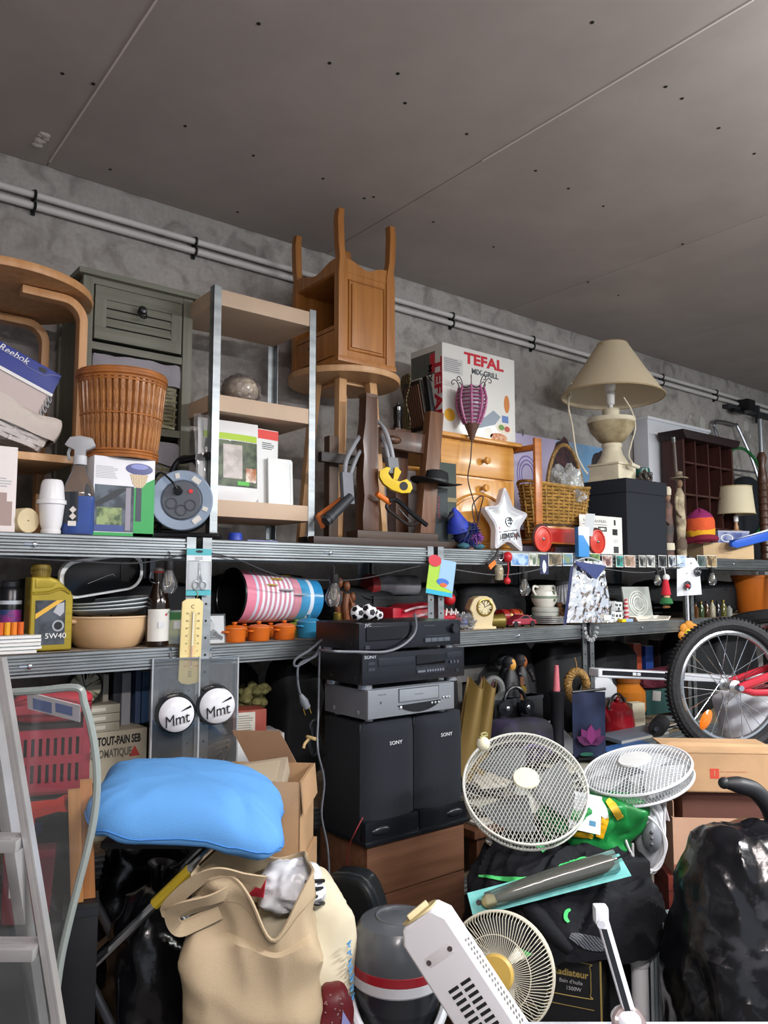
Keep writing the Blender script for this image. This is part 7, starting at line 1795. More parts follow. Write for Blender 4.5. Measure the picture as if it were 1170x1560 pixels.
wp2=thing('upright_plank','brown wooden plank standing behind the badge holders','plank',(X(340,2.6,1080),2.62,ZL));part('plank_body',MB().box(-0.045,0.045,0,0.03,0,ZM-ZL-0.09),wood('7a5438','5a3a24',2,'X',0.5,(6,1,0.8)),wp2,bevel=0.002);part('plank_cleat',MB().box(-0.05,0.05,-0.012,0,0.12,0.15),DWOOD,wp2)
fb=thing('feather_flowers','vase of pale yellow dried flowers in the shade of the lower shelf','vase',onL(385,2.62));hv2=Z(385,1085,2.6)-ZL
part('vase_body',MB().lathe([(0,0),(0.05,0),(0.065,hv2*0.4),(0.05,hv2*0.8),(0.035,hv2),(0,hv2)],24),M('6a6a5c',0.4),fb)
mb=MB();r=random.Random(9)
for k in range(38):
    a=r.random()*6.28;q=0.07*r.random()**0.5;mb.sphere((q*cos(a),q*sin(a),hv2+0.03+0.09*r.random()*(1-q*6)),0.016+0.008*r.random(),1,1,0.8,8,5)
part('flower_head',mb,M('8d8a58',0.8,var=0.3,vs=20),fb,stuff=True)
# white carton + small red box
wb2=thing('white_carton','white carton carrying a small red box behind the open brown carton','box',(X(398,2.42,1140),2.47,ZL),radians(-12));hwb=Z(398,1118,2.42)-ZL
part('carton_body',MB().box(-0.085,0.085,-0.07,0.09,0,hwb),M('c9cccc',0.5),wb2,bevel=0.002);part('flap',MB().box(-0.086,0.086,-0.071,0.0,hwb-0.03,hwb+0.0015),M('d4d7d7',0.5),wb2)
rb2=thing('light_bulb_box','small red box with a white printed label on the white carton','box',(X(385,2.42,1100),2.46,ZL+hwb+0.002),radians(-14));part('box_body',MB().box(-0.06,0.055,-0.05,0.05,0,0.085),M('9a4a3c',0.5),rb2,bevel=0.002);patch(rb2,-0.055,0.015,0.006,0.078,M('c8c6bc',0.5),-0.0505);lines(rb2,-0.05,0.01,0.015,0.07,7,M('8a8478',0.5),-0.0512)
part('round_print',MB().lathe([(0,0),(0.022,0)],20,T(0.056,0.0,0.045,0,90)),M('c9c3b8',0.4),rb2,smooth=False)
# dark sack shapes, added to stand in for shade behind the lower shelf goods
for u0,u1,Y,h,lab in((20,120,2.62,0.42,'added dark filler for shade behind the maroon crate'),(425,480,2.60,0.5,'added dark filler for shade behind the mains plug'),(560,690,2.62,0.5,'added dark filler for shade behind the hi-fi stack'),(830,895,2.62,0.48,'added dark filler for shade behind the pink candle'),(700,815,2.72,0.5,'added dark filler for shade behind the dark figurines'),(900,965,2.74,0.46,'added dark filler for shade behind the orange jar'),(1032,1085,2.62,0.5,'added dark filler for shade behind the bicycle wheel'),(1090,1150,2.62,0.52,'added dark filler for shade behind the white woven sack'),(240,400,2.76,0.5,'added dark filler for shade behind the badge holders')):
    xa_,xb_=X(u0,Y,1050),X(u1,Y,1050);t=thing('shade_sack',lab,'sack',((xa_+xb_)/2,Y+0.05,ZL),0,'dark fillers added for shade on the lower shelf');part('sack_body',soft_block(xb_-xa_,0.22,h,0.03,u0+3),M('0c0d11',0.7),t);part('tie',MB().torus(0.03,0.006,16,5,T(0,-0.02,h)),DGREY,t)

# ================================================================== LEFT FOREGROUND
def G(u,v,t,o):return atd(u,v,t)-o
def cam_frame(o):return T(o.x,o.y,o.z,0,0,math.degrees(RC))
def flat_prism(pxs,t,c):
    """outline (photo survey) -> local x,z metres about c in a plane facing the photographer at depth t"""
    o=atd(c[0],c[1],t);R_=Matrix.Rotation(-RC,4,'Z');out=[]
    for u,v in pxs:
        d=ray(u,v);n=Vector((cos(HEAD),sin(HEAD),0));s=(o-EYE).dot(n)/d.dot(n);q=R_@(EYE+d*s-o);out.append((q.x,q.z))
    return o,out
# aluminium step ladder
AL=M('b4b4b4',0.42,0.55,var=0.12,vs=8)
lo_=Vector((atd(45,1300,1.5).x,atd(45,1300,1.5).y,0))
ld=thing('step_ladder','aluminium step ladder with flat treads','ladder',lo_,RC)
def LW(u,v,t):
    q=Matrix.Rotation(-RC,4,'Z')@(atd(u,v,t)-lo_);return q
def rail(pa,pb,hw,hd):
    d=(pb-pa).normalized();return slab(pa,pb,hw,hd)
a_,b_=LW(6,1050,1.55),LW(78,1500,1.42)
dd=(b_-a_);foot=a_+dd*(a_.z/ -dd.z);top=a_-dd*0.12
def off(p,x):return Vector((p.x+x,p.y,p.z))
W_=-0.42
for xo,nm in((0,'front_rail'),(W_,'front_rail')):
    k_=-0.35 if xo else 0
    fa,ta=off(foot,xo),off(top,xo*0.75)
    part(nm,slab(fa,ta,0.0075,0.008),AL,ld,bevel=0.002);part('rail_lip',slab(off(fa,0.009),off(ta,0.009),0.002,0.0105),AL,ld)
    part('rubber_foot',MB().box(fa.x-0.022,fa.x+0.022,fa.y-0.045,fa.y+0.045,0,0.05),BLACKP,ld,bevel=0.005)
for v in(1275,1440,1640,1880):
    f=None
    for k in range(200):
        p=foot.lerp(top,k/200)
        u_,vv=None,None
        w3=Matrix.Rotation(RC,4,'Z')@p+lo_-EYE
        vy=CY-F*w3.dot(_up)/w3.dot(_fw)
        if vy<v:f=k/200;break
    if f is None:continue
    p=foot.lerp(top,f);q=off(foot,W_).lerp(off(top,W_*0.75),f)
    part('tread',MB().box(q.x+0.010,p.x-0.008,p.y-0.03,p.y+0.025,p.z-0.022,p.z),AL,ld,bevel=0.003)
    mb=MB()
    for j in range(3):mb.box(q.x+0.02,p.x-0.02,p.y-0.022+0.015*j,p.y-0.016+0.015*j,p.z,p.z+0.002)
    part('tread_rib',mb,AL,ld)
bf=LW(60,1560,1.75);bt_=LW(-20,1020,1.62);bd2=bf-bt_;bfoot=bt_+bd2*(bt_.z/ -bd2.z)
part('rear_leg',slab(bfoot,bt_,0.012,0.02),AL,ld,bevel=0.003);part('rear_leg',slab(off(bfoot,W_),off(bt_,W_*0.8),0.012,0.02),AL,ld,bevel=0.003)
# curved clear acrylic sheet behind it
outl=[(-60,1062),(0,1056),(60,1052),(118,1048),(128,1070),(138,1105),(145,1145),(148,1190),(144,1240),(134,1290),(120,1345),(105,1405),(92,1465),(84,1530),(80,1600),(80,1690),(86,1780),(-60,1780)]
o,pl_=flat_prism(outl,1.70,(60,1300))
sm=[]
for i in range(1,len(pl_)-2):
    sm+=[tuple(q)[:2]for q in smooth_path([(pl_[j][0],pl_[j][1],0)for j in(i-1,i,i+1,i+2)],4)[4:8]]
zmin=min(p[1]for p in pl_)
pl2=[(pl_[0][0],pl_[0][1])]+sm+[(pl_[-2][0],-o.z),(pl_[-1][0],-o.z)]
ay=thing('acrylic_sheet','clear acrylic sheet with a wavy edge standing behind the ladder','sheet',o,RC)
part('clear_pane',MB().prism(pl2,-0.004,0.004),clear_film('dfe6e6',0.025,0.05),ay,smooth=False)
part('cut_edge',MB().tube([(x,0,z)for x,z in pl2[:-2]],0.0085,8),M('8d9794',0.25,alpha=0.9),ay)
# maroon crate behind the sheet
c_o=atd(80,1140,2.08);c_o.z=Z(80,1210,c_o.y)-0.0
CR=M('8a1f30',0.45)
cr_=thing('maroon_crate','maroon slatted plastic crate seen through the acrylic sheet','crate',c_o,RC+radians(21))
kc=2.08/F;wcr,hcr,dcr=0.30,135*kc,0.14
x0_,x1_=-0.15,0.095
part('corner_post',MB().box(x0_,x0_+0.04,0,0.02,0,hcr),CR,cr_);part('corner_post',MB().box(x1_-0.02,x1_,0,0.02,0,hcr),CR,cr_)
for z in(0,hcr*0.33,hcr*0.62,hcr-0.025):part('band',MB().box(x0_,x1_,0,0.012,z,z+0.022 if z else 0.03),CR,cr_)
for k in range(10):
    xk=x0_+0.05+k*0.0185
    for z in(0.03,hcr*0.33+0.022):part('slat',MB().box(xk,xk+0.010,0.002,0.01,z,z+hcr*0.28),CR,cr_)
part('back_wall',MB().box(x0_,x1_,dcr-0.01,dcr,0,hcr),CR,cr_);part('side_wall',MB().box(x0_,x0_+0.01,0.01,dcr,0,hcr),CR,cr_);part('side_wall',MB().box(x1_-0.01,x1_,0.01,dcr,0,hcr),CR,cr_);part('crate_floor',MB().box(x0_,x1_,0,dcr,0,0.008),CR,cr_)
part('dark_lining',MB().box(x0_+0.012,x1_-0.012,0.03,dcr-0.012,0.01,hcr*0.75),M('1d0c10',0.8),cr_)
part('sticker',MB().box(x0_+0.004,x0_+0.034,-0.001,0,hcr*0.42,hcr*0.55),M('b08a8c',0.6),cr_);part('sticker',MB().box(x0_+0.006,x0_+0.036,-0.001,0,hcr*0.62,hcr*0.72),M('b08a8c',0.6),cr_)
rcv=thing('red_cloth','crimson cloth heaped in the maroon crate','cloth',c_o+Vector((0.02,0.07,hcr*0.76)),RC+radians(21));part('cloth_heap',soft_block(0.19,0.09,0.08,0.015,8),M('a3182e',0.7),rcv);part('hem',MB().tube(smooth_path([(-0.1,-0.06,0.06),(-0.03,-0.08,0.08),(0.06,-0.07,0.06)]),0.003,5),M('7a1020',0.7),rcv)
brc=thing('blue_print_card','white card with a blue print lying on the crimson cloth','card',atd(82,1077,1.98),rot=(radians(35),radians(14),RC));part('card',MB().box(-0.07,0.07,-0.001,0.001,-0.03,0.03),M('c4c0c4',0.5),brc);part('blue_print',MB().box(-0.055,-0.005,-0.0016,-0.001,-0.024,0.014).box(0.005,0.05,-0.0016,-0.001,-0.014,0.018),M('3a5a9c',0.5),brc,smooth=False)
# under the crate: black tub, red tool, maroon bag, planks, box
tubo=atd(75,1330,2.12);ztub=c_o.z-0.004;zcar=atd(75,1445,2.05).z
cb2=carton('low_brown_carton','brown carton under the black tub behind the acrylic sheet',0.24,0.22,zcar-0.001,CARD,Vector((tubo.x,tubo.y,0)),RC+radians(21))
part('packing_tape',MB().box(-0.12,0.12,-0.1106,-0.11,0.4,0.43),M('a08458',0.4),cb2)
bt2=thing('black_tub','black plastic tub seen through the acrylic sheet under the crate','tub',Vector((tubo.x,tubo.y,zcar)),RC);htb=ztub-zcar
part('tub_wall',MB().lathe([(0.085,0),(0.09,0.01),(0.105,htb-0.02),(0.108,htb),(0.1,htb),(0.085,0.02)],30),M('15171b',0.5),bt2);part('tub_rim',MB().torus(0.106,0.006,30,6,T(0,0,htb-0.006)),M('1d2026',0.5),bt2);part('blue_tab',MB().box(-0.02,0.02,-0.105,-0.095,htb-0.09,htb-0.06),M('24406e',0.4),bt2)
part('tub_base',MB().lathe([(0,0.005),(0.085,0.005)],30),BLACK,bt2)
rt2=thing('red_nozzle','bright orange-red plastic nozzle in front of the black tub','nozzle',atd(70,1232,1.93),rot=(0,radians(-6),RC))
part('nozzle_body',MB().tube([(-0.055,0,-0.012),(-0.03,0,0.0),(0.03,0,0.005),(0.055,0,0.008)],[0.020,0.024,0.017,0.024],6),M('e23a2a',0.4),rt2);part('nozzle_mouth',MB().lathe([(0,0),(0.017,0)],6,T(0.057,-0.001,0.008,0,90)),M('7a1810',0.5),rt2);part('nozzle_grip',MB().tube([(-0.04,0,-0.01),(-0.045,0.0,-0.045)],0.014,6),M('e23a2a',0.4),rt2)
mbg=thing('maroon_bag','stiff maroon bag with a price tag, below the red nozzle','bag',atd(45,1345,1.88),RC+radians(21));part('bag_panel',MB().prism([(-0.06,-0.09),(0.045,-0.11),(0.058,0.075),(-0.06,0.08)],0,0.05),M('6a1826',0.5,var=0.2,vs=9),mbg,bevel=0.006);part('price_tag',MB().box(-0.045,-0.02,-0.001,0,-0.03,0.0),M('c0b8b4',0.6),mbg);part('top_fold',MB().box(-0.06,0.055,-0.004,0.0,0.055,0.075),M('7a2030',0.5),mbg)
mbs=carton('grey_crate_box','dark grey box under the maroon bag',0.16,0.07,atd(45,1408,1.88).z,M('33363a',0.6),Vector((atd(48,1410,1.90).x,atd(48,1410,1.90).y,0)),RC+radians(21))
pbo=atd(124,1368,1.92);pbx=carton('black_storage_box','black storage box carrying the two pine planks',0.08,0.08,pbo.z-0.001,M('14161a',0.5),Vector((pbo.x,pbo.y,0)),RC+radians(20))
part('lid_rim',MB().box(-0.042,0.042,-0.042,0.042,pbo.z-0.03,pbo.z-0.012),M('1c1f24',0.5),pbx)
for i,(u,vt)in enumerate(((113,1203),(131,1188))):
    p0=atd(u+5,1366,1.90+0.025*i);p1=atd(u,vt,1.91+0.03*i);p0.z=pbo.z
    t=thing('pine_plank',['knotty pine plank leaning behind the acrylic sheet, the shorter one','smooth pine plank leaning behind the acrylic sheet, the taller one'][i],'plank',p0,RC+radians(20));q=Matrix.Rotation(-RC-radians(20),4,'Z')@(p1-p0)
    part('plank_body',slab(Vector((0,0,0)),q,0.0145,0.010),wood(('b8854e','b27a4a')[i],('8a5a2e','9c6638')[i],1.5,'X',0.6,(6,2,0.8)),t,bevel=0.002);part('end_grain',slab(q*0.9985,q*1.0005,0.0140,0.0095),M('a87c4c',0.7),t)

# cushion on a folding stool
po_=atd(291,1216,2.03)
cu_=thing('blue_cushion','plump sky-blue cushion on the folding chrome stool','cushion',po_,rot=(radians(6),radians(4),RC+radians(6)))
wq,dq,hq_=0.485,0.33,0.15
def cush(s,t):
    a=2*pi*s;ph=pi*(t-0.5)
    e=0.52
    cx_=math.copysign(abs(cos(a))**e,cos(a));cy_=math.copysign(abs(sin(a))**e,sin(a))
    rr=abs(cos(ph))**0.55
    x,y=cx_*rr*wq/2,cy_*rr*dq/2
    pin=1+0.10*(abs(cx_*cy_))*rr**3-0.03*rr**4
    z=math.copysign(abs(sin(ph))**0.8,sin(ph))*hq_/2*(1.0 if sin(ph)>0 else 0.6)
    wr_n=abs(nz((x*5+y*3,y*9,z*4),1.3,8))
    n=0.006*nz((x*6,y*6,z*6),1.6,3)-0.030*max(0,0.18-wr_n)*(0.5+max(0,x/wq))*2+0.008*rr**5*sin(a*9+1)*0.5+(0.012*rr**3*nz((a*3,t*2,0),1.5))
    droop=-0.055*max(0,x/(wq/2))**2-0.035*max(0,-y/(dq/2))**2
    if cx_>0 and cy_<0:pin+=0.20*abs(cx_*cy_)**3*rr**4
    return(x*pin,y*pin,z+n+droop)
part('cushion_body',MB().grid(cush,80,30,cu=True),M('5b95d0',0.9,bump=0.12,bs=260,spec=0.2),cu_)
part('piped_seam',MB().tube([Vector(cush(k/80,0.5))*1.004 for k in range(80)],0.0022,5,True),M('3f7cc0',0.85),cu_)
fs_o=Vector((po_.x,po_.y,0));FRT=Matrix.Rotation(-RC,4,'Z')
fst=thing('folding_stool','folding stool with crossed chrome tube legs under the blue cushion','stool',fs_o,RC)
def FS(u,v,t):return FRT@(atd(u,v,t)-fs_o)
seat_z=(po_.z-0.075)
A0,A1=FS(338,1278,1.93),FS(95,1515,1.93);dA=A1-A0;A2=A0+dA*(A0.z/ -dA.z)if A0.z/ -dA.z<1.9 else A0+dA*1.9
A2.z=max(A2.z,0.012)
for dy in(0.0,0.26):
    part('leg',MB().tube([A0+Vector((0,dy,0)),A2+Vector((0,dy,0))],0.0125,10),CHROME,fst)
B0,B1=FS(75,1370,1.97),FS(168,1560,1.97);dB=B1-B0;B2=B0+dB*(B0.z/ -dB.z);Bt=B0+dB*((seat_z-B0.z)/dB.z)
for dy in(0.0,0.2):
    part('leg',MB().tube([Bt+Vector((0,dy,0)),B2+Vector((0,dy,0))],0.012,10),M('6a6e74',0.35,0.8),fst)
part('seat_board',MB().box(-0.20,0.18,-0.10,0.2,seat_z-0.022,seat_z-0.004),M('1a1c20',0.6),fst,bevel=0.008)
part('yellow_sleeve',MB().tube([A0.lerp(A1,0.2),A0.lerp(A1,0.42)],0.0145,10),M('b09a28',0.5),fst);part('pivot_bolt',MB().sphere(FS(121,1490,1.92),0.012,1,1,1,10,6),CHROME,fst)

# bin bags in the left corner
def bin_bag(name,label,c,w,d,h,seed,amp=0.05,cols='0b0c10',rz=0,knot=True):
    t=thing(name,label,'bin bag',c,rz)
    def fn(s,tt):
        a=2*pi*s;ph=pi*(tt-0.5)
        x=math.copysign(abs(cos(a))**0.8,cos(a))*abs(cos(ph))**0.6*w/2;y=math.copysign(abs(sin(a))**0.8,sin(a))*abs(cos(ph))**0.6*d/2;z=(sin(ph)*0.5+0.5)*h
        q=Vector((x,y,z));f1=abs(nz(q,4.5,seed));f2=abs(nz(q+Vector((0,0,q.x)),11,seed+4));f3=nz(q,30,seed+9)
        n=amp*(0.9*f1+0.55*(0.5-f2)+0.12*f3)
        l=Vector((x,y,(z-h/2)*0.7));l=l.normalized()if l.length>1e-6 else Vector((0,0,1))
        q=q+l*n;q.z=max(q.z,0.0)
        return tuple(q)
    part('bag_film',MB().grid(fn,90,60,cu=True),M(cols,0.22,spec=0.6,bump=0.25,bs=18),t)
    if knot:part('knot',MB().lathe([(0.05,-0.05),(0.02,0),(0.028,0.02),(0.045,0.06),(0.02,0.05)],14,T(0,0,h+0.01,8,10)),M(cols,0.22),t)
    return t
c=atd(238,1500,2.10);bin_bag('bin_bag','black bin bag slumped beside the canvas tote',Vector((c.x,c.y,0)),0.26,0.24,atd(250,1385,2.0).z,3,0.05)
c=atd(232,1360,2.32);bin_bag('bin_bag','black bin bag under the blue cushion',Vector((c.x,c.y+0.06,0)),0.34,0.2,atd(220,1305,2.2).z,7,0.05)
# open brown carton behind the cushion, on a taller carton
bo_=atd(428,1255,2.22);zb0_=atd(430,1318,2.16).z
bs2=carton('support_carton','big plain carton standing under the open brown carton',0.28,0.26,zb0_-0.001,CARD,Vector((bo_.x,bo_.y+0.1,0)),RC+radians(-4))
part('packing_tape',MB().box(-0.02,0.02,-0.1306,-0.13,0,zb0_-0.002),M('a08458',0.4),bs2)
ob_=thing('open_carton','open brown carton with a raised flap and papers inside','box',Vector((bo_.x,bo_.y+0.1,zb0_)),RC+radians(-4))
kb=2.2/F;wb3,hb3,db3=0.26,120*kb,0.24
for a in((-wb3/2,wb3/2,-db3/2,-db3/2+0.004),(-wb3/2,wb3/2,db3/2-0.004,db3/2),(-wb3/2,-wb3/2+0.004,-db3/2,db3/2),(wb3/2-0.004,wb3/2,-db3/2,db3/2)):
    part('carton_wall',MB().box(*a,0,hb3),CARD,ob_)
part('carton_base',MB().box(-wb3/2,wb3/2,-db3/2,db3/2,0,0.004),CARD,ob_)
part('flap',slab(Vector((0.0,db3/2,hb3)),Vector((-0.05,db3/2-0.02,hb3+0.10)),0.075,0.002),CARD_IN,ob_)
part('flap',MB().add([(-wb3/2,-db3/2,hb3),(-wb3/2,db3/2,hb3),(-wb3/2-0.07,db3/2,hb3-0.03),(-wb3/2-0.07,-db3/2,hb3-0.03)],[(0,1,2,3)]),CARD,ob_,solid=0.004)
part('flap',MB().add([(wb3/2,-db3/2,hb3),(wb3/2,db3/2,hb3),(wb3/2+0.008,db3/2,hb3-0.09),(wb3/2+0.008,-db3/2,hb3-0.09)],[(0,1,2,3)]),CARD,ob_,solid=0.004)
pin_=thing('paper_bundle','bundle of loose papers inside the open carton','papers',Vector((bo_.x,bo_.y+0.1,zb0_+hb3-0.05)),rot=(radians(12),radians(-8),RC));part('paper_stack',MB().box(-0.09,0.07,-0.08,0.09,0,0.05),M('a39682',0.8),pin_,bevel=0.002);part('top_sheet',MB().box(-0.10,0.05,-0.07,0.07,0.0505,0.052),M('b4a68e',0.8),pin_)

# canvas tote bag
to=atd(385,1480,1.88);to.z=0.30;bz=to.z
plx=carton('low_chest','low dark storage chest under the canvas tote',0.30,0.24,bz-0.001,M('1f2226',0.6),Vector((to.x,to.y,0)),RC+radians(8))
tt_=thing('canvas_tote','natural canvas tote bag with drooping handles','bag',to,RC+radians(8))
CAN=M('a8977c',0.95,bump=0.12,bs=300,var=0.06,vs=6,spec=0.2);CANI=M('846d50',0.95,spec=0.2)
hT=atd(400,1332,1.85).z-bz;wT,dT=0.29,0.20
TP=[(p[0],p[1])for p in resample(rr_path(0.5,0.5,0.2,6),120)]
def tote(s,t,inner=1.0):
    x,y=TP[int(round(s*120))%120]
    bul=1+0.10*sin(pi*min(1,t*1.1))-0.10*max(0,t-0.75)*2
    X_,Y_=x*wT*bul*inner,y*dT*(bul*1.15 if t<0.8 else bul)*inner
    rimf=max(0,(t-0.6)/0.4)**2
    dipf=math.exp(-((x-0.16)/0.17)**2)*max(0,min(1,(-y-0.1)/0.35))
    z=hT*(t-rimf*(0.17*dipf+0.03*sin(x*7)))
    Y_-=0.03*rimf*dipf
    q=Vector((X_,Y_,z));fo=0.03*(0.3-abs(nz(q+Vector((0,0,q.x*1.2)),6,2)))+0.014*nz(q,9,5)+0.045*(0.25-abs(nz(Vector((q.x*0.6+q.z*0.8,q.y,q.z-q.x*0.6)),4.2,9)))
    return(q.x+fo*x*1.5,q.y+fo*(y*1.5),max(0,z))
part('bag_body',MB().grid(lambda s,t:tote(s,t),120,50,cu=True),CAN,tt_,solid=0.004)
part('contents',soft_block(wT*0.8,dT*0.75,hT*0.62,0.02,4),M('6f5c42',0.9),tt_)
part('hem',MB().tube([Vector(tote(k/120,1.0))for k in range(120)],0.004,5,True),CAN,tt_)
part('hem_seam',MB().tube([Vector(tote(k/120,0.91))*1.006 for k in range(120)],0.0012,4,True),M('8a7a60',0.9),tt_)
part('bag_bottom',MB().box(-wT/2+0.02,wT/2-0.02,-dT/2+0.02,dT/2-0.02,0,0.004),CAN,tt_)
TI=Matrix.Rotation(-(RC+radians(8)),4,'Z')
def TB(u,v,t):return TI@(atd(u,v,t)-to)
def strap(pts,wd,nm='handle',mat=None):
    P=smooth_path(pts,8);mb=MB();vs=[];fs=[]
    for i,p in enumerate(P):
        d=(P[min(i+1,len(P)-1)]-P[max(i-1,0)]).normalized();tw=0.6*sin(i*0.12);side=d.cross(Vector((0.15,1,0.25+tw))).normalized()*wd/2
        vs+=[p+side,p-side]
    for i in range(len(P)-1):fs.append((2*i,2*i+1,2*i+3,2*i+2))
    return part(nm,mb.add(vs,fs),mat or CAN,tt_,solid=0.004)
strap([TB(402,1345,1.82),TB(370,1338,1.80),TB(330,1330,1.78),TB(290,1350,1.78),TB(255,1385,1.79),TB(275,1385,1.80),TB(330,1368,1.80),TB(352,1362,1.80)],0.034)
strap([TB(350,1360,1.79),TB(320,1372,1.77),TB(280,1382,1.76),TB(262,1395,1.77),TB(272,1415,1.78),TB(300,1405,1.79),TB(335,1388,1.80)],0.034)
# second bag with blue writing, white carrier bag on top
cg=atd(462,1455,1.98);tb2=thing('printed_cloth_bag','cream cloth bag with blue hand lettering behind the canvas tote','bag',Vector((cg.x,cg.y,bz)),RC+radians(14));h2=atd(470,1335,1.97).z-bz
plx2=carton('dark_storage_box','low dark storage box under the printed cloth bag',0.26,0.24,bz-0.001,M('1f2226',0.6),Vector((cg.x+0.03,cg.y+0.12,0)),RC)
part('bag_body',soft_block(0.25,0.16,h2,0.02,12,60,36,3.2),M('c3bba2',0.85),tb2);sq=scribble(tb2,-0.08,0.08,0,0.03,M('4a86b4',0.6),0,7,3,0.002);sq.location=(0.11,-0.075,h2*0.6);sq.rotation_euler=(0,radians(78),radians(55))
cw=atd(452,1325,1.93);wcb=thing('white_carrier_bag','crumpled white carrier bag with black stripes and a red corner','bag',Vector((cw.x,cw.y+0.03,bz+h2-0.02)),RC)
part('bag_film',crumple(0.078,0.75,0.22,1.5,31,60,40),M('c9ccd0',0.3),wcb)
for k in range(4):part('black_stripe',MB().tube(smooth_path([(0.045+0.004*k,-0.06+0.004*k,0.035-0.018*k),(0.065+0.003*k,-0.04,0.03-0.018*k),(0.085,-0.01,0.02-0.018*k)]),0.005,6),BLACK,wcb)
part('red_corner',MB().add([(-0.10,-0.05,0.0),(-0.05,-0.07,0.05),(-0.055,-0.075,0.005)],[(0,1,2)]),M('b02438',0.4),wcb,solid=0.002)

# ================================================================== LOWER SHELF, right half, and the sliding pile of papers
r=random.Random(12)
pap_cols=['c2c0b8','8d9096','3a4048','6a7078','a8a698','2c3036','7a6a58','9aa4ac','4a5866','b8b2a4']
def flat_item(name,label,cat,x,y,z,w,d,h,rz,c,grp,tilt=(0,0),edge=None):
    t=thing(name,label,cat,(x,y,z),rot=(radians(tilt[0]),radians(tilt[1]),radians(rz)),group=grp)
    part('cover',MB().box(-w/2,w/2,-d/2,d/2,0,h),M(c,0.45),t,bevel=0.001)
    part('page_block',MB().box(-w/2+0.003,w/2-0.003,-d/2-0.0005,d/2-0.004,h*0.15,h*0.8),M(edge or 'b4b2aa',0.7),t)
    return t
# a low table in front of the racks carries the overflow
x0t,x1t=X(716,2.12,1150),X(1040,2.12,1150)
ztb=ZL-0.11
lt=thing('low_bench','low dark bench in front of the racks carrying the pile of papers','bench',((x0t+x1t)/2,2.20,0))
wlt=x1t-x0t
part('bench_top',MB().box(-wlt/2,wlt/2,-0.10,0.155,ztb-0.03,ztb),DWOOD,lt,bevel=0.004)
for sx in(-wlt/2+0.03,wlt/2-0.07):
    for sy in(-0.08,0.11):part('leg',MB().box(sx,sx+0.04,sy,sy+0.04,0,ztb-0.03),DWOOD,lt)
def heap(n,x0,x1,y,dy,z0,wr,dr,hs,rzr,name,label,cat,grp,cols,seed):
    q=random.Random(seed);placed=[]
    for i in range(n):
        w,d,h=q.uniform(*wr),q.uniform(*dr),q.choice(hs);x=x0+(x1-x0)*((i*0.61803)%1.0);yy=y+q.uniform(-dy,dy);rz=q.uniform(-rzr,rzr)
        ex=abs(w/2*cos(radians(rz)))+abs(d/2*sin(radians(rz)))
        z=max([z0]+[zt_ for px_,pe,zt_ in placed if abs(px_-x)<pe+ex]);placed.append((x,ex,z+h+0.001))
        flat_item(name,label,cat,x,yy,z,w,d,h,rz,q.choice(cols),grp)
    return placed
pl_b=heap(28,x0t+0.16,x1t-0.16,2.21,0.02,ztb+0.001,(0.2,0.28),(0.18,0.22),(0.004,0.007,0.010,0.014),25,'paper_sleeve','flat paper or record sleeve in the sliding pile on the low bench','papers','papers sliding off the low bench',pap_cols,3)
pl_s=heap(16,X(735,2.55,1090),X(1030,2.55,1090),2.53,0.015,ZL+0.001,(0.2,0.28),(0.2,0.24),(0.006,0.010,0.014),10,'shelf_magazine','magazine in the low piles on the lower shelf','magazine','magazines piled on the lower shelf',pap_cols[1:],5)
ztop_p=max(p_[2]for p_ in pl_b)+0.0005;zmag=max(p_[2]for p_ in pl_s)+0.0005

flat_item('blue_folder','blue folder sliding over the papers behind the second mesh fan','folder',X(965,2.13,1130),2.135,ztop_p+0.004,0.26,0.18,0.012,-14,'2a5a96',None,(4,-3))
flat_item('slate_board','slate grey board lying on the papers behind the second mesh fan','board',X(968,2.25,1105),2.26,ztop_p+0.03,0.34,0.14,0.018,-6,'6a7480',None,(3,-2))
bt3=thing('blue_tab','small bright blue plastic clip standing on the slate board','clip',(X(1016,2.2,1110),2.26,ztop_p+0.045),radians(-20));part('clip_body',MB().box(-0.016,0.016,-0.006,0.006,0,0.045),M('2060b0',0.4),bt3,bevel=0.003);part('clip_jaw',MB().box(-0.016,0.016,-0.012,-0.006,0.0,0.014),M('2060b0',0.4),bt3)
# items standing at the back of the pile: left group
def onM(u,Y,v=1090,z=None):return Vector((X(u,Y,v),Y,zmag if z is None else z))
gp=thing('grey_plank','grey weathered plank lying across the back of the lower shelf','plank',(X(745,2.66,1010),2.66,Z(745,1035,2.66)),radians(0));part('plank_body',MB().box(-0.25,0.12,0,0.03,0,0.075),M('5a5856',0.7,var=0.2,vs=12),gp,bevel=0.003);[part('plank_support',MB().box(xs_,xs_+0.04,0.0,0.03,-(Z(745,1035,2.66)-ZL)+0.09,0),M('4a4846',0.7),gp)for xs_ in(-0.22,0.06)]
for i,(u,lab,sc)in enumerate(((708,'gold paper gift bag with a curved mouth beside the loudspeaker',1.0),(729,'gold paper gift bag with a dark red inside',0.92))):
    Y=2.16+0.05*i;o=Vector((X(u,Y,1090),Y,ztop_p+0.02));hgb=(Z(u,1030,Y)-o.z);t=thing('gift_bag',lab,'bag',o,rot=(radians(-8),radians(10),radians(-15)),group='gold gift bags beside the loudspeaker')
    def gb_(s,tt,w=0.085*sc,h=hgb):return((s-0.5)*w*(1-0.2*tt)+0.02*tt,-0.02*sin(pi*s)*(1+tt),h*(tt*(1-0.12*sin(pi*s))+0.16*(1-tt)*(2*s-1)**2))
    part('front_paper',MB().grid(gb_,14,10),M('6e5a2c',0.45,0.3),t,solid=0.002);part('back_paper',MB().grid(lambda s,tt:(gb_(s,tt)[0],0.035-0.02*tt,gb_(s,tt)[2]),10,8),M('4a1c18' if i else '6a5428',0.6),t,solid=0.002)
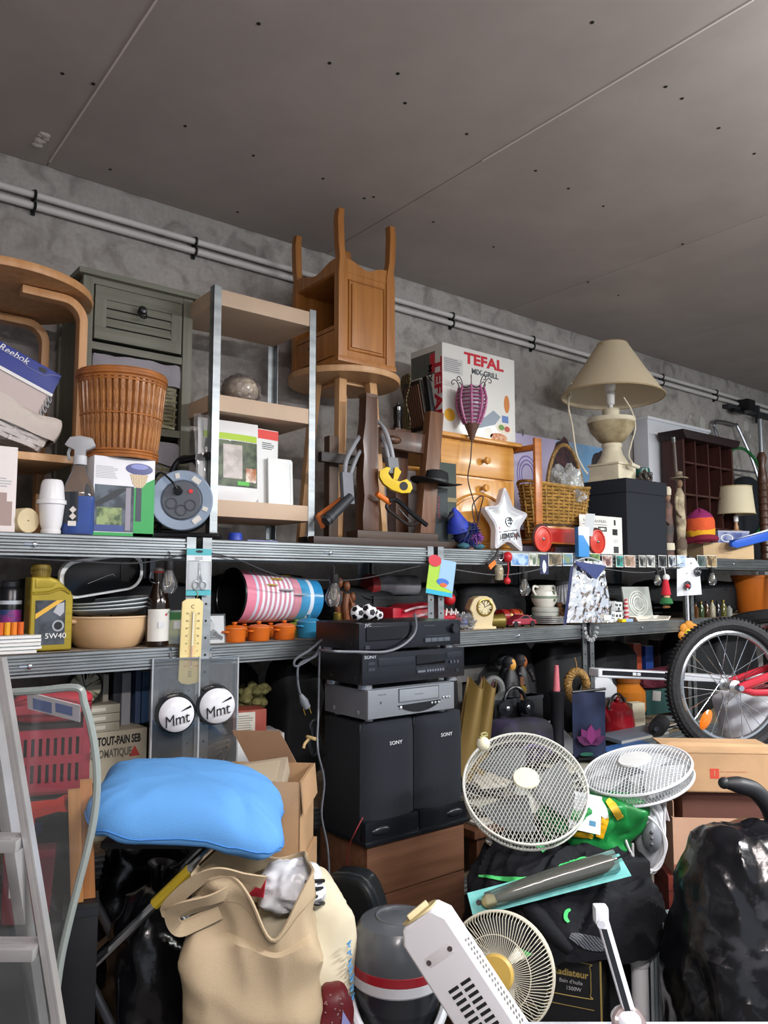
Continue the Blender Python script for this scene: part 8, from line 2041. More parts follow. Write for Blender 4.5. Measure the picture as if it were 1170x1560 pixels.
tpr=thing('tape_ring','grey tape roll standing among the dark toys','tape',onM(752,2.42,1060,Z(752,1066,2.42)),radians(-25));rr2=0.045;part('tape_body',MB().tube([(rr2*cos(a)*0.85,0,rr2+rr2*sin(a))for a in[2*pi*k/28 for k in range(28)]],0.016,8,True),M('5a5c5c',0.6),tpr);part('tape_core',MB().torus(0.026,0.003,24,6,T(0,0,rr2,90)),M('3a3028',0.7),tpr)
tprs=thing('dark_wood_crate','dark crate under the tape roll and the toys','crate',(X(775,2.46,1090),2.47,zmag+0.002));hdc=Z(752,1066,2.42)-zmag-0.003;part('crate_body',MB().box(-0.16,0.16,-0.075,0.12,0,hdc),M('17181c',0.7),tprs,bevel=0.004);part('crate_rim',MB().box(-0.162,0.162,-0.077,0.122,hdc-0.015,hdc),M('22242a',0.6),tprs)
zdc=zmag+0.003+hdc
for i,(u,c1,c2,lab)in enumerate(((778,'14151a','c08a3a','black and gold headed figurine on the dark crate'),(795,'1a1618','8a4a20','dark figurine with a brown face on the dark crate'),(770,'20242a','3a3c40','dark knight figurine beside the tape roll'))):
    t=thing('dark_figurine',lab,'figurine',(X(u,2.45+0.05*i,1040),2.45+0.05*i,zdc+0.0005),0.5*i,'dark figurines on the lower shelf');part('cloak',MB().lathe([(0,0),(0.055,0),(0.05,0.03),(0.036,0.09),(0.02,0.12),(0,0.12)],18,None,sy=0.8),M(c1,0.5,var=0.3,vs=20),t);part('head',MB().sphere((0,-0.004,0.14),0.026,0.9,0.9,1.15),M(c2,0.5),t);part('arm',MB().tube(smooth_path([(0.03,-0.02,0.1),(0.05,-0.035,0.08),(0.03,-0.05,0.05)]),0.010,8),M(c1,0.5),t);part('hood',MB().lathe([(0.03,0.125),(0.034,0.15),(0.02,0.172),(0,0.178)],16,T(0,0.008,0)),M(c1,0.6),t)
hph=thing('headphones','black headphones with silver ear caps lying on the toys','headphones',(X(786,2.33,1070),2.335,Z(786,1092,2.33)),radians(-15));part('headband',MB().tube([(0.055*cos(a),0,0.05+0.075*sin(a))for a in[pi*k/16 for k in range(17)]],0.008,8),BLACKP,hph)
for s in(-1,1):e_=part('ear_cup',MB().lathe([(0,-0.02),(0.03,-0.02),(0.034,0),(0.03,0.018),(0,0.02)],22,T(s*0.055,-0.005,0.04,90,0,s*20)),BLACKP,hph);part('silver_cap',MB().sphere((s*0.052,-0.025,0.04),0.012,1,0.5,1,12,6),CHROME,e_)
hps=thing('purple_cushion','purple and dark cloth bundle under the headphones','cloth',(X(792,2.30,1100),2.31,ztop_p+0.001),radians(-10));part('cloth_bundle',soft_block(0.32,0.16,max(0.06,Z(786,1092,2.33)-ztop_p-0.003),0.018,6),M('2c2440',0.8,c2='14141c',vs=9),hps);part('cloth_fold',MB().tube(smooth_path([(-0.1,-0.08,0.05),(0,-0.09,0.09),(0.12,-0.075,0.05)]),0.008,6),M('4a3c6a',0.8),hps)
wt2=thing('wrist_watch','gold wrist watch standing on the figurines crate','watch',(X(797,2.36,1040),2.365,zdc-0.02),radians(-20));part('case',MB().lathe([(0,0.008),(0.017,0.008),(0.019,0.003),(0.019,-0.004)],20,T(0,0,0.06,90)),BRASS,wt2);part('strap',MB().box(-0.009,0.009,0,0.003,0.0,0.045).box(-0.009,0.009,0,0.003,0.075,0.115),M('5a3418',0.6),wt2);part('stand',MB().box(-0.012,0.012,-0.002,0.03,-0.06,0.0),BLACKP,wt2)
# pink candle in a black holder
pco=Vector((X(851,2.24,1080),2.25,ztop_p+0.012));zh=Z(851,1052,2.25)-pco.z;zc=Z(851,1013,2.25)-pco.z
pcn=thing('candlestick','tall black candlestick holding a pink taper candle','candlestick',pco);part('holder',MB().lathe([(0,0),(0.06,0),(0.06,0.012),(0.035,0.02),(0.028,0.04),(0.030,zh*0.9),(0.038,zh*0.96),(0.038,zh),(0,zh)],28),M('121318',0.4),pcn);part('candle',MB().cyl((0,0,zh),(0.004,0,zc),0.016,0.009,16),M('b8626c',0.5),pcn);part('wick',MB().cyl((0.004,0,zc),(0.004,0,zc+0.006),0.001,n=5),BLACK,pcn)
# braided ring hanging on the post
c=at(879,1045,2.34);k=pxm(879,1045,2.34);bw_=thing('braided_ring','braided straw ring hanging on the rack post','ornament',c,radians(-30))
for ph_ in(0,2.1,4.2):part('braid_strand',MB().tube([((0.046+0.012*cos(9*a+ph_))*cos(a),0.012*sin(9*a+ph_),(0.066+0.012*cos(9*a+ph_))*sin(a))for a in[2*pi*q/72 for q in range(72)]],0.0095,6,True),M('8d6c38',0.7,var=0.3,vs=40),bw_)
part('hanging_loop',MB().tube(smooth_path([(0,0,0.07),(0.004,0.01,0.1),(0,0.02,0.13)]),0.002,5),M('8d6c38',0.7),bw_)
# lotus banner
c=at(898,1105,2.16);k=pxm(898,1105,2.16);bo3=Vector((c.x,2.16,c.z));lb=thing('lotus_banner','dark blue hanging banner with a magenta lotus','banner',bo3,RC*0.8);wb4,hb4=52*k,100*k
part('cloth',MB().grid(lambda s,t:((s-0.5)*wb4,0.006*sin(s*7+t*3),(t-0.5)*hb4),12,12),M('141c38',0.7,c2='1d2c4c',vs=7),lb,solid=0.003);part('top_rod',MB().cyl((-wb4*0.52,0,hb4/2),(wb4*0.52,0.0,hb4/2+0.012),0.006,n=8),BLACK,lb)
part('stand_pole',MB().cyl((0,0.012,hb4*0.5),(0,0.012,-(bo3.z-ztop_p)+0.012),0.004,n=8).box(-0.06,0.06,-0.02,0.05,-(bo3.z-ztop_p)+0.006,-(bo3.z-ztop_p)+0.014),BLACK,lb)
for a,sc,cc in((0,1,'7a2a6a'),(-32,0.95,'6a245e'),(32,0.95,'6a245e'),(-62,0.85,'54204e'),(62,0.85,'54204e')):
    part('petal_print',MB().prism([(q[0]*sc,q[1]*sc)for q in[(0,0),(0.018,0.025),(0.014,0.055),(0,0.075),(-0.014,0.055),(-0.018,0.025)]],-0.013-(0.001 if a==0 else 0),-0.008,T(0,0,-hb4*0.28,0,a)@Matrix.Scale(1.15,4)),M(cc,0.6),lb,smooth=False)
part('leaf_print',MB().prism(poly_ell(-0.02,-hb4*0.42,0.03,0.008),-0.012,-0.008),M('1d5a48',0.6),lb,smooth=False)
# white car magazine and odd sheets behind
flat_item('car_magazine','glossy grey magazine with an oval print leaning behind the candlestick','magazine',X(838,2.42,1070),2.42,zmag+0.01,0.30,0.2,0.01,8,'8a8c90',None,(38,0))
# right group on the lower shelf
def tin_thing(name,label,cat,u,v0,v1,Y,prof,mat,parts_=(),rz=0,zb=None):
    zb=zmag if zb is None else zb;o=Vector((X(u,Y,v1),Y,zb));h=Z(u,v0,Y)-zb;t=thing(name,label,cat,o,rz);part('body',MB().lathe([(a*1.0,b*h)for a,b in prof],26),mat,t);return t,h
t,h=tin_thing('orange_jar','orange glass jar with a flat lid on the lower shelf','jar',958,1032,1090,2.52,[(0,0),(0.07,0),(0.09,0.3),(0.09,0.7),(0.06,0.85),(0.06,0.9),(0,0.9)],M('a3601c',0.2));part('lid',MB().lathe([(0.066,h*0.9),(0.066,h),(0,h)],24),M('7a4414',0.3),t)
t,h=tin_thing('red_teapot','red enamel kettle on the lower shelf beside the lotus banner','kettle',941,1062,1100,2.40,[(0,0),(0.075,0),(0.085,0.2),(0.075,0.65),(0.04,0.85),(0,0.87)],M('a01c28',0.25,coat=0.3));part('knob',MB().sphere((0,0,h*0.93),0.014),M('6a1018',0.3),t);part('handle',MB().tube([(0.07*cos(a),0,h*0.6+h*0.5*sin(a))for a in[pi*q/14 for q in range(15)]],0.006,6),BLACKP,t);part('spout',MB().tube([(-0.07,0,h*0.35),(-0.1,0,h*0.6),(-0.115,0,h*0.75)],[0.018,0.012,0.010],8),M('a01c28',0.25),t)
t=carton('small_white_box','small off-white box next to the red kettle',0.075,0.06,Z(966,1072,2.38)-zmag,M('c4bca4',0.6),onM(968,2.405),radians(-20));patch(t,-0.03,0.03,0.03,0.05,M('a8a08c',0.6),-0.0302)
t=carton('teal_box','dark teal box with a white label behind the red kettle',0.22,0.12,0.14,M('234a48',0.5),onM(992,2.62),radians(-6));part('white_label',MB().box(-0.07,0.0,-0.0608,-0.06,0.07,0.125,T(0,0,0,0,8)),M('b8b4b0',0.6),t)
t=carton('red_check_box','red and grey checked box on the lower shelf',0.10,0.1,0.20,M('6a1f28',0.5,c2='8a7a7a',vs=20,wave='X'),onM(975,2.66),0);part('lid',MB().box(-0.052,0.052,-0.052,0.052,0.185,0.2005),M('7a2430',0.5),t)
mc=thing('maroon_cloth','crumpled maroon cloth on top of the teal box','cloth',onM(996,2.62,1010,zmag+0.1415),radians(-6));part('cloth_heap',soft_block(0.34,0.16,0.10,0.04,15,50,26),M('5c1a2c',0.8),mc);part('hem',MB().tube(smooth_path([(-0.12,-0.09,0.03),(0.02,-0.1,0.06),(0.15,-0.08,0.01)]),0.004,5),M('7a2a3c',0.8),mc)
for u,c_,hh_,lab in((972,'a0442a',0.28,'rust orange book standing at the back of the lower shelf'),(990,'1f3f8a',0.26,'royal blue book standing at the back of the lower shelf'),(1010,'2a1c1c',0.29,'dark brown book standing at the back of the lower shelf'),(1024,'33201c',0.27,'brown leather book standing at the back of the lower shelf')):
    t=thing('shelf_book',lab,'book',onM(u,2.745),0,'books at the back of the lower shelf');part('cover',MB().box(-0.04,0.04,-0.01,0.06,0,hh_+0.1),M(c_,0.5),t,bevel=0.002);part('pages',MB().box(-0.037,0.037,-0.008,0.058,0.004,hh_+0.101),PAPER,t)
wi=thing('white_iron','white household iron beside the braided ring','iron',onM(908,2.47,1060,Z(908,1062,2.47)),radians(-20));part('shell',MB().prism([(-0.09,0.0),(0.10,0.0),(0.10,0.05),(0.05,0.1),(-0.02,0.105),(-0.06,0.06)],-0.04,0.04),M('c4c8cc',0.35),wi,bevel=0.012,seg=3);part('grip',MB().tube(smooth_path([(-0.03,0,0.1),(0.0,0,0.13),(0.06,0,0.125),(0.09,0,0.06)]),0.012,8),M('9aa0a6',0.4),wi);part('soleplate',MB().prism([(-0.1,-0.008),(0.1,-0.008),(0.1,0.0),(-0.1,0.0)],-0.042,0.042),STEEL,wi)
t=carton('brown_shoebox','brown shoe box under the white iron',0.26,0.16,Z(908,1062,2.47)-zmag-0.0085,M('3a302a',0.7),onM(908,2.50),radians(-8));part('lid',MB().box(-0.132,0.132,-0.082,0.082,Z(908,1062,2.47)-zmag-0.045,Z(908,1062,2.47)-zmag-0.0088),M('463a32',0.7),t)
# long white and black bar poking over the pile
b0,b1=at(904,1024,2.14),at(1034,1030,2.02)
wbar=thing('white_lid_bar','long white plastic bar with a black inset jutting over the pile','bar',(b0+b1)/2);dv=(b1-b0);ang=atan2(dv.y,dv.x);wbar.rotation_euler=(0,atan2(-dv.z,sqrt(dv.x**2+dv.y**2)),ang);Lb=dv.length
part('bar_shell',MB().box(-Lb/2,Lb/2,-0.035,0.035,-0.020,0.018),M('c3c6cc',0.35),wbar,bevel=0.010,seg=3);part('black_inset',MB().box(-Lb/2+0.02,Lb/2,-0.0362,-0.03,-0.008,0.012),M('14161c',0.3),wbar);part('white_button',MB().box(-Lb*0.12,-Lb*0.08,-0.038,-0.036,-0.004,0.009).box(-Lb*0.07,-Lb*0.03,-0.038,-0.036,-0.004,0.009),M('c8ccd0',0.4),wbar)
part('bar_arm',MB().box(Lb/2-0.02,Lb/2+0.35,-0.03,0.03,-0.018,0.016),M('c3c6cc',0.35),wbar,bevel=0.01)
rw_=thing('rubber_roller','black ribbed rubber roller lying on the papers beside the bicycle','roller',Vector((X(1004,2.2,1090),2.2,ztop_p+0.075)),rot=(0,radians(90),radians(25)));part('roller',MB().lathe([(0,-0.09)]+[(0.036+(0.004 if q%2 else 0),-0.09+0.18*q/18)for q in range(19)]+[(0,0.09)],24),M('1a1b1d',0.7),rw_);part('axle',MB().cyl((0,0,-0.11),(0,0,0.11),0.01,n=10),STEEL,rw_)

# ================================================================== BICYCLE
hubp=atd(1112,1045,3.05)
bi=thing('bicycle','red bicycle upside down with black tyres and an orange reflector','bicycle',hubp,RC+radians(10))
RWh=0.243
TY=M('16171a',0.7,bump=0.3,bs=80)
tyre=part('tyre',MB().tube([(RWh*cos(a),0,RWh*sin(a))for a in[2*pi*q/64 for q in range(64)]],0.026,10,True),TY,bi)
mb=MB()
for q in range(96):
    a=2*pi*q/96
    for y in(-0.012,0.012):mb.box(-0.004,0.004,y-0.008,y+0.008,0.0,0.0035,T((RWh+0.0225)*cos(a),0,(RWh+0.0225)*sin(a),0,90-math.degrees(a)))
part('tread',mb,TY,tyre,stuff=True)
rm=part('rim',MB().tube([((RWh-0.034)*cos(a),0,(RWh-0.034)*sin(a))for a in[2*pi*q/64 for q in range(64)]],0.010,8,True),M('a8adb2',0.25,0.9),bi)
part('hub',MB().lathe([(0,-0.045),(0.012,-0.045),(0.026,-0.036),(0.026,-0.032),(0.014,-0.028),(0.014,0.028),(0.026,0.032),(0.026,0.036),(0.012,0.045),(0,0.045)],20,T(0,0,0,90)),M('b0b4b8',0.3,0.9),bi)
for q in range(28):
    a=2*pi*q/28;s=1 if q%2 else-1;off_=(0.9 if(q//2)%2 else-0.9)
    part('spoke',MB().cyl((0.024*cos(a+off_),s*0.033,0.024*sin(a+off_)),((RWh-0.04)*cos(a),0,(RWh-0.04)*sin(a)),0.0014,n=5,caps=False),CHROME,bi)
part('reflector',MB().lathe([(0,0.008),(0.6,0.008),(1,0.0),(0.6,-0.008),(0,-0.008)],20,T(-0.115,-0.01,-0.125,90,30,0)@Matrix.Diagonal((0.022,0.042,1,1))),M('d9701a',0.2,coat=0.5),bi)
FR=M('a01c2c',0.3,coat=0.4)
part('seat_stay',MB().tube([(0,-0.055,0.0),(0.02,-0.055,0.005),(0.28,-0.05,0.085),(0.5,-0.02,0.15)],[0.014,0.017,0.017,0.017],10),FR,bi);part('chain_stay',MB().tube([(0.0,0.055,0.0),(0.03,0.055,-0.01),(0.5,0.04,-0.03)],0.014,10).tube([(0.0,0.055,0.0),(0.28,0.05,0.085),(0.5,0.02,0.15)],0.013,10).tube([(0.0,-0.055,0.0),(0.06,-0.055,-0.02),(0.5,-0.04,-0.03)],0.014,10),FR,bi)
part('axle_nut',MB().cyl((0,-0.075,0),(0,-0.045,0),0.012,n=6).cyl((0,0.045,0),(0,0.075,0),0.012,n=6),CHROME,bi)
part('main_tube',MB().tube([(0.5,0,-0.03),(1.0,0,-0.25)],0.022,12).tube([(0.5,0,0.15),(0.52,0,-0.2)],0.018,12).tube([(0.52,0,-0.1),(1.0,0,-0.2)],0.018,12),FR,bi)
part('saddle',MB().sphere((0.53,0,-0.30),0.09,1.4,0.8,0.45),BLACKP,bi);part('handlebar',MB().tube(smooth_path([(1.0,-0.25,-0.30),(1.02,-0.1,-0.34),(1.02,0.1,-0.34),(1.0,0.25,-0.30)]),0.012,8),CHROME,bi)
hz=hubp.z
bsup=thing('tall_carton','tall brown carton carrying the upside-down bicycle','box',hubp+Matrix.Rotation(RC+radians(10),3,'Z')@Vector((0.78,0,-hz)),RC+radians(10));part('carton_body',MB().box(-0.38,0.36,-0.28,0.28,0,hz-0.345),CARD,bsup,bevel=0.003);part('packing_tape',MB().box(-0.38,0.36,-0.02,0.02,hz-0.3448,hz-0.3440),M('a08458',0.4),bsup)
# second wheel lying flat behind
w2=atd(1184,948,3.64)
sw2=thing('spare_wheel','spare bicycle wheel lying flat above the bicycle, with orange and blue straps','wheel',w2,rot=(radians(-10),radians(8),0));part('tyre',MB().torus(0.19,0.03,56,10),TY,sw2);part('rim',MB().torus(0.158,0.010,48,8),M('6a2a24',0.4),sw2)
mb=MB()
for q in range(72):
    a=2*pi*q/72;mb.box(-0.005,0.005,-0.02,0.02,0.024,0.031,T(0.19*cos(a),0.19*sin(a),0,0,0,math.degrees(a))@T(0.012,0,0))
part('tread',mb,TY,sw2,stuff=True);part('strap',MB().tube(smooth_path([(-0.1,-0.1,0.03),(0,-0.05,0.05),(0.12,-0.08,0.04)]),0.018,6),M('1f50b4',0.4),sw2);part('orange_strap',MB().tube(smooth_path([(-0.06,-0.02,0.02),(0.03,0.02,0.045),(0.12,0.0,0.03)]),0.014,6),M('c8601c',0.5),sw2);part('hub',MB().cyl((0,0,-0.04),(0,0,0.04),0.02,n=14),STEEL,sw2)
for q in range(16):a=2*pi*q/16;part('spoke',MB().cyl((0.02*cos(a),0.02*sin(a),0),(0.15*cos(a),0.15*sin(a),0),0.0014,n=5,caps=False),CHROME,sw2)
sws=thing('wheel_post','dark shelf stack under the spare wheel','stand',(w2.x,w2.y,0));part('post',MB().box(-0.05,0.05,-0.05,0.05,0,w2.z-0.06),BLACK,sws);part('post_top',MB().box(-0.16,0.16,-0.16,0.16,w2.z-0.08,w2.z-0.062),BLACK,sws)
# white sack behind the wheel
c=atd(1142,1095,3.35);wsk=thing('white_sack','white woven sack seen through the bicycle spokes','sack',Vector((c.x,c.y,c.z-0.11)),RC);hsk=0.24
part('sack_body',soft_block(0.26,0.2,hsk,0.03,22,50,30,3.5),M('c9ccd4',0.7),wsk);part('sack_neck',MB().lathe([(0.06,-0.02),(0.03,0.02),(0.045,0.06),(0.02,0.05)],16,T(0.03,0,hsk)),M('c9ccd4',0.7),wsk)
t=carton('sack_carton','plain carton under the white sack',0.32,0.28,c.z-0.111,CARD,Vector((c.x,c.y,0)),RC);part('packing_tape',MB().box(-0.02,0.02,-0.1406,-0.14,0,c.z-0.113),M('a08458',0.4),t)

# ================================================================== FANS
def quat_rot(n,roll=0):
    q=Vector(n).normalized().to_track_quat('Z','Y');return(q.to_matrix().to_4x4()@Matrix.Rotation(roll,4,'Z')).to_euler()
def mesh_guard(R,dome,sp,wr,side):
    mb=MB()
    def hz_(x,y):return dome*(1-((x*x+y*y)/(R*R)))
    n=int(R/sp)
    for ang in(radians(60),radians(-60)):
        ca,sa=cos(ang),sin(ang)
        for i in range(-n,n+1):
            c=i*sp;L=sqrt(max(0,R*R-c*c));k=max(4,int(L/0.014))
            if L<0.01:continue
            mb.tube([(lambda s:(-sa*c+ca*s,ca*c+sa*s,hz_(-sa*c+ca*s,ca*c+sa*s)))(-L+2*L*j/k)for j in range(k+1)],wr,3,caps=False)
    for q in range(int(2*pi*R/sp)):
        a=2*pi*q/int(2*pi*R/sp)
        a2=a+0.08
        mb.tube([(R*cos(a),R*sin(a),0),(R*0.985*cos(a2),R*0.985*sin(a2),-side)],wr,3,caps=False);mb.tube([(R*cos(a2),R*sin(a2),0),(R*0.985*cos(a),R*0.985*sin(a),-side)],wr,3,caps=False)
    return mb
FANW=M('c3c4bc',0.4);FANW2=M('c6c9cc',0.4)
def look(u,v,t,elev,az=0):
    o=atd(u,v,t);d=o-EYE;d.z=0;d.normalize();b=-d;b=Matrix.Rotation(radians(az),3,'Z')@b
    return o,Vector((b.x*cos(radians(elev)),b.y*cos(radians(elev)),sin(radians(elev))))
o,n=look(800,1197,2.36,46,6)
R1_=0.187
f1=thing('mesh_fan','round fan with a fine cream mesh guard leaning beside the loudspeakers','fan',o,rot=quat_rot(n))
gd=part('mesh_guard',mesh_guard(R1_,0.042,0.0098,0.0011,0.035),FANW,f1,stuff=True);part('guard_rim',MB().torus(R1_,0.004,56,6).torus(R1_*0.985,0.004,56,6,T(0,0,-0.035)),FANW,f1)
bdg=part('badge',MB().lathe([(0,0.006),(0.034,0.005),(0.036,0.0)],30,T(0,0,0.040)@Matrix.Diagonal((1.1,1,1,1))),M('d8d6b8',0.4),f1)
part('motor',MB().lathe([(0,-0.12),(0.05,-0.12),(0.06,-0.06),(0.03,-0.03),(0,-0.03)],24),FANW,f1)
for q in range(3):
    a=2*pi*q/3;part('blade',MB().grid(lambda s,t:((0.03+0.12*s)*cos(a+(t-0.5)*1.3),(0.03+0.12*s)*sin(a+(t-0.5)*1.3),-0.012+0.03*(t-0.5)),6,10),M('565c60',0.35),f1,solid=0.002)
mb=MB()
for q in range(30):a=2*pi*q/30;mb.tube([(R1_*0.985*cos(a),R1_*0.985*sin(a),-0.035),(0.12*cos(a),0.12*sin(a),-0.075),(0.05*cos(a),0.05*sin(a),-0.085)],0.0013,4,caps=False)
part('rear_guard',mb,FANW,f1,stuff=True)
Rinv=quat_rot(n).to_matrix().inverted();dn_=Rinv@Vector((0,0,-1));st0=Vector((0,0,-0.1))
fw_=Vector((cos(HEAD),sin(HEAD),0));
part('fan_neck',MB().tube([st0,st0+dn_*0.25,st0+dn_*(o.z-0.08)],[0.02,0.014,0.014],10),M('9aa0a0',0.3,0.5),f1)
fb_=part('fan_base',MB().lathe([(0,0.04),(0.05,0.035),(0.15,0.012),(0.16,0.0),(0,0.0)],32),FANW,f1);fb_.matrix_parent_inverse=Matrix.Identity(4);fb_.rotation_euler=(Rinv.to_euler());fb_.location=st0+dn_*(o.z+Vector((Matrix(quat_rot(n).to_matrix())@st0)).z-0.0)
cl_=thing('cream_ball','cream plastic ball tied with straw on the rim of the mesh fan','ball',atd(736,1133,2.40));part('ball',MB().sphere((0,0,0),0.0215),M('d2cfb4',0.45),cl_);part('straw_tie',MB().tube(smooth_path([(0,0,0.018),(-0.008,0.0,0.03),(0.01,0,0.032),(0.018,0,0.024),(0.0,0,0.022),(-0.014,0,0.02)]),0.003,5),M('8d8a5a',0.8),cl_)
# salver behind: grey fan base leaning
sv=atd(790,1285,2.40);svt=thing('steel_salver','oval steel tray lying behind the black jacket','tray',sv,rot=(radians(8),radians(-4),RC));part('tray_plate',MB().lathe([(0,0),(0.08,0),(0.10,0.012),(0.103,0.014),(0.10,0.015),(0.08,0.004),(0,0.004)],36,None,sy=0.6),M('a9a6a6',0.2,0.9),svt);part('tray_rim',MB().tube([(0.102*cos(a),0.061*sin(a),0.0145)for a in[2*pi*q/40 for q in range(40)]],0.002,5,True),CHROME,svt)
# pedestal fan
o,n=look(970,1172,2.52,72,-42)
R2_=0.172
f2=thing('pedestal_fan','white pedestal fan with its mesh head tilted up and a grey control pod','fan',o,rot=quat_rot(n))
part('mesh_guard',mesh_guard(R2_,0.035,0.0105,0.0011,0.035),FANW2,f2,stuff=True);part('guard_rim',MB().torus(R2_,0.005,56,6).torus(R2_*0.985,0.005,56,6,T(0,0,-0.036)),FANW2,f2);part('badge',MB().lathe([(0,0.006),(0.05,0.005),(0.053,0.0)],30,T(0,0,0.033)),M('c9cccc',0.4),f2)
part('motor',MB().lathe([(0,-0.13),(0.045,-0.13),(0.055,-0.07),(0.03,-0.03),(0,-0.03)],24),FANW2,f2);part('rear_shell',MB().lathe([(R2_*0.985,-0.036),(0.10,-0.06),(0.055,-0.075)],48),FANW2,f2)
for q in range(3):
    a=2*pi*q/3;part('blade',MB().grid(lambda s,t:((0.03+0.12*s)*cos(a+(t-0.5)*1.3),(0.03+0.12*s)*sin(a+(t-0.5)*1.3),-0.012+0.03*(t-0.5)),6,10),FANW2,f2,solid=0.002)
RM=quat_rot(n).to_matrix();RI=RM.inverted()
def F2(u,v,t):return RI@(atd(u,v,t)-o)
p_top,p_a,p_b,p_c=F2(990,1212,2.50),F2(993,1225,2.47),F2(993,1318,2.44),F2(983,1365,2.44)
part('neck_bellows',MB().tube([F2(985,1200,2.53),F2(990,1215,2.50),F2(990,1228,2.47)],[0.035,0.034,0.024],14),M('b0a8a8',0.4),f2)
PA,PB=F2(988,1220,2.44),F2(991,1322,2.43)
pod=part('control_pod',MB().tube([PA.lerp(PB,k/20)for k in range(21)],[0.016+0.034*sin(pi*min(1,0.06+0.92*(k/20)**0.8))**0.7 for k in range(21)],24),M('bfc3c8',0.4),f2)
FA,FB=F2(993,1252,2.375),F2(993,1300,2.378)
part('control_face',MB().tube([FA.lerp(FB,k/14)for k in range(15)],[0.003+0.026*sin(pi*k/14)**0.7 for k in range(15)],18),M('6c7076',0.4),pod)
for k in range(3):part('speed_key',MB().sphere(F2(993,1268+9*k,2.352),0.006,1,1,1,10,6),M('54585e',0.4),pod)
pc0=F2(988,1315,2.44);zdir=RI@Vector((0,0,-1));Lp=atd(988,1315,2.44).z
part('chrome_pole',MB().tube([pc0,pc0+zdir*(Lp-0.05)],0.016,14),M('b0a8a0',0.2,0.9),f2)
fb2=part('fan_base',MB().lathe([(0,0.05),(0.03,0.045),(0.19,0.02),(0.20,0.0),(0,0.0)],36),FANW2,f2);fb2.rotation_euler=RI.to_euler();fb2.location=pc0+zdir*Lp
part('flex',MB().tube(smooth_path([F2(u,v,2.38)for u,v in((985,1222),(1000,1240),(1010,1270),(1012,1300),(1000,1325),(975,1318),(957,1290),(952,1265),(965,1245),(985,1243),(1005,1262),(1015,1285),(1008,1310),(990,1330))]),0.0045,6).tube(smooth_path([F2(u,v,2.39)for u,v in((1014,1212),(1012,1250),(1010,1290),(996,1330),(968,1312),(964,1285))]),0.004,6),M('d0d2d4',0.4),f2)
part('rear_fin',MB().box(-0.01,0.02,0,0.004,-0.03,0.03,Matrix.Translation(F2(1008,1235,2.46))),M('b8b0b0',0.4),f2)
# desk fan, lower
o,n=look(760,1480,2.02,14,-14)

R3=0.140
f3=thing('desk_fan','desk fan with fine radial wires and a yellowed hub','fan',o,rot=quat_rot(n))
mb=MB()
for q in range(96):
    a=2*pi*q/96;mb.tube([(0.045*cos(a),0.045*sin(a),0.03),(0.09*cos(a+0.1),0.09*sin(a+0.1),0.032),(R3*0.92*cos(a+0.2),R3*0.92*sin(a+0.2),0.018),(R3*cos(a+0.22),R3*sin(a+0.22),-0.01),(R3*0.98*cos(a+0.22),R3*0.98*sin(a+0.22),-0.04)],0.0011,4,caps=False)
part('radial_guard',mb,M('c6c2b0',0.4),f3,stuff=True);part('guard_ring',MB().torus(R3,0.004,56,6,T(0,0,-0.01)).torus(R3*0.98,0.003,56,6,T(0,0,-0.04)).torus(0.09,0.0014,40,5,T(0,0,0.031)),M('c6c2b0',0.4),f3)
part('hub_badge',MB().lathe([(0,0.04),(0.04,0.038),(0.047,0.030),(0.047,0.024),(0,0.024)],36),M('b89a4c',0.45),f3)
for q in range(4):
    a=2*pi*q/4;part('blade',MB().grid(lambda s,t:((0.025+0.1*s)*cos(a+(t-0.5)*1.1),(0.025+0.1*s)*sin(a+(t-0.5)*1.1),-0.012+0.03*(t-0.5)),6,8),M('2a2c2e',0.3),f3,solid=0.002)
part('motor',MB().lathe([(0,-0.14),(0.045,-0.14),(0.055,-0.07),(0.02,-0.03),(0,-0.03)],24),M('c6c2b0',0.4),f3)
mb=MB()
for q in range(36):a=2*pi*q/36;mb.tube([(R3*0.98*cos(a),R3*0.98*sin(a),-0.04),(0.05*cos(a),0.05*sin(a),-0.085)],0.0011,4,caps=False)
part('rear_guard',mb,M('c6c2b0',0.4),f3,stuff=True)
RI3=quat_rot(n).to_matrix().inverted();z3=RI3@Vector((0,0,-1));s3=Vector((0,0,-0.1));hs3=(o+quat_rot(n).to_matrix()@s3).z
part('stem',MB().tube([s3,s3+z3*(hs3-0.03)],0.018,12),M('c6c2b0',0.4),f3);fb3=part('fan_base',MB().lathe([(0,0.04),(0.03,0.038),(0.10,0.015),(0.11,0),(0,0)],30),M('c6c2b0',0.4),f3);fb3.rotation_euler=RI3.to_euler();fb3.location=s3+z3*hs3

# ================================================================== RIGHT FOREGROUND
# heater leaning over the bin
L_h=0.66;top_c=atd(640,1392,1.80);tilt=38
Rh=Matrix.Rotation(RC,4,'Z')@Matrix.Rotation(radians(-tilt),4,'Y')@Matrix.Rotation(radians(-12),4,'Z')@Matrix.Rotation(radians(-10),4,'X')
ho=top_c-(Rh.to_3x3()@Vector((0,0,L_h)))
hr_=thing('tower_heater','white tower heater with slotted front and yellowed dial, leaning','heater',ho,rot=Rh.to_euler())
HW=M('d2d2d6',0.35);wh_,dh_=0.125,0.075
part('casing',MB().prism([(-wh_/2,0),(wh_/2,0),(wh_/2,L_h-0.03),(wh_/2-0.02,L_h),(-wh_/2+0.02,L_h),(-wh_/2,L_h-0.03)],-dh_/2,dh_/2),HW,hr_,bevel=0.012,seg=3)
mb=MB()
for i in range(34):
    for x in(-0.028,0.006):
        mb.box(x,x+0.026,-dh_/2-0.0012,-dh_/2+0.004,L_h-0.165-i*0.0145,L_h-0.158-i*0.0145)
part('slot',mb,M('17181a',0.7),hr_,stuff=True)
mb=MB()
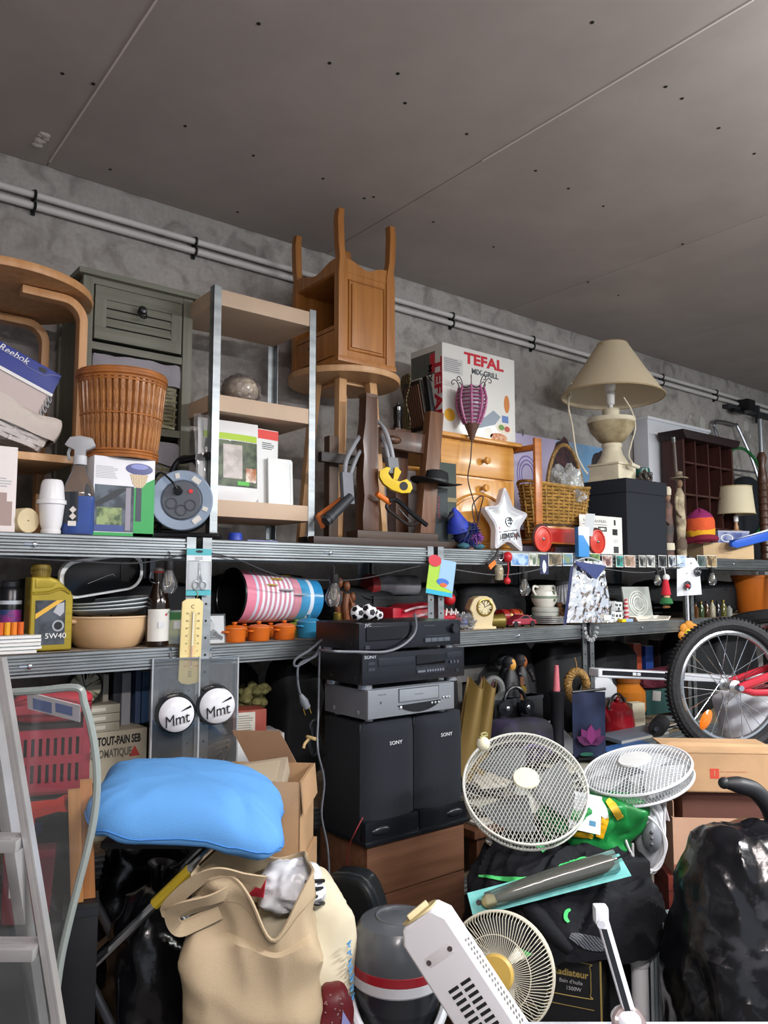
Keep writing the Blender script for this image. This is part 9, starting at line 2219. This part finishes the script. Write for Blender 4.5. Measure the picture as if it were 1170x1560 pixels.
for i in range(46):mb.box(wh_/2-0.004,wh_/2+0.0012,-0.018,-0.008,L_h-0.10-i*0.011,L_h-0.095-i*0.011).box(wh_/2-0.004,wh_/2+0.0012,0.0,0.01,L_h-0.105-i*0.011,L_h-0.10-i*0.011)
part('side_slot',mb,M('6a6a66',0.7),hr_,stuff=True)
part('handle_recess',MB().box(-0.035,0.035,-dh_/2-0.001,-dh_/2+0.006,L_h-0.10,L_h-0.075),M('c6c4c6',0.45),hr_,bevel=0.006);[part('recess_hole',MB().cyl((xs_,-dh_/2-0.002,L_h-0.088),(xs_,-dh_/2,L_h-0.088),0.006,n=10),M('4a4040',0.6),hr_)for xs_ in(-0.03,0.03)]
dlp=part('dial_well',MB().lathe([(0.036,0.0),(0.038,0.004),(0.030,0.003),(0.0,0.003)],30,T(0,0,L_h-0.0)@Matrix.Diagonal((1.3,0.9,1,1))),M('c9b98a',0.45),hr_);part('dial_knob',MB().box(-0.028,0.028,-0.007,0.007,0.003,0.016,T(0,0,L_h,0,0,25)),M('d0c49c',0.45),dlp,bevel=0.003)
part('foot',MB().box(-wh_/2-0.03,wh_/2+0.03,-dh_/2-0.03,dh_/2+0.03,-0.02,0.005),HW,hr_,bevel=0.006)
# lidded bin
o=atd(606,1480,2.02);zt=atd(606,1407,1.98).z;pb_=thing('lidded_bin','dark bin with a grey domed lid, red band and white carrying handle','bin',Vector((o.x,o.y,0)),RC);Rp=0.122
part('bin_body',MB().lathe([(0,0),(Rp*0.9,0),(Rp*0.95,zt-0.2),(0,zt-0.2)],40),M('15181d',0.3),pb_)
part('white_band',MB().lathe([(Rp*0.97,zt-0.155),(Rp*1.0,zt-0.15),(Rp*1.0,zt-0.128),(Rp*0.97,zt-0.126)],40),M('b8b9be',0.3),pb_);part('red_band',MB().lathe([(Rp*0.97,zt-0.128),(Rp*1.0,zt-0.126),(Rp*1.0,zt-0.105),(Rp*0.98,zt-0.103)],40),M('8a1c26',0.3),pb_);part('clear_wall',MB().lathe([(Rp*0.95,zt-0.2),(Rp*0.97,zt-0.155)],40),M('23262b',0.2),pb_)
part('domed_lid',MB().lathe([(Rp*0.99,zt-0.104),(Rp*1.01,zt-0.08),(Rp*0.97,zt-0.04),(Rp*0.8,zt-0.012),(Rp*0.5,zt-0.002),(0,zt)],44),M('4a4e53',0.25,coat=0.3),pb_);part('lid_ridge',MB().torus(Rp*0.45,0.004,36,5,T(0,0,zt-0.002)),M('54585e',0.25),pb_)
part('carry_handle',MB().tube(smooth_path([(-Rp*1.03,0,zt-0.10),(-Rp*1.08,-0.03,zt-0.16),(-Rp*0.7,-0.11,zt-0.235),(0,-0.14,zt-0.265),(Rp*0.7,-0.11,zt-0.235),(Rp*1.08,-0.03,zt-0.16),(Rp*1.03,0,zt-0.10)]),0.012,8),M('c6c9cf',0.4),pb_);part('handle_pivot',MB().sphere((-Rp,0,zt-0.11),0.02,0.6,1,1).sphere((Rp,0,zt-0.11),0.02,0.6,1,1),M('c6c9cf',0.4),pb_)
# black oval case
o=atd(535,1440,2.24);zt2=atd(540,1328,2.25).z;oc_=thing('oval_case','tall black oval hard case standing against the cabinet','case',Vector((o.x,o.y,0)),RC-radians(20))
def ovp(k):return[(0.125*k*cos(a),zt2/2+(zt2/2)*(0.02+0.98*k if k<1 else 1)*sin(a))for a in[2*pi*q/44 for q in range(44)]]
part('shell',MB().prism([(math.copysign(abs(x/0.125)**0.6,x)*0.125,z)for x,z in ovp(1)],-0.05,0.05),M('14181a',0.3),oc_,bevel=0.02,seg=4,angle=60);part('seam',MB().tube([(math.copysign(abs(x/0.125)**0.6,x)*0.127,-0.02,z)for x,z in ovp(1)],0.004,5,True),M('23282a',0.3),oc_)
# red glitter bag
o=atd(505,1545,1.86);rg=thing('red_glitter_bag','dark red sequinned bag with a lilac tag squeezed beside the bin','bag',Vector((o.x,o.y,0.3)),RC);hr2=atd(515,1500,1.86).z-0.3
part('bag_body',soft_block(0.09,0.1,hr2,0.015,18,40,30,3),M('5c141c',0.45),rg)
mb=MB();q_=random.Random(3)
for k in range(160):a=q_.uniform(pi,2*pi);z=q_.random()*hr2;mb.lathe([(0,0),(0.0022,0)],5,T(0.046*cos(a),0.05*sin(a)-0.002,z,90,0,math.degrees(a)+90))
part('sequins',mb,M('d8b8b8',0.2,0.7),rg,stuff=True);part('lilac_tag',MB().add([(0.03,-0.056,hr2*0.9),(0.06,-0.05,hr2*0.75),(0.065,-0.05,hr2*0.4),(0.02,-0.058,hr2*0.6)],[(0,1,2,3)]),M('8d90c4',0.5),rg,solid=0.002)
rgs=carton('plinth_box','low dark box under the red sequinned bag',0.1,0.12,0.299,M('1f2226',0.6),Vector((o.x,o.y,0)),RC)
# radiator carton
cn=atd(916,1500,2.12);hrc=atd(916,1466,2.12).z
rdb=thing('radiator_carton','black radiator carton with gold outlines and lettering','box',Vector((cn.x,cn.y,0)),RC-radians(22));BKC=M('14161a',0.5);GLD=M('b09a5a',0.4,0.3)
wr_=0.34;part('carton_body',MB().box(-wr_,0,0,0.20,0,hrc),BKC,rdb,bevel=0.003)
def rl(u,v):
    q=atd(u,v,2.06);return q.z
zr0=hrc
part('gold_edge',MB().box(-0.0035,0.0012,-0.0012,0.003,0,hrc),GLD,rdb)
part('gold_outline',MB().tube(smooth_path([(-wr_+0.01,-0.0008,zr0-0.012),(-0.05,-0.0008,zr0-0.012),(-0.03,-0.0008,zr0-0.022),(-0.028,-0.0008,zr0-0.06),(-0.03,-0.0008,zr0-0.095),(-0.05,-0.0008,zr0-0.105),(-wr_+0.01,-0.0008,zr0-0.105)],5),0.0014,4).tube([(-wr_+0.01,-0.0008,zr0-0.15),(-0.17,-0.0008,zr0-0.15),(-0.165,-0.0008,zr0-0.132),(-0.02,-0.0008,zr0-0.132)],0.001,4),GLD,rdb)
text('Radiateur',0.025,GLD,rdb,(-0.083,-0.0006,zr0-0.045),bold=0.0006);text("Bain d'huile",0.014,M('a8a8ac',0.4),rdb,(-0.082,-0.0006,zr0-0.068));text('1500W',0.014,M('a8a8ac',0.4),rdb,(-0.075,-0.0006,zr0-0.086))
part('side_print',MB().box(0.0,0.0008,0.03,0.12,zr0-0.13,zr0-0.06,None),M('3a3a28',0.5,c2='16181a',vs=20),rdb)
# jacket heap
o=atd(868,1385,2.30);zj0=hrc+0.012
jk=thing('black_jacket','black jacket with neon green trim heaped over the radiator carton','jacket',Vector((o.x,o.y+0.02,zj0)),RC-radians(6));JK=M('0e1016',0.8,bump=0.25,bs=60,spec=0.3)
hJ=atd(850,1275,2.35).z-zj0;wJ,dJ=0.58,0.38
def jck(s,t):
    a=2*pi*s;ph=pi/2*t
    x=cos(a)*cos(ph)**0.6;y=sin(a)*cos(ph)**0.6;z=sin(ph)
    hh_=hJ*(0.52+0.48*(0.5+0.5*y))*(1-0.22*x)
    q=Vector((x*wJ/2,y*dJ/2,z*hh_))
    w_=Vector((q.x*0.7+q.y*0.7,(q.y-q.x)*2.2,q.z*1.3))
    f=0.12*(0.45-abs(nz(w_,5,4)))+0.035*(0.4-abs(nz(w_,11,6)))+0.006*nz(q,24,1)
    edge=(1-z)**2*0.10*nz((cos(a)*2.2,sin(a)*2.2,0),1,5)
    drop=-0.022*(1-z)*(1+nz((cos(a)*2,sin(a)*2,0),1))
    return(q.x*(1+f+edge),q.y*(1+f+edge),q.z+f*(0.35+0.65*z)+drop)
jm=part('cloth_heap',MB().grid(jck,150,70,cu=True),JK,jk)
def ribbon_on(hit,centre,widths,root,nm,mat,n=10,off=0.005,solid=0.002):
    """strip of cloth laid on a surface, along a surveyed centre line"""
    P=[Vector((u,v,0))for u,v in centre];S=smooth_path(P,n);W=smooth_path([Vector((w,0,0))for w in widths],n);rows=[]
    for i,p in enumerate(S):
        d=(S[min(i+1,len(S)-1)]-S[max(i-1,0)]).normalized();sd=Vector((-d.y,d.x,0));row=[hit((p+sd*W[i].x*k).x,(p+sd*W[i].x*k).y,off)for k in(-1,-0.33,0.33,1)]
        if None not in row:rows.append(row)
    if len(rows)<2:return None
    vs=[v for r_ in rows for v in r_];fs=[(4*i+j,4*i+j+1,4*i+j+5,4*i+j+4)for i in range(len(rows)-1)for j in range(3)]
    return part(nm,MB().add(vs,fs),mat,root,solid=solid)
jhit=caster(jm,jk);NG=M('46c46a',0.6)
ribbon_on(jhit,[(729,1334),(760,1338),(790,1341),(815,1345)],[1.5,3,5,7],jk,'neon_trim',NG)
ribbon_on(jhit,[(838,1332),(862,1322),(885,1316),(896,1308)],[2,7,8,3],jk,'neon_trim',NG)
ribbon_on(jhit,[(817,1286),(824,1292),(829,1297)],[4,4.5,4],jk,'neon_trim',NG)
ribbon_on(jhit,[(756,1412),(768,1432),(785,1447),(812,1456)],[2,6,7,2],jk,'neon_trim',NG)
ribbon_on(jhit,[(868,1385),(862,1389),(861,1398),(866,1405)],[2,3,3,2],jk,'neon_trim',NG)
ribbon_on(jhit,[(868,1425),(895,1435),(920,1440)],[4,11,9],jk,'mesh_panel',M('5c6068',0.6,c2='1a1c22',vs=60,wave='DIAGONAL'),off=0.003)
part('sleeve',MB().tube(smooth_path([jhit(u,v,-0.008)for u,v in((790,1365),(810,1385),(835,1415),(870,1450))if jhit(u,v,0)is not None],8),[0.016+0.012*sin(pi*k/24)for k in range(25)],14),JK,jk)
# umbrella pack on the jacket
_h=jhit(828,1352,0.04);o=(Matrix.Translation(jk.location)@jk.rotation_euler.to_matrix().to_4x4())@_h if _h is not None else atd(828,1358,1.98);um=thing('umbrella_pack','folded umbrella on a teal hanging card lying across the jacket','umbrella',o,rot=(Matrix.Rotation(RC,4,'Z')@Matrix.Rotation(radians(-14),4,'Y')@Matrix.Rotation(radians(-38),4,'X')).to_euler())
Lu=0.415*(o-EYE).dot(_fw)/1.98
part('backing_card',MB().prism([(-Lu/2,-0.032),(Lu/2,-0.032),(Lu/2-0.01,0.032),(-Lu/2,0.032)],0,0.002),M('5aa8a6',0.5,c2='6cb8b4',vs=30),um,smooth=False);part('hang_hole',MB().lathe([(0,0),(0.008,0)],12,T(-Lu/2+0.025,-0.0005,0,90)),BLACK,um,smooth=False)
part('umbrella_roll',MB().tube([(-Lu*0.34,-0.012,-0.004),(-Lu*0.2,-0.014,0.0),(0.05,-0.016,0.008),(Lu*0.36,-0.018,0.012),(Lu*0.42,-0.018,0.014)],[0.010,0.016,0.021,0.024,0.012],14),M('2b2d24',0.45,var=0.3,vs=20),um);part('handle',MB().sphere((-Lu*0.38,-0.012,-0.006),0.018,1.3,0.8,1),M('b0a878',0.5),um);part('shaft_tip',MB().cyl((Lu*0.42,-0.018,0.014),(Lu*0.54,-0.02,0.02),0.004,0.002,8),BLACKP,um)
part('clear_wrap',MB().tube([(-Lu*0.4,-0.013,-0.004),(0,-0.016,0.006),(Lu*0.44,-0.018,0.012)],[0.022,0.027,0.029],14),clear_film('dfe6da',0.08,0.06),um)
# green and yellow carrier bags with leaflets
o=atd(900,1245,2.44);gcb=thing('green_carrier_bag','green and yellow carrier bag crumpled below the fans','bag',Vector((o.x,o.y,o.z-0.10)),RC);gbm=part('bag_film',soft_block(0.30,0.16,0.17,0.06,30,80,50,3),M('1c7a3a',0.35),gcb);ghit=caster(gbm,gcb)
ribbon_on(ghit,[(912,1275),(917,1260),(921,1245)],[6,6,5],gcb,'yellow_stripe',M('d8a41c',0.35))
ribbon_on(ghit,[(925,1220),(936,1232),(945,1246)],[4,6,5],gcb,'yellow_stripe',M('d8b03a',0.35))
ribbon_on(ghit,[(866,1268),(885,1270),(902,1274)],[3,4,3],gcb,'yellow_stripe',M('d8a41c',0.35))
ribbon_on(ghit,[(912,1222),(918,1235),(922,1246)],[4,6,4],gcb,'white_splash',M('d0d4d0',0.4))
gcs=carton('storage_tub','plain dark tub under the green carrier bag',0.3,0.2,o.z-0.101,M('1b1d21',0.6),Vector((o.x,o.y,0)),RC);
o2=atd(893,1238,2.33);lfp=thing('leaflet_bundle','white leaflets with blue boxes resting on the green carrier bag','leaflet',o2,rot=(radians(-25),radians(12),RC));part('sheet',MB().box(-0.05,0.045,-0.002,0.002,-0.055,0.055),M('c9ced4',0.5),lfp);part('blue_box',MB().box(-0.03,-0.01,-0.0028,-0.002,-0.035,-0.02).box(0.01,0.03,-0.0028,-0.002,-0.035,-0.02),M('2a6a8c',0.5),lfp,smooth=False);lines(lfp,-0.04,0.035,-0.01,0.045,6,LGREY,-0.0021)
# cartons at the right
o=atd(1085,1290,2.66);zc0=atd(1085,1318,2.62).z;rzc=RC-radians(4)
mbx=thing('red_brown_box','reddish-brown wooden box under the open carton at the right','box',Vector((o.x,o.y,0)),rzc);part('box_body',MB().box(-0.19,0.2,-0.14,0.14,0,zc0-0.002),wood('6c2c22','55201a',1.2,'Z',0.5,(0.6,1,5)),mbx,bevel=0.003);part('lid_line',MB().box(-0.191,0.201,-0.141,0.141,zc0-0.05,zc0-0.047),M('3a1410',0.6),mbx)
oc2=thing('deep_carton','open brown carton with a dark inside on the reddish-brown box','box',Vector((o.x,o.y,zc0)),rzc);hC=atd(1085,1238,2.6).z-zc0;wC=0.34;CARD2=M('b8937a',0.8,var=0.08,vs=5)
for a in((-wC/2,wC/2,-0.14,-0.136),(-wC/2,wC/2,0.136,0.14),(-wC/2,-wC/2+0.004,-0.136,0.136),(wC/2-0.004,wC/2,-0.136,0.136)):part('carton_wall',MB().box(*a,0,hC),CARD2,oc2)
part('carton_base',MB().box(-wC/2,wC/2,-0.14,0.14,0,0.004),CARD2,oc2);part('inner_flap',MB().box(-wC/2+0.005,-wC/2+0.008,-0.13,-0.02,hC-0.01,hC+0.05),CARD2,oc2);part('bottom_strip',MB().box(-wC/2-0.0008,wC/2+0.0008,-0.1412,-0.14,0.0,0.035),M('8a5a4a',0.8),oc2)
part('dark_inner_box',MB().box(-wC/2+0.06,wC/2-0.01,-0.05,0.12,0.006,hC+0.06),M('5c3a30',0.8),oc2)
uc=thing('upper_carton','pale brown carton with a red number label and open flaps','box',Vector((o.x,o.y,zc0))+Matrix.Rotation(rzc,3,'Z')@Vector((0.03,0.02,hC+0.062)),rzc);zu0=atd(1090,1207,2.6).z;uc.location.z=max(uc.location.z,zu0);hU=atd(1090,1150,2.6).z-uc.location.z;wU=0.29
part('carton_front',MB().box(-wU/2,wU/2,-0.10,-0.096,0,hU),CARD,uc);part('carton_back',MB().box(-wU/2,wU/2,0.14,0.144,0,hU),CARD,uc);part('carton_side',MB().box(-wU/2,-wU/2+0.004,-0.096,0.14,0,hU),CARD,uc);part('carton_side',MB().box(wU/2-0.004,wU/2,-0.096,0.14,0,hU),CARD,uc);part('carton_base',MB().box(-wU/2,wU/2,-0.1,0.144,0,0.004),CARD,uc)
part('top_flap',MB().prism([(-wU/2-0.05,0),(wU/2+0.06,0),(wU/2+0.06,0.02),(-wU/2,0.032)],0,0.002,T(0,0.0,hU,-62)),CARD,uc,smooth=False);part('top_panel',MB().box(-wU/2-0.03,wU/2+0.05,-0.09,0.15,hU,hU+0.004),CARD,uc);part('side_flap',slab(Vector((-wU/2,-0.0,0.0)),Vector((-wU/2-0.03,0.0,hU)),0.002,0.09),CARD,uc)
part('red_label',MB().box(-0.055,-0.025,-0.1008,-0.1,hU*0.36,hU*0.62),M('b8422e',0.6),uc,smooth=False);text('1',0.026,CARD,uc,(-0.04,-0.1012,hU*0.49));scribble(uc,-0.02,0.07,hU*0.54,0.006,M('b05a44',0.6),-0.1,10,3,0.0009);scribble(uc,-0.02,0.04,hU*0.42,0.006,M('b05a44',0.6),-0.1,7,4,0.0009)
scf=thing('crumpled_paper','crumpled pale tissue paper spilling out left of the labelled carton','paper',uc.location+Matrix.Rotation(rzc,3,'Z')@Vector((-wU/2-0.055,-0.06,0.06)),0.4);part('tissue',crumple(0.045,0.9,0.4,2.5,44,50,30),M('c0ae98',0.8),scf);part('tissue_tail',MB().tube(smooth_path([(-0.02,-0.03,0.0),(-0.06,-0.04,0.01),(-0.08,-0.03,0.03)]),[0.012-0.0005*k for k in range(17)],6),M('b8a48c',0.8),scf)
# black curved strap handle
o=atd(1140,1210,2.15);sth=thing('black_handle','thick black curved handle arching over the bin bag','handle',o);part('curved_grip',MB().tube(smooth_path([atd(u,v,2.15)-o for u,v in((1103,1193),(1125,1196),(1150,1205),(1172,1232),(1185,1275))]),[0.012+0.012*min(1,k/8)for k in range(33)],12),M('1a1c1f',0.5),sth);part('grip_end',MB().sphere(atd(1103,1193,2.15)-o,0.016),M('1a1c1f',0.5),sth)
sth.name='curved_strap_bag';sth['category']='bag strap'
# big bin bag
o=atd(1138,1420,2.02);bin_bag('bin_bag','big glossy black bin bag at the right',Vector((o.x+0.03,o.y,0)),0.40,0.36,atd(1130,1285,1.98).z,14,0.06,'0d0e12',RC,False)
# concertina file, white pipe, lamp arm, white table
o=atd(1012,1450,2.28);zf=atd(1012,1398,2.26).z;cf=thing('concertina_file','grey concertina file standing beside the big bin bag','file',Vector((o.x,o.y,0)),RC-radians(10))
for k in range(10):part('pleat',slab(Vector((-0.05+0.011*k,-0.02,0.0)),Vector((-0.045+0.011*k,-0.02,zf)),0.0045,0.05-0.002*(k%2)),M('8d9aa0' if k%2 else 'a9b4b8',0.5),cf)
o=atd(975,1500,2.20);wpp=thing('white_pipe','fat white plastic pipe standing beside the concertina file','pipe',Vector((o.x,o.y,0)),RC);zp2=atd(975,1440,2.2).z;part('tube',MB().lathe([(0.024,0),(0.024,zp2),(0.021,zp2),(0.021,0)],24),M('d0d2d6',0.35),wpp);part('socket_collar',MB().lathe([(0.0245,zp2-0.06),(0.028,zp2-0.055),(0.028,zp2-0.005),(0.0245,zp2)],24),M('d0d2d6',0.35),wpp)
o,plw=atd(935,1556,1.72),None
wtb=thing('white_table','white laminated table top in front of the fans','table',Vector((o.x,o.y,0)),RC);ztw=o.z
part('table_top',MB().box(-0.235,0.50,-0.5,0.0,ztw-0.03,ztw),M('c6c9d2',0.35),wtb,bevel=0.004)
for sx in(-0.22,0.46):
    for sy in(-0.47,-0.05):part('leg',MB().box(sx,sx+0.035,sy,sy+0.035,0,ztw-0.03),WHITE,wtb)
oL=atd(955,1556,1.66);ll=thing('folding_led_lamp','slim white folding lamp arm with a black inlay on the white table','lamp',oL,RC)
a1=Matrix.Rotation(-RC,4,'Z')@(atd(915,1392,1.72)-oL);a0=Matrix.Rotation(-RC,4,'Z')@(atd(958,1540,1.66)-oL)
part('arm',slab(a0,a1,0.013,0.010),M('ccced4',0.3),ll,bevel=0.004);part('black_inlay',slab(a0+Vector((-0.004,-0.0115,0.0)),a0.lerp(a1,0.86)+Vector((-0.004,-0.0115,0)),0.006,0.001),BLACKP,ll)
part('hinge_head',MB().cbox((0,0,0),(0.03,0.03,0.036),Matrix.Translation(a1)),M('d6d8de',0.3),ll,bevel=0.006);part('hinge_pin',MB().cyl(a1+Vector((-0.004,-0.018,-0.016)),a1+Vector((-0.004,-0.012,-0.016)),0.009,n=14),M('b8bac0',0.3),ll)
part('base_joint',MB().sphere((0,0,0.006),0.034,1,1,0.7),M('c9cbd0',0.3),ll);part('clear_coil',MB().torus(0.026,0.012,24,8,T(0,-0.015,0.0,60)),M('8a7a78',0.1,alpha=0.7),ll)

flush_texts()
